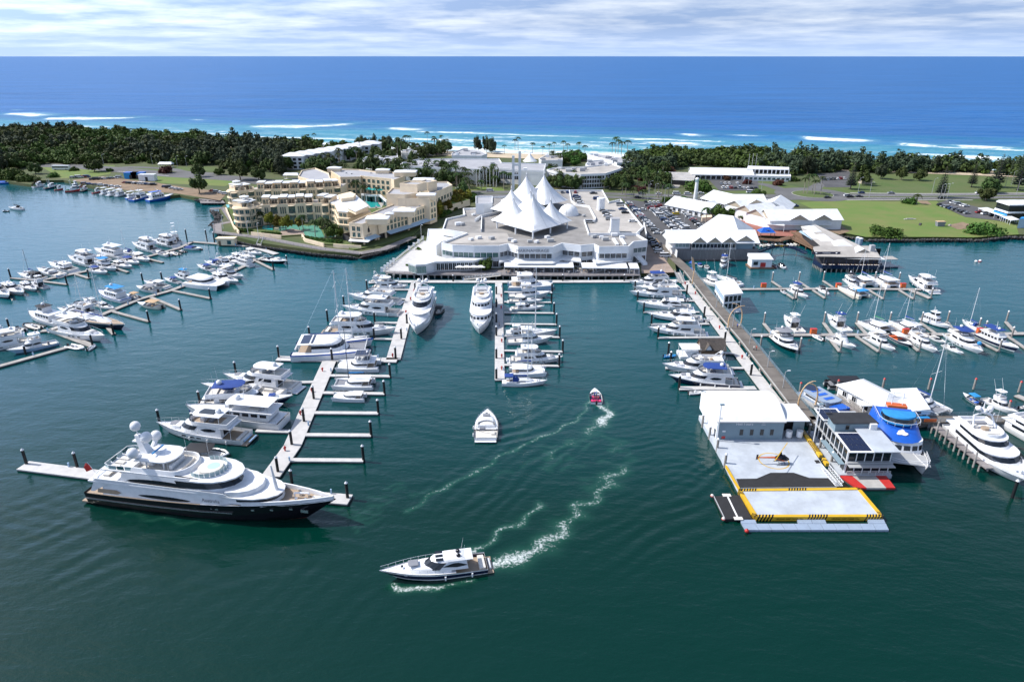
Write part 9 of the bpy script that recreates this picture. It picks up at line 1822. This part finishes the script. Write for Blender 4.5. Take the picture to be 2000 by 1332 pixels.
# vehicles
PAINT={k:mat(k+'_car_paint',c,.25,m)for k,c,m in(('white',(.75,.76,.77),0),('silver',(.45,.47,.49),.5),('grey',(.16,.17,.18),.4),('black',(.012,.012,.014),0),('blue',(.03,.07,.2),.2),('red',(.28,.02,.02),0),('yellow',(.7,.5,.02),0))}
def car_meshes(kind):
 L,H,sec={'sedan':(4.7,.82,(-1.75,-1.05,.55,1.25)),'hatchback':(4.2,.9,(-2.0,-1.6,.4,1.1)),'utility':(4.9,1.0,(-2.3,-2.1,.9,1.5)),'van':(5.2,1.15,(-2.5,-2.4,1.5,2.2))}[kind];h=L/2;top={'sedan':1.42,'hatchback':1.5,'utility':1.75,'van':2.1}[kind];w=.92
 body=MB().loft([[(x,y*w*k,z)for x,y,z in((-h,-1,.3),(h,-1,.3),(h,1,.3),(-h,1,.3))]if z0==0 else[(x*s_,y*w*k,z0)for x,y in((-h,-1),(h,-1),(h,1),(-h,1))]for z0,s_,k in((0,1,.95),(.55,1.0,1),(H,.97,.96))])
 a,b,c,d=sec;cab=MB().loft([[(a,-.86,H),(d,-.86,H),(d,.86,H),(a,.86,H)],[(b,-.70,top-.07),(c,-.70,top-.07),(c,.70,top-.07),(b,.70,top-.07)]]);roof=MB().loft([[(b-.05,-.73,top-.08),(c+.05,-.73,top-.08),(c+.05,.73,top-.08),(b-.05,.73,top-.08)],[(b+.1,-.62,top),(c-.1,-.62,top),(c-.1,.62,top),(b+.1,.62,top)]])
 wh=MB().cyl((0,-.1,0),(0,.1,0),.33,.33,10);return body.mesh('body',PAINT['white'],30),cab.mesh('windows',M.glass),roof.mesh('roof',PAINT['white']),wh.mesh('wheel',M.tyre),h
CARM={k:car_meshes(k)for k in('sedan','hatchback','utility','van')};CV={};CARS=0
def car(px,py,head,label,color=None,kind=None,z=2.17,group=None):
 color=color or rn.choices(list(PAINT),(36,20,16,14,9,5,0))[0];kind=kind or rn.choices(list(CARM),(40,30,25,5))[0];b,g,r,w,h=CARM[kind]
 if(kind,color)not in CV:
  q=[]
  for m in(b,r):m=m.copy();m.materials[0]=PAINT[color];q.append(m)
  CV[kind,color]=q
 p=at(px,py,z);t=thing('parked_car',label.format('%s %s'%(color,kind)),'car',(p.x,p.y,z),R(head),group);link('body',CV[kind,color][0],t);link('windows',g,t);link('roof',CV[kind,color][1],t)
 for sx in(-.62,.60):
  for sy in(-.82,.82):link('wheel',w,t,(sx*h,sy,.33))
def prow(a,b,n,*r,**k):
 A,B_=at(*a,2.17),at(*b,2.17);g=0
 for i in range(n):
  if rn.random()<.06:continue
  p=A.lerp(B_,i/(n-1));d=Vec((p.x,p.y,2.17-CAM_H));zc=d.y*cp-d.z*sp;px=1000+FPX*d.x/zc;py=666-FPX*(d.y*sp+d.z*cp)/zc
  car(px,py,r[0]+rn.uniform(-3,3),'{}, '+ORD[g]+' '+r[1],group=k.get('g','cars in the big car park'));g+=1
prow((1228,398),(1284,457),26,2,'from the back of the row along the shopping centre wall');prow((1266,403),(1319,450),23,2,'from the back, left side of the double row');prow((1284,403),(1342,450),23,182,'from the back, right side of the double row');prow((1324,404),(1373,448),21,2,'from the back of the row next to the lodge')
prow((1261,396.5),(1333,397),10,92,'from the left in the row along the main road fence');prow((1272,469),(1287,494),6,5,'from the back of the short row by the forecourt')
car(1320,419,170,'{} crossing the empty lane of the big car park','yellow','hatchback');car(1314,412,5,'{} driving behind the small yellow car','black','sedan');car(1254,411,170,'{} driving along the left lane of the big car park','white','sedan');car(1299,502,0,'{} with a box body parked on the paved forecourt','white','van')
for x,y,h,w,c in((1098,377,90,'at the back of the roof car park, leftmost','grey'),(1108,377,90,'at the back of the roof car park, second','blue'),(1124,377,80,'alone at the back of the roof car park','red'),(1159,379,5,'on the roof car park below the back wall','black'),(1166,390,5,'in the middle of the roof car park','blue'),(1126,386,0,'in the roof row, first','blue'),(1128,390,0,'in the roof row, second','grey'),(1130,394,0,'in the roof row, third','silver'),(1133,398,0,'in the roof row, fourth','white'),(1178,413,0,'beside the roof tank, first','silver'),(1183,418,0,'beside the roof tank, second','grey'),(1186,423,0,'beside the roof tank, third','white'),(1190,430,0,'beside the roof tank, fourth','silver'),(1212,402,3,'along the right roof parapet, first','silver'),(1216,410,3,'along the right roof parapet, second','blue'),(1221,417,3,'along the right roof parapet, third','black'),(1236,434,3,'alone near the front roof parapet','white'),(1152,436,3,'behind the roof screen wall','silver')):car(x,y,h,'{} '+w,c,z=ZR-.82,group='cars on the roof')
for x,y,h,c in((1246,387,0,'black'),(1252,379.5,0,'silver'),(1287,380,0,'white'),(1321,380,0,'white'),(1343,380,0,'white'),(1369,379,0,'utility'),(1404,380,0,'black'),(1616,387,10,'black'),(1660,386,0,'black'),(1678,385,0,'black'),(1682,378,180,'blue'),(1740,378.5,180,'silver'),(1838,388.5,0,'black'),(1911,378.5,0,'white'),(957,374,0,'white'),(896,370,0,'white'),(1655,383.5,0,'white'),(1465,377,0,'white')):car(x,y,h,'{} on the main road '+('right of the roundabout' if x>1600 else 'behind the shopping centre'),c if c in PAINT else 'white','van' if x==1465 else None,group='cars on the main road')
prow((1836,402),(1888,418),8,8,'from the left in the row on the lawn edge',g='cars by the blue workshop');prow((1857,396),(1886,404),7,8,'from the left in the back row near the blue workshop',g='cars by the blue workshop');prow((1912,416),(1950,426),4,10,'from the left beside the carports',g='cars by the blue workshop');prow((1408,360),(1440,359),5,80,'from the left in the back row by the clubhouse',g='cars by the clubhouse');prow((1412,368),(1476,369),9,85,'from the left in the front row by the clubhouse',g='cars by the clubhouse');prow((1608,352),(1648,350),7,90,'from the left in the beach car park',g='cars in the beach car park');prow((1537,398),(1552,404),4,10,'from the left behind the village shops',g='cars behind the village shops')
for a,b,n,w in(((142,348),(170,347),6,'top row of the fishing wharf'),((180,352),(240,348),9,'middle row of the fishing wharf'),((245,358),(300,362),10,'row below the blue containers'),((322,366),(352,372),5,'row near the jetty tree'),((415,374),(440,380),4,'lot left of the hotel'),((165,360),(230,366),7,'front row behind the trawlers')):prow(a,b,n,10,'from the left in the '+w,g='cars at the fishing wharf')
# vegetation
def crown(n,rx,rz,z0,s,seed,clumps=14,flat=.0,tri=False):
 g=np.random.default_rng(seed);c=g.normal(size=(clumps,3));c/=np.linalg.norm(c,axis=1)[:,None];c*=g.uniform(.35,1.0,(clumps,1));c[:,2]=np.abs(c[:,2])*.9+flat;cr=g.uniform(.28,.48,clumps);k=g.integers(0,clumps,n);d=g.normal(size=(n,3));d/=np.linalg.norm(d,axis=1)[:,None];p=c[k]+d*cr[k][:,None]*g.uniform(.6,1.05,(n,1));p=p*np.array([rx,rx,rz]);p[:,2]+=z0
 nr=d+np.array([0,0,.25])+g.normal(size=(n,3))*.38;nr/=np.linalg.norm(nr,axis=1)[:,None];u=np.cross(nr,g.normal(size=(n,3)));u/=np.linalg.norm(u,axis=1)[:,None];v=np.cross(nr,u);ss=s*g.uniform(.6,1.3,(n,1));q=np.stack([p-u*ss-v*ss*.7,p+u*ss-v*ss*.5,p+u*ss*.8+v*ss*.7,p-u*ss*.6+v*ss*.6],1);return q.reshape(-1,3)
def quads_mesh(name,V,mt):
 me=bpy.data.meshes.new(name);n=len(V)//4;me.vertices.add(len(V));me.vertices.foreach_set('co',V.astype(np.float32).ravel());me.loops.add(n*4);me.polygons.add(n);me.loops.foreach_set('vertex_index',np.arange(n*4,dtype=np.int32));me.polygons.foreach_set('loop_start',np.arange(0,n*4,4,dtype=np.int32));me.materials.append(mt);me.update(calc_edges=True);return me
def trunk(h,r,lean=.4,limbs=3,mt='bark'):
 mb=MB().cyl((0,0,-.3),(lean*.5,0,h*.6),r,r*.75,7).cyl((lean*.5,0,h*.6),(lean,.2,h),r*.75,r*.4,6)
 for k in range(limbs):a=k*2.1;mb.cyl((lean*.5,0,h*(.45+.1*k)),(2.0*cos(a),2.0*sin(a),h*(.85+.1*k)),r*.5,r*.2,5)
 return mb.mesh('trunk',M[mt],50)
def palm_mesh(h,n,L,seed):
 g=rn.Random(seed);mb=MB()
 for k in range(n):
  a=2*PI*k/n+g.uniform(-.2,.2);up=g.uniform(-.5,.7);pts=[]
  for j in range(5):t=j/4;pts.append((L*t*cos(a)*.95,L*t*sin(a)*.95,h+up*L*.55*t-L*.62*t*t))
  w=.5
  for j in range(4):
   p,q=Vec(pts[j]),Vec(pts[j+1]);s_=Vec((-sin(a),cos(a),0))*w*(1.1-.2*j);dn=Vec((0,0,-.35));mb.quad(p,q,q+s_*.9+dn,p+s_+dn);mb.quad(p,p-s_+dn,q-s_*.9+dn,q)
 return mb.mesh('crown',M.leafpalm),MB().cyl((0,0,-.3),(.2,0,h*.5),.3,.22,7).cyl((.2,0,h*.5),(0,0,h),.22,.18,7).mesh('trunk',M.palmbark,50)
TREE={'oak':[(quads_mesh('crown',crown(1500,5.2,6.5,3.6,.55,s),M.leaf),trunk(6,.35))for s in(1,2,3)],'sheoak':[(quads_mesh('crown',crown(1300,4.4,8.0,4.2,.5,s,16),M.leafdark),trunk(8,.3,.8))for s in(11,12,13)],'green':[(quads_mesh('crown',crown(1500,5.0,5.2,2.4,.5,s),M.leafgreen),trunk(4.5,.3))for s in(21,22)],'bush':[(quads_mesh('crown',crown(1800,9.0,6.0,.3,.6,s,30),M.leafgreen),trunk(3,.3))for s in(31,32)],'palm':[palm_mesh(h,16,3.6,s)for h,s in((8,1),(10,2),(6.5,3))],'tallpalm':[palm_mesh(15,15,3.8,5),palm_mesh(12,15,3.6,6)],'red':[(quads_mesh('crown',crown(900,3.6,3.4,.6,.45,41),M.leafred),trunk(2,.2))],'yellow':[(quads_mesh('crown',crown(900,2.6,3.6,3.4,.42,51),M.leafyellow),trunk(4.5,.18))],'hedge':[(quads_mesh('crown',crown(700,2.6,2.2,.2,.35,s),M.leafgreen),trunk(1.2,.15))for s in(61,62)]}
def pine_mesh():
 mb=MB();g=rn.Random(3)
 for k in range(16):
  z=3+17*k/16;L=4.6*(1-k/17)+.4
  for j in range(9):
   a=2*PI*j/9+k*.4;d=Vec((cos(a),sin(a),.12));s_=Vec((-sin(a),cos(a),0))*(.28*L+.2);o=Vec((0,0,z));mb.quad(o+d*.2,o+d*L*.6-s_+Vec((0,0,-.3)),o+d*L*g.uniform(.85,1.1),o+d*L*.6+s_+Vec((0,0,-.3)))
 return mb.mesh('crown',M.leafdark),MB().cyl((0,0,-.3),(0,0,20),.4,.1,7).mesh('trunk',M.bark,50)
TREE['pine']=[pine_mesh()]
TNAME={'oak':'broadleaf_tree','sheoak':'she_oak','green':'broadleaf_tree','bush':'mangrove_bush','palm':'palm_tree','tallpalm':'palm_tree','red':'shrub','yellow':'ornamental_tree','hedge':'shrub','pine':'norfolk_pine'}
TW={'palm':'palm','tallpalm':'tall palm','oak':'dark spreading tree','sheoak':'grey green tree','green':'green tree','hedge':'green shrub','red':'russet shrub','yellow':'yellow green small tree','bush':'bush','pine':'pine'}
def tree(kind,x,y,label,s=1.0,z=2.0,group=None,px=True,sz=None):
 p=at(x,y,z)if px else Vec((x,y,z));t=thing(TNAME[kind],label.format(TW[kind]),'palm' if 'palm' in kind else('shrub' if kind in('red','hedge','bush')else 'tree'),p,rn.random()*6.3,group);s=s*rn.uniform(.88,1.14);t.scale=(s,s,sz or s*rn.uniform(.9,1.12));c,tr=rn.choice(TREE[kind]);link('crown',c,t);link('trunk',tr,t)
def inside(p,poly):
 r=False;n=len(poly)
 for i in range(n):
  a,b=poly[i],poly[i-1]
  if(a.y>p.y)!=(b.y>p.y)and p.x<(b.x-a.x)*(p.y-a.y)/(b.y-a.y)+a.x:r=not r
 return r
def scatter(poly_px,n,mind=3.0):
 P=atl(poly_px,2);xs=[p.x for p in P];ys=[p.y for p in P];out=[];tries=0
 while len(out)<n and tries<n*40:
  tries+=1;q=Vec((rn.uniform(min(xs),max(xs)),rn.uniform(min(ys),max(ys)),2))
  if inside(q,P)and all((q-o).length>mind for o in out[-60:]):out.append(q)
 return out
WL=[(-330,256),(0,254),(150,258),(300,264),(450,275),(600,284),(690,292),(620,312),(562,318),(558,343),(470,340),(430,324),(250,321),(80,320),(0,338),(-330,334)]
WR=[(1235,306),(1300,301),(1420,302),(1560,308),(1700,321),(1850,327),(2000,332),(2230,340),(2230,352),(1990,347),(1900,338),(1700,338),(1650,333),(1560,344),(1480,333),(1345,322),(1280,345),(1235,350),(1215,340)]
def forest(name,label,pts,sel):
 protos=[crown(330,6.0,5.0,2.2,.78,s,9)for s in range(5)]+[crown(300,4.6,7.0,3.0,.7,s,9)for s in range(5)]
 for g,mt in enumerate(('leaf','leafdark','leafgreen')):
  V=[]
  for p in pts:
   v=sin(p.x*.021+1.3)+sin(p.y*.034+p.x*.009)+1.3*rn.uniform(-1,1)
   if sin(p.x*.05+2)*sin(p.y*.06)+.5*sin(p.x*.13)>.95 or(1 if v>sel[1]else(2 if v<sel[0]else 0))!=g:continue
   a=rn.random()*6.28;s=rn.uniform(.65,1.5);q=protos[rn.randrange(5)+5*(g==1)];c,s_=cos(a)*s,sin(a)*s;V.append(np.stack([q[:,0]*c-q[:,1]*s_+p.x,q[:,0]*s_+q[:,1]*c+p.y,q[:,2]*s*rn.uniform(.8,1.1)+1.6],1))
  if V:tag(link(name,quads_mesh(name,np.concatenate(V),M[mt])),label,'wood',None,'stuff')
fl_=scatter(WL,2100,3.6);fr_=scatter(WR,900,3.3)
front=lambda P,n:sorted(P,key=lambda p:p.y+rn.uniform(-25,25))[:n]
fa=front(fl_,100);fb=front(fr_,70);rn.shuffle(fl_);rn.shuffle(fr_)
forest('coastal_wood','dense dark coastal wood behind the fishing wharf',[p for p in fl_ if p not in fa],(-.5,.9));forest('dune_wood','dark she oak wood along the dune at right',[p for p in fr_ if p not in fb],(-1.2,.1))
for p in fa:tree(rn.choice(['oak','oak','sheoak','green']),p.x,p.y,'{} along the near edge of the left coastal wood',1.15,group='edge trees of the left wood',px=False)
for p in fb:tree(rn.choice(['oak','sheoak','sheoak']),p.x,p.y,'{} along the near edge of the right dune wood',1.0,group='edge trees of the dune wood',px=False)
for pts,n,kinds,lab,s in(([(560,342),(700,345),(700,330),(880,350),(930,372),(760,350),(640,338)],70,['palm','oak','palm'],'{} in the belt behind the hotel',1.15),([(585,330),(690,300),(820,290),(880,300),(800,322),(700,325),(600,338)],62,['oak','palm','tallpalm'],'{} in the garden of the stepped resort row',1.0),([(830,345),(930,352),(1000,372),(900,372)],26,['tallpalm','palm'],'{} before the resort lobby',.95),([(1075,340),(1150,352),(1220,350),(1230,372),(1080,370)],70,['palm','oak','green'],'{} below the fan shaped resort wing',.9),([(1070,316),(1130,306),(1145,322),(1090,326)],30,['palm','green'],'{} in the resort courtyard',.9),([(800,305),(870,290),(880,305),(820,312)],22,['palm','oak'],'{} between the beach wings',.9),([(1230,330),(1300,345),(1300,372),(1235,376)],50,['oak','red','palm','green'],'{} by the sports court',.9),([(852,432),(930,388),(925,380),(880,400),(840,425)],60,['hedge','yellow','hedge'],'{} between hotel and shopping centre',1.0),([(800,326),(930,338),(1000,352),(990,366),(900,356),(800,342)],46,['oak','palm','green'],'{} around the resort lobby',1.0),([(925,286),(965,284),(970,300),(930,302)],9,['sheoak'],'{} on the beach behind the lobby',.9),([(690,288),(770,286),(770,296),(700,298)],16,['sheoak','oak'],'{} on the dune behind the resort row',.9)):
 for p in scatter(pts,n,2.2):tree(rn.choice(kinds),p.x,p.y,lab,s,group=lab.format('trees'),px=False)
bp=[(835,282),(848,285),(862,288),(873,290),(955,298),(985,301),(1006,292),(1012,294),(1040,300),(1060,302),(1072,302),(1082,301),(1100,303),(1108,305),(1130,306),(1195,303),(1202,300),(1207,302),(1213,304),(1225,305),(1142,308),(800,284),(455,268),(487,272),(615,282)]
for x,y in bp:tree('tallpalm',x,y,'tall coconut palm standing against the surf',1.1 if 1190<x<1230 else.8,group='beach palms')
for x,y in((1222,386),(1238,387),(1255,388),(1285,388),(1305,387),(1215,380),(1292,385)):tree('palm',x,y,'palm beside the main road at the big car park',1.05,group='roadside palms')
for x,y in((1569,378),(1576,379),(1590,381),(1602,381),(1586,377)):tree('tallpalm',x,y,'palm on the roundabout island',.85,group='roundabout palms')
for(x,y),k,s in(((h1(610,880)),'palm',1),((h1(440,880)),'palm',.9),((h1(490,890)),'palm',.8),((h1(720,900)),'yellow',1.1),((h1(850,930)),'yellow',1.1),((h1(930,950)),'yellow',1.1),((h1(1100,930)),'yellow',1),((h1(1150,945)),'palm',.8),((h1(1305,1020)),'palm',.95),((h1(1440,1030)),'palm',1.05),((h1(1500,1010)),'palm',1.1),((h1(1550,1040)),'green',.8),((h1(1580,1010)),'palm',1),((h1(1400,900)),'green',.7),((h2(660,600)),'tallpalm',.75),((h2(380,500)),'palm',1.2),((h2(480,560)),'palm',.9),((h2(1160,840)),'palm',.9),((h2(1250,800)),'palm',1.1),((h2(1340,770)),'palm',1.1),((h2(1800,430)),'palm',1.2),((h2(1850,450)),'palm',1.2)):tree(k,x,y,'{} in the hotel garden',s,2.6,'hotel garden trees')
for x0,x1,y0,y1,n in((300,480,935,945,6),(640,860,975,990,7),(1170,1450,1035,1070,9),(1470,1660,1080,1095,7)):
 for i in range(n):tree('hedge',*h1(x0+(x1-x0)*i/n,y0+(y1-y0)*i/n),'clipped green shrub along the hotel garden wall',.55,2.6,'hotel hedge shrubs')
for k,x,y,s,lab in(('bush',1730,463,.95,'wide green mangrove bush on the rock shore, left of two'),('bush',1918,458,1.0,'big round green mangrove bush at the right shore'),('bush',28,350,1.15,'mangrove clump at the left edge of the fishing wharf'),('bush',-30,350,1.2,'mangrove clump beyond the left edge'),('bush',55,354,.8,'low mangrove at the left end of the trawlers'),('green',1403,427,1.0,'bright green round tree on the plaza'),('palm',1378,440,1.1,'lone palm on the plaza by the car park'),('green',1433,425,.7,'green tree before the village shops'),('green',1449,430,.5,'small clipped tree before the village shops'),('bush',1365,372,1.0,'large dark round tree beside the main road'),('green',1480,388,.8,'tree between village shops and roundabout'),('bush',1777,398,.6,'dark bush with a small palm on the vacant lawn'),('palm',1790,399,.8,'small palm at the bush on the vacant lawn'),('oak',1925,392,.9,'spreading tree at the blue workshop car park'),('pine',1661,370,1.0,'dark Norfolk pine right of the beach car park'),('pine',1836,386,1.0,'thin Norfolk pine by the road lamps'),('oak',1685,362,.9,'tree beside the tan park hut'),('pine',1897,366,.9,'Norfolk pine in the park at right'),('oak',1930,376,1.1,'round tree in the park at right'),('oak',1760,352,.9,'park tree with a clear trunk, left of two'),('oak',1795,353,.9,'park tree with a clear trunk, right of two'),('sheoak',1720,350,.9,'park tree near the tan hut'),('pine',1987,372,1.1,'tall Norfolk pine near the right edge'),('pine',1945,366,1.1,'Norfolk pine behind the round park tree'),('oak',388,346,1.0,'round grey tree on the wharf lawn'),('oak',390,378,1.25,'spreading tree at the jetty beside the fishing wharf'),('green',430,342,.7,'small green tree left of the hotel'),('oak',470,352,1.3,'big olive tree behind the hotel corner'),('oak',505,352,1.1,'second olive tree behind the hotel'),('oak',185,336,1.0,'leafless looking grey tree by the wharf road'),('hedge',145,334,1.2,'dark round shrub on the wharf lawn'),('hedge',214,335,1.0,'small dark shrub by the wharf road'),('red',325,338,1.3,'russet tree on the road island'),('bush',105,346,.6,'dark mangrove above the trawlers'),('oak',70,340,.9,'grey tree above the mangroves at left'),('green',949,528,.62,'dark clipped tree between stairs and deck of the shopping centre'),('hedge',798,520,.5,'small shrub left of the glass rotunda'),('hedge',818,488,.6,'potted shrub on the promenade'),('red',1308,338,1.3,'russet tree behind the sports court'),('red',1420,352,.9,'russet shrub in the clubhouse car park'),('red',1520,362,1.1,'russet shrub mass near the roundabout'),('hedge',1518,350,1.5,'round green shrub before the clubhouse wing'),('hedge',1548,354,1.7,'round green shrub at the clubhouse end'),('red',1460,360,.9,'russet shrub row by the clubhouse'),('green',1300,398,.6,'small tree in the car park fence row, left'),('green',1333,396,.6,'small tree in the car park fence row, right'),('hedge',1570,432,.9,'dark shrub before the two gabled shop block'),('oak',905,384,.8,'dark tree by the hotel lawn')):tree(k,x,y,lab,s,2.0 if k!='bush' or y<450 else 1.0)
# people
def person_mesh(cl,pose=0):
 mb=MB();E=lambda x,y,z,a,b:[(x+a*cos(2*PI*i/8),y+b*sin(2*PI*i/8),z)for i in range(8)];rg=[E(0,0,.80,.15,.12),E(0,0,.95,.17,.12),E(0,0,1.12,.15,.11),E(0,0,1.38,.20,.12),E(0,0,1.46,.12,.08),E(0,0,1.50,.055,.055),E(0,0,1.56,.08,.09),E(0,0,1.66,.085,.105),E(0,0,1.76,.05,.06)];mb.cm=1;mb.loft(rg);n=8
 for i,f in enumerate(mb.f):z=max(mb.v[j][2]for j in f);mb.m[i]=2 if 1.46<z<1.6 else(3 if z>1.6 else 1)
 for sg in(-1,1):
  mb.cm=0;mb.loft([E(sg*.10,.12*sg*pose,.03,.05,.09),E(sg*.10,.1*sg*pose,.45,.06,.07),E(sg*.09,0,.85,.09,.1)]);mb.cm=2;mb.loft([E(sg*.27,-.14*sg*pose,.78,.03,.03),E(sg*.25,-.08*sg*pose,1.08,.04,.04),E(sg*.2,0,1.40,.055,.06)])
 return mb.mesh('person',[M.navy,M[cl],M.skin,M.jet],60)
PM=[person_mesh(c,p)for c,p in(('gel',1),('blue',0),('pink',0),('red',1),('seat',1),('cyan',0))]
def person(px,py,z,k,label):p=at(px,py,z);o=link('person',PM[k],None,p,rn.random()*6);tag(o,label,'person','people on the piers and decks')
for x,y,z,k,lab in((1472,684,2.3,0,'person in white walking on the road pier, left of two'),(1477,684,2.3,3,'person in red walking on the road pier, right of two'),(975,638,.6,4,'person in grey standing on the straight white pier'),(1308,492,2.3,3,'person in red on the footpath by the white panel fence'),(1314,499,2.3,4,'person in grey on the footpath nearer the camera'),(1303,484,2.3,0,'person in white on the footpath furthest from the camera'),(1440,640,2.3,1,'person in blue beside the middle timber arch'),(766,520,2.2,4,'person at the promenade fence'),(1425,452,2.2,5,'person in light blue on the red plaza'),(1445,455,2.2,2,'person in pink on the red plaza'),(1468,457,2.2,0,'person in white at the edge of the plaza'),(1160,783,.75,2,'passenger in pink in the speeding open boat, left'),(1164,783,.75,2,'passenger in pink in the speeding open boat, middle'),(1168,783,.75,3,'passenger in red in the speeding open boat'),(1161,775,.75,1,'passenger in blue in the speeding open boat, left'),(1165,774,.75,5,'passenger in light blue in the speeding open boat'),(906,1096,1.4,1,'person in blue in the cockpit of the sports cruiser under way'),(908,1089,1.4,3,'person in red in the cockpit of the sports cruiser under way'),(913,1092,1.4,4,'person in grey in the cockpit of the sports cruiser under way')):person(x,y,z,k,lab)
same={}
for o in COL.objects:
 if o.get('label')and not o.parent and not o.get('kind'):same.setdefault(o['label'],[]).append(o)
for l,os_ in same.items():
 if len(os_)>1:
  os_.sort(key=lambda o:o.location.x/(o.location.y*cp+(CAM_H-o.location.z)*sp))
  for i,o in enumerate(os_):o['label']='%s, %s from the left'%(l,ORD[i]if i<26 else '%d%s'%(i+1,{1:'st',2:'nd',3:'rd'}.get((i+1)%10,'th')))
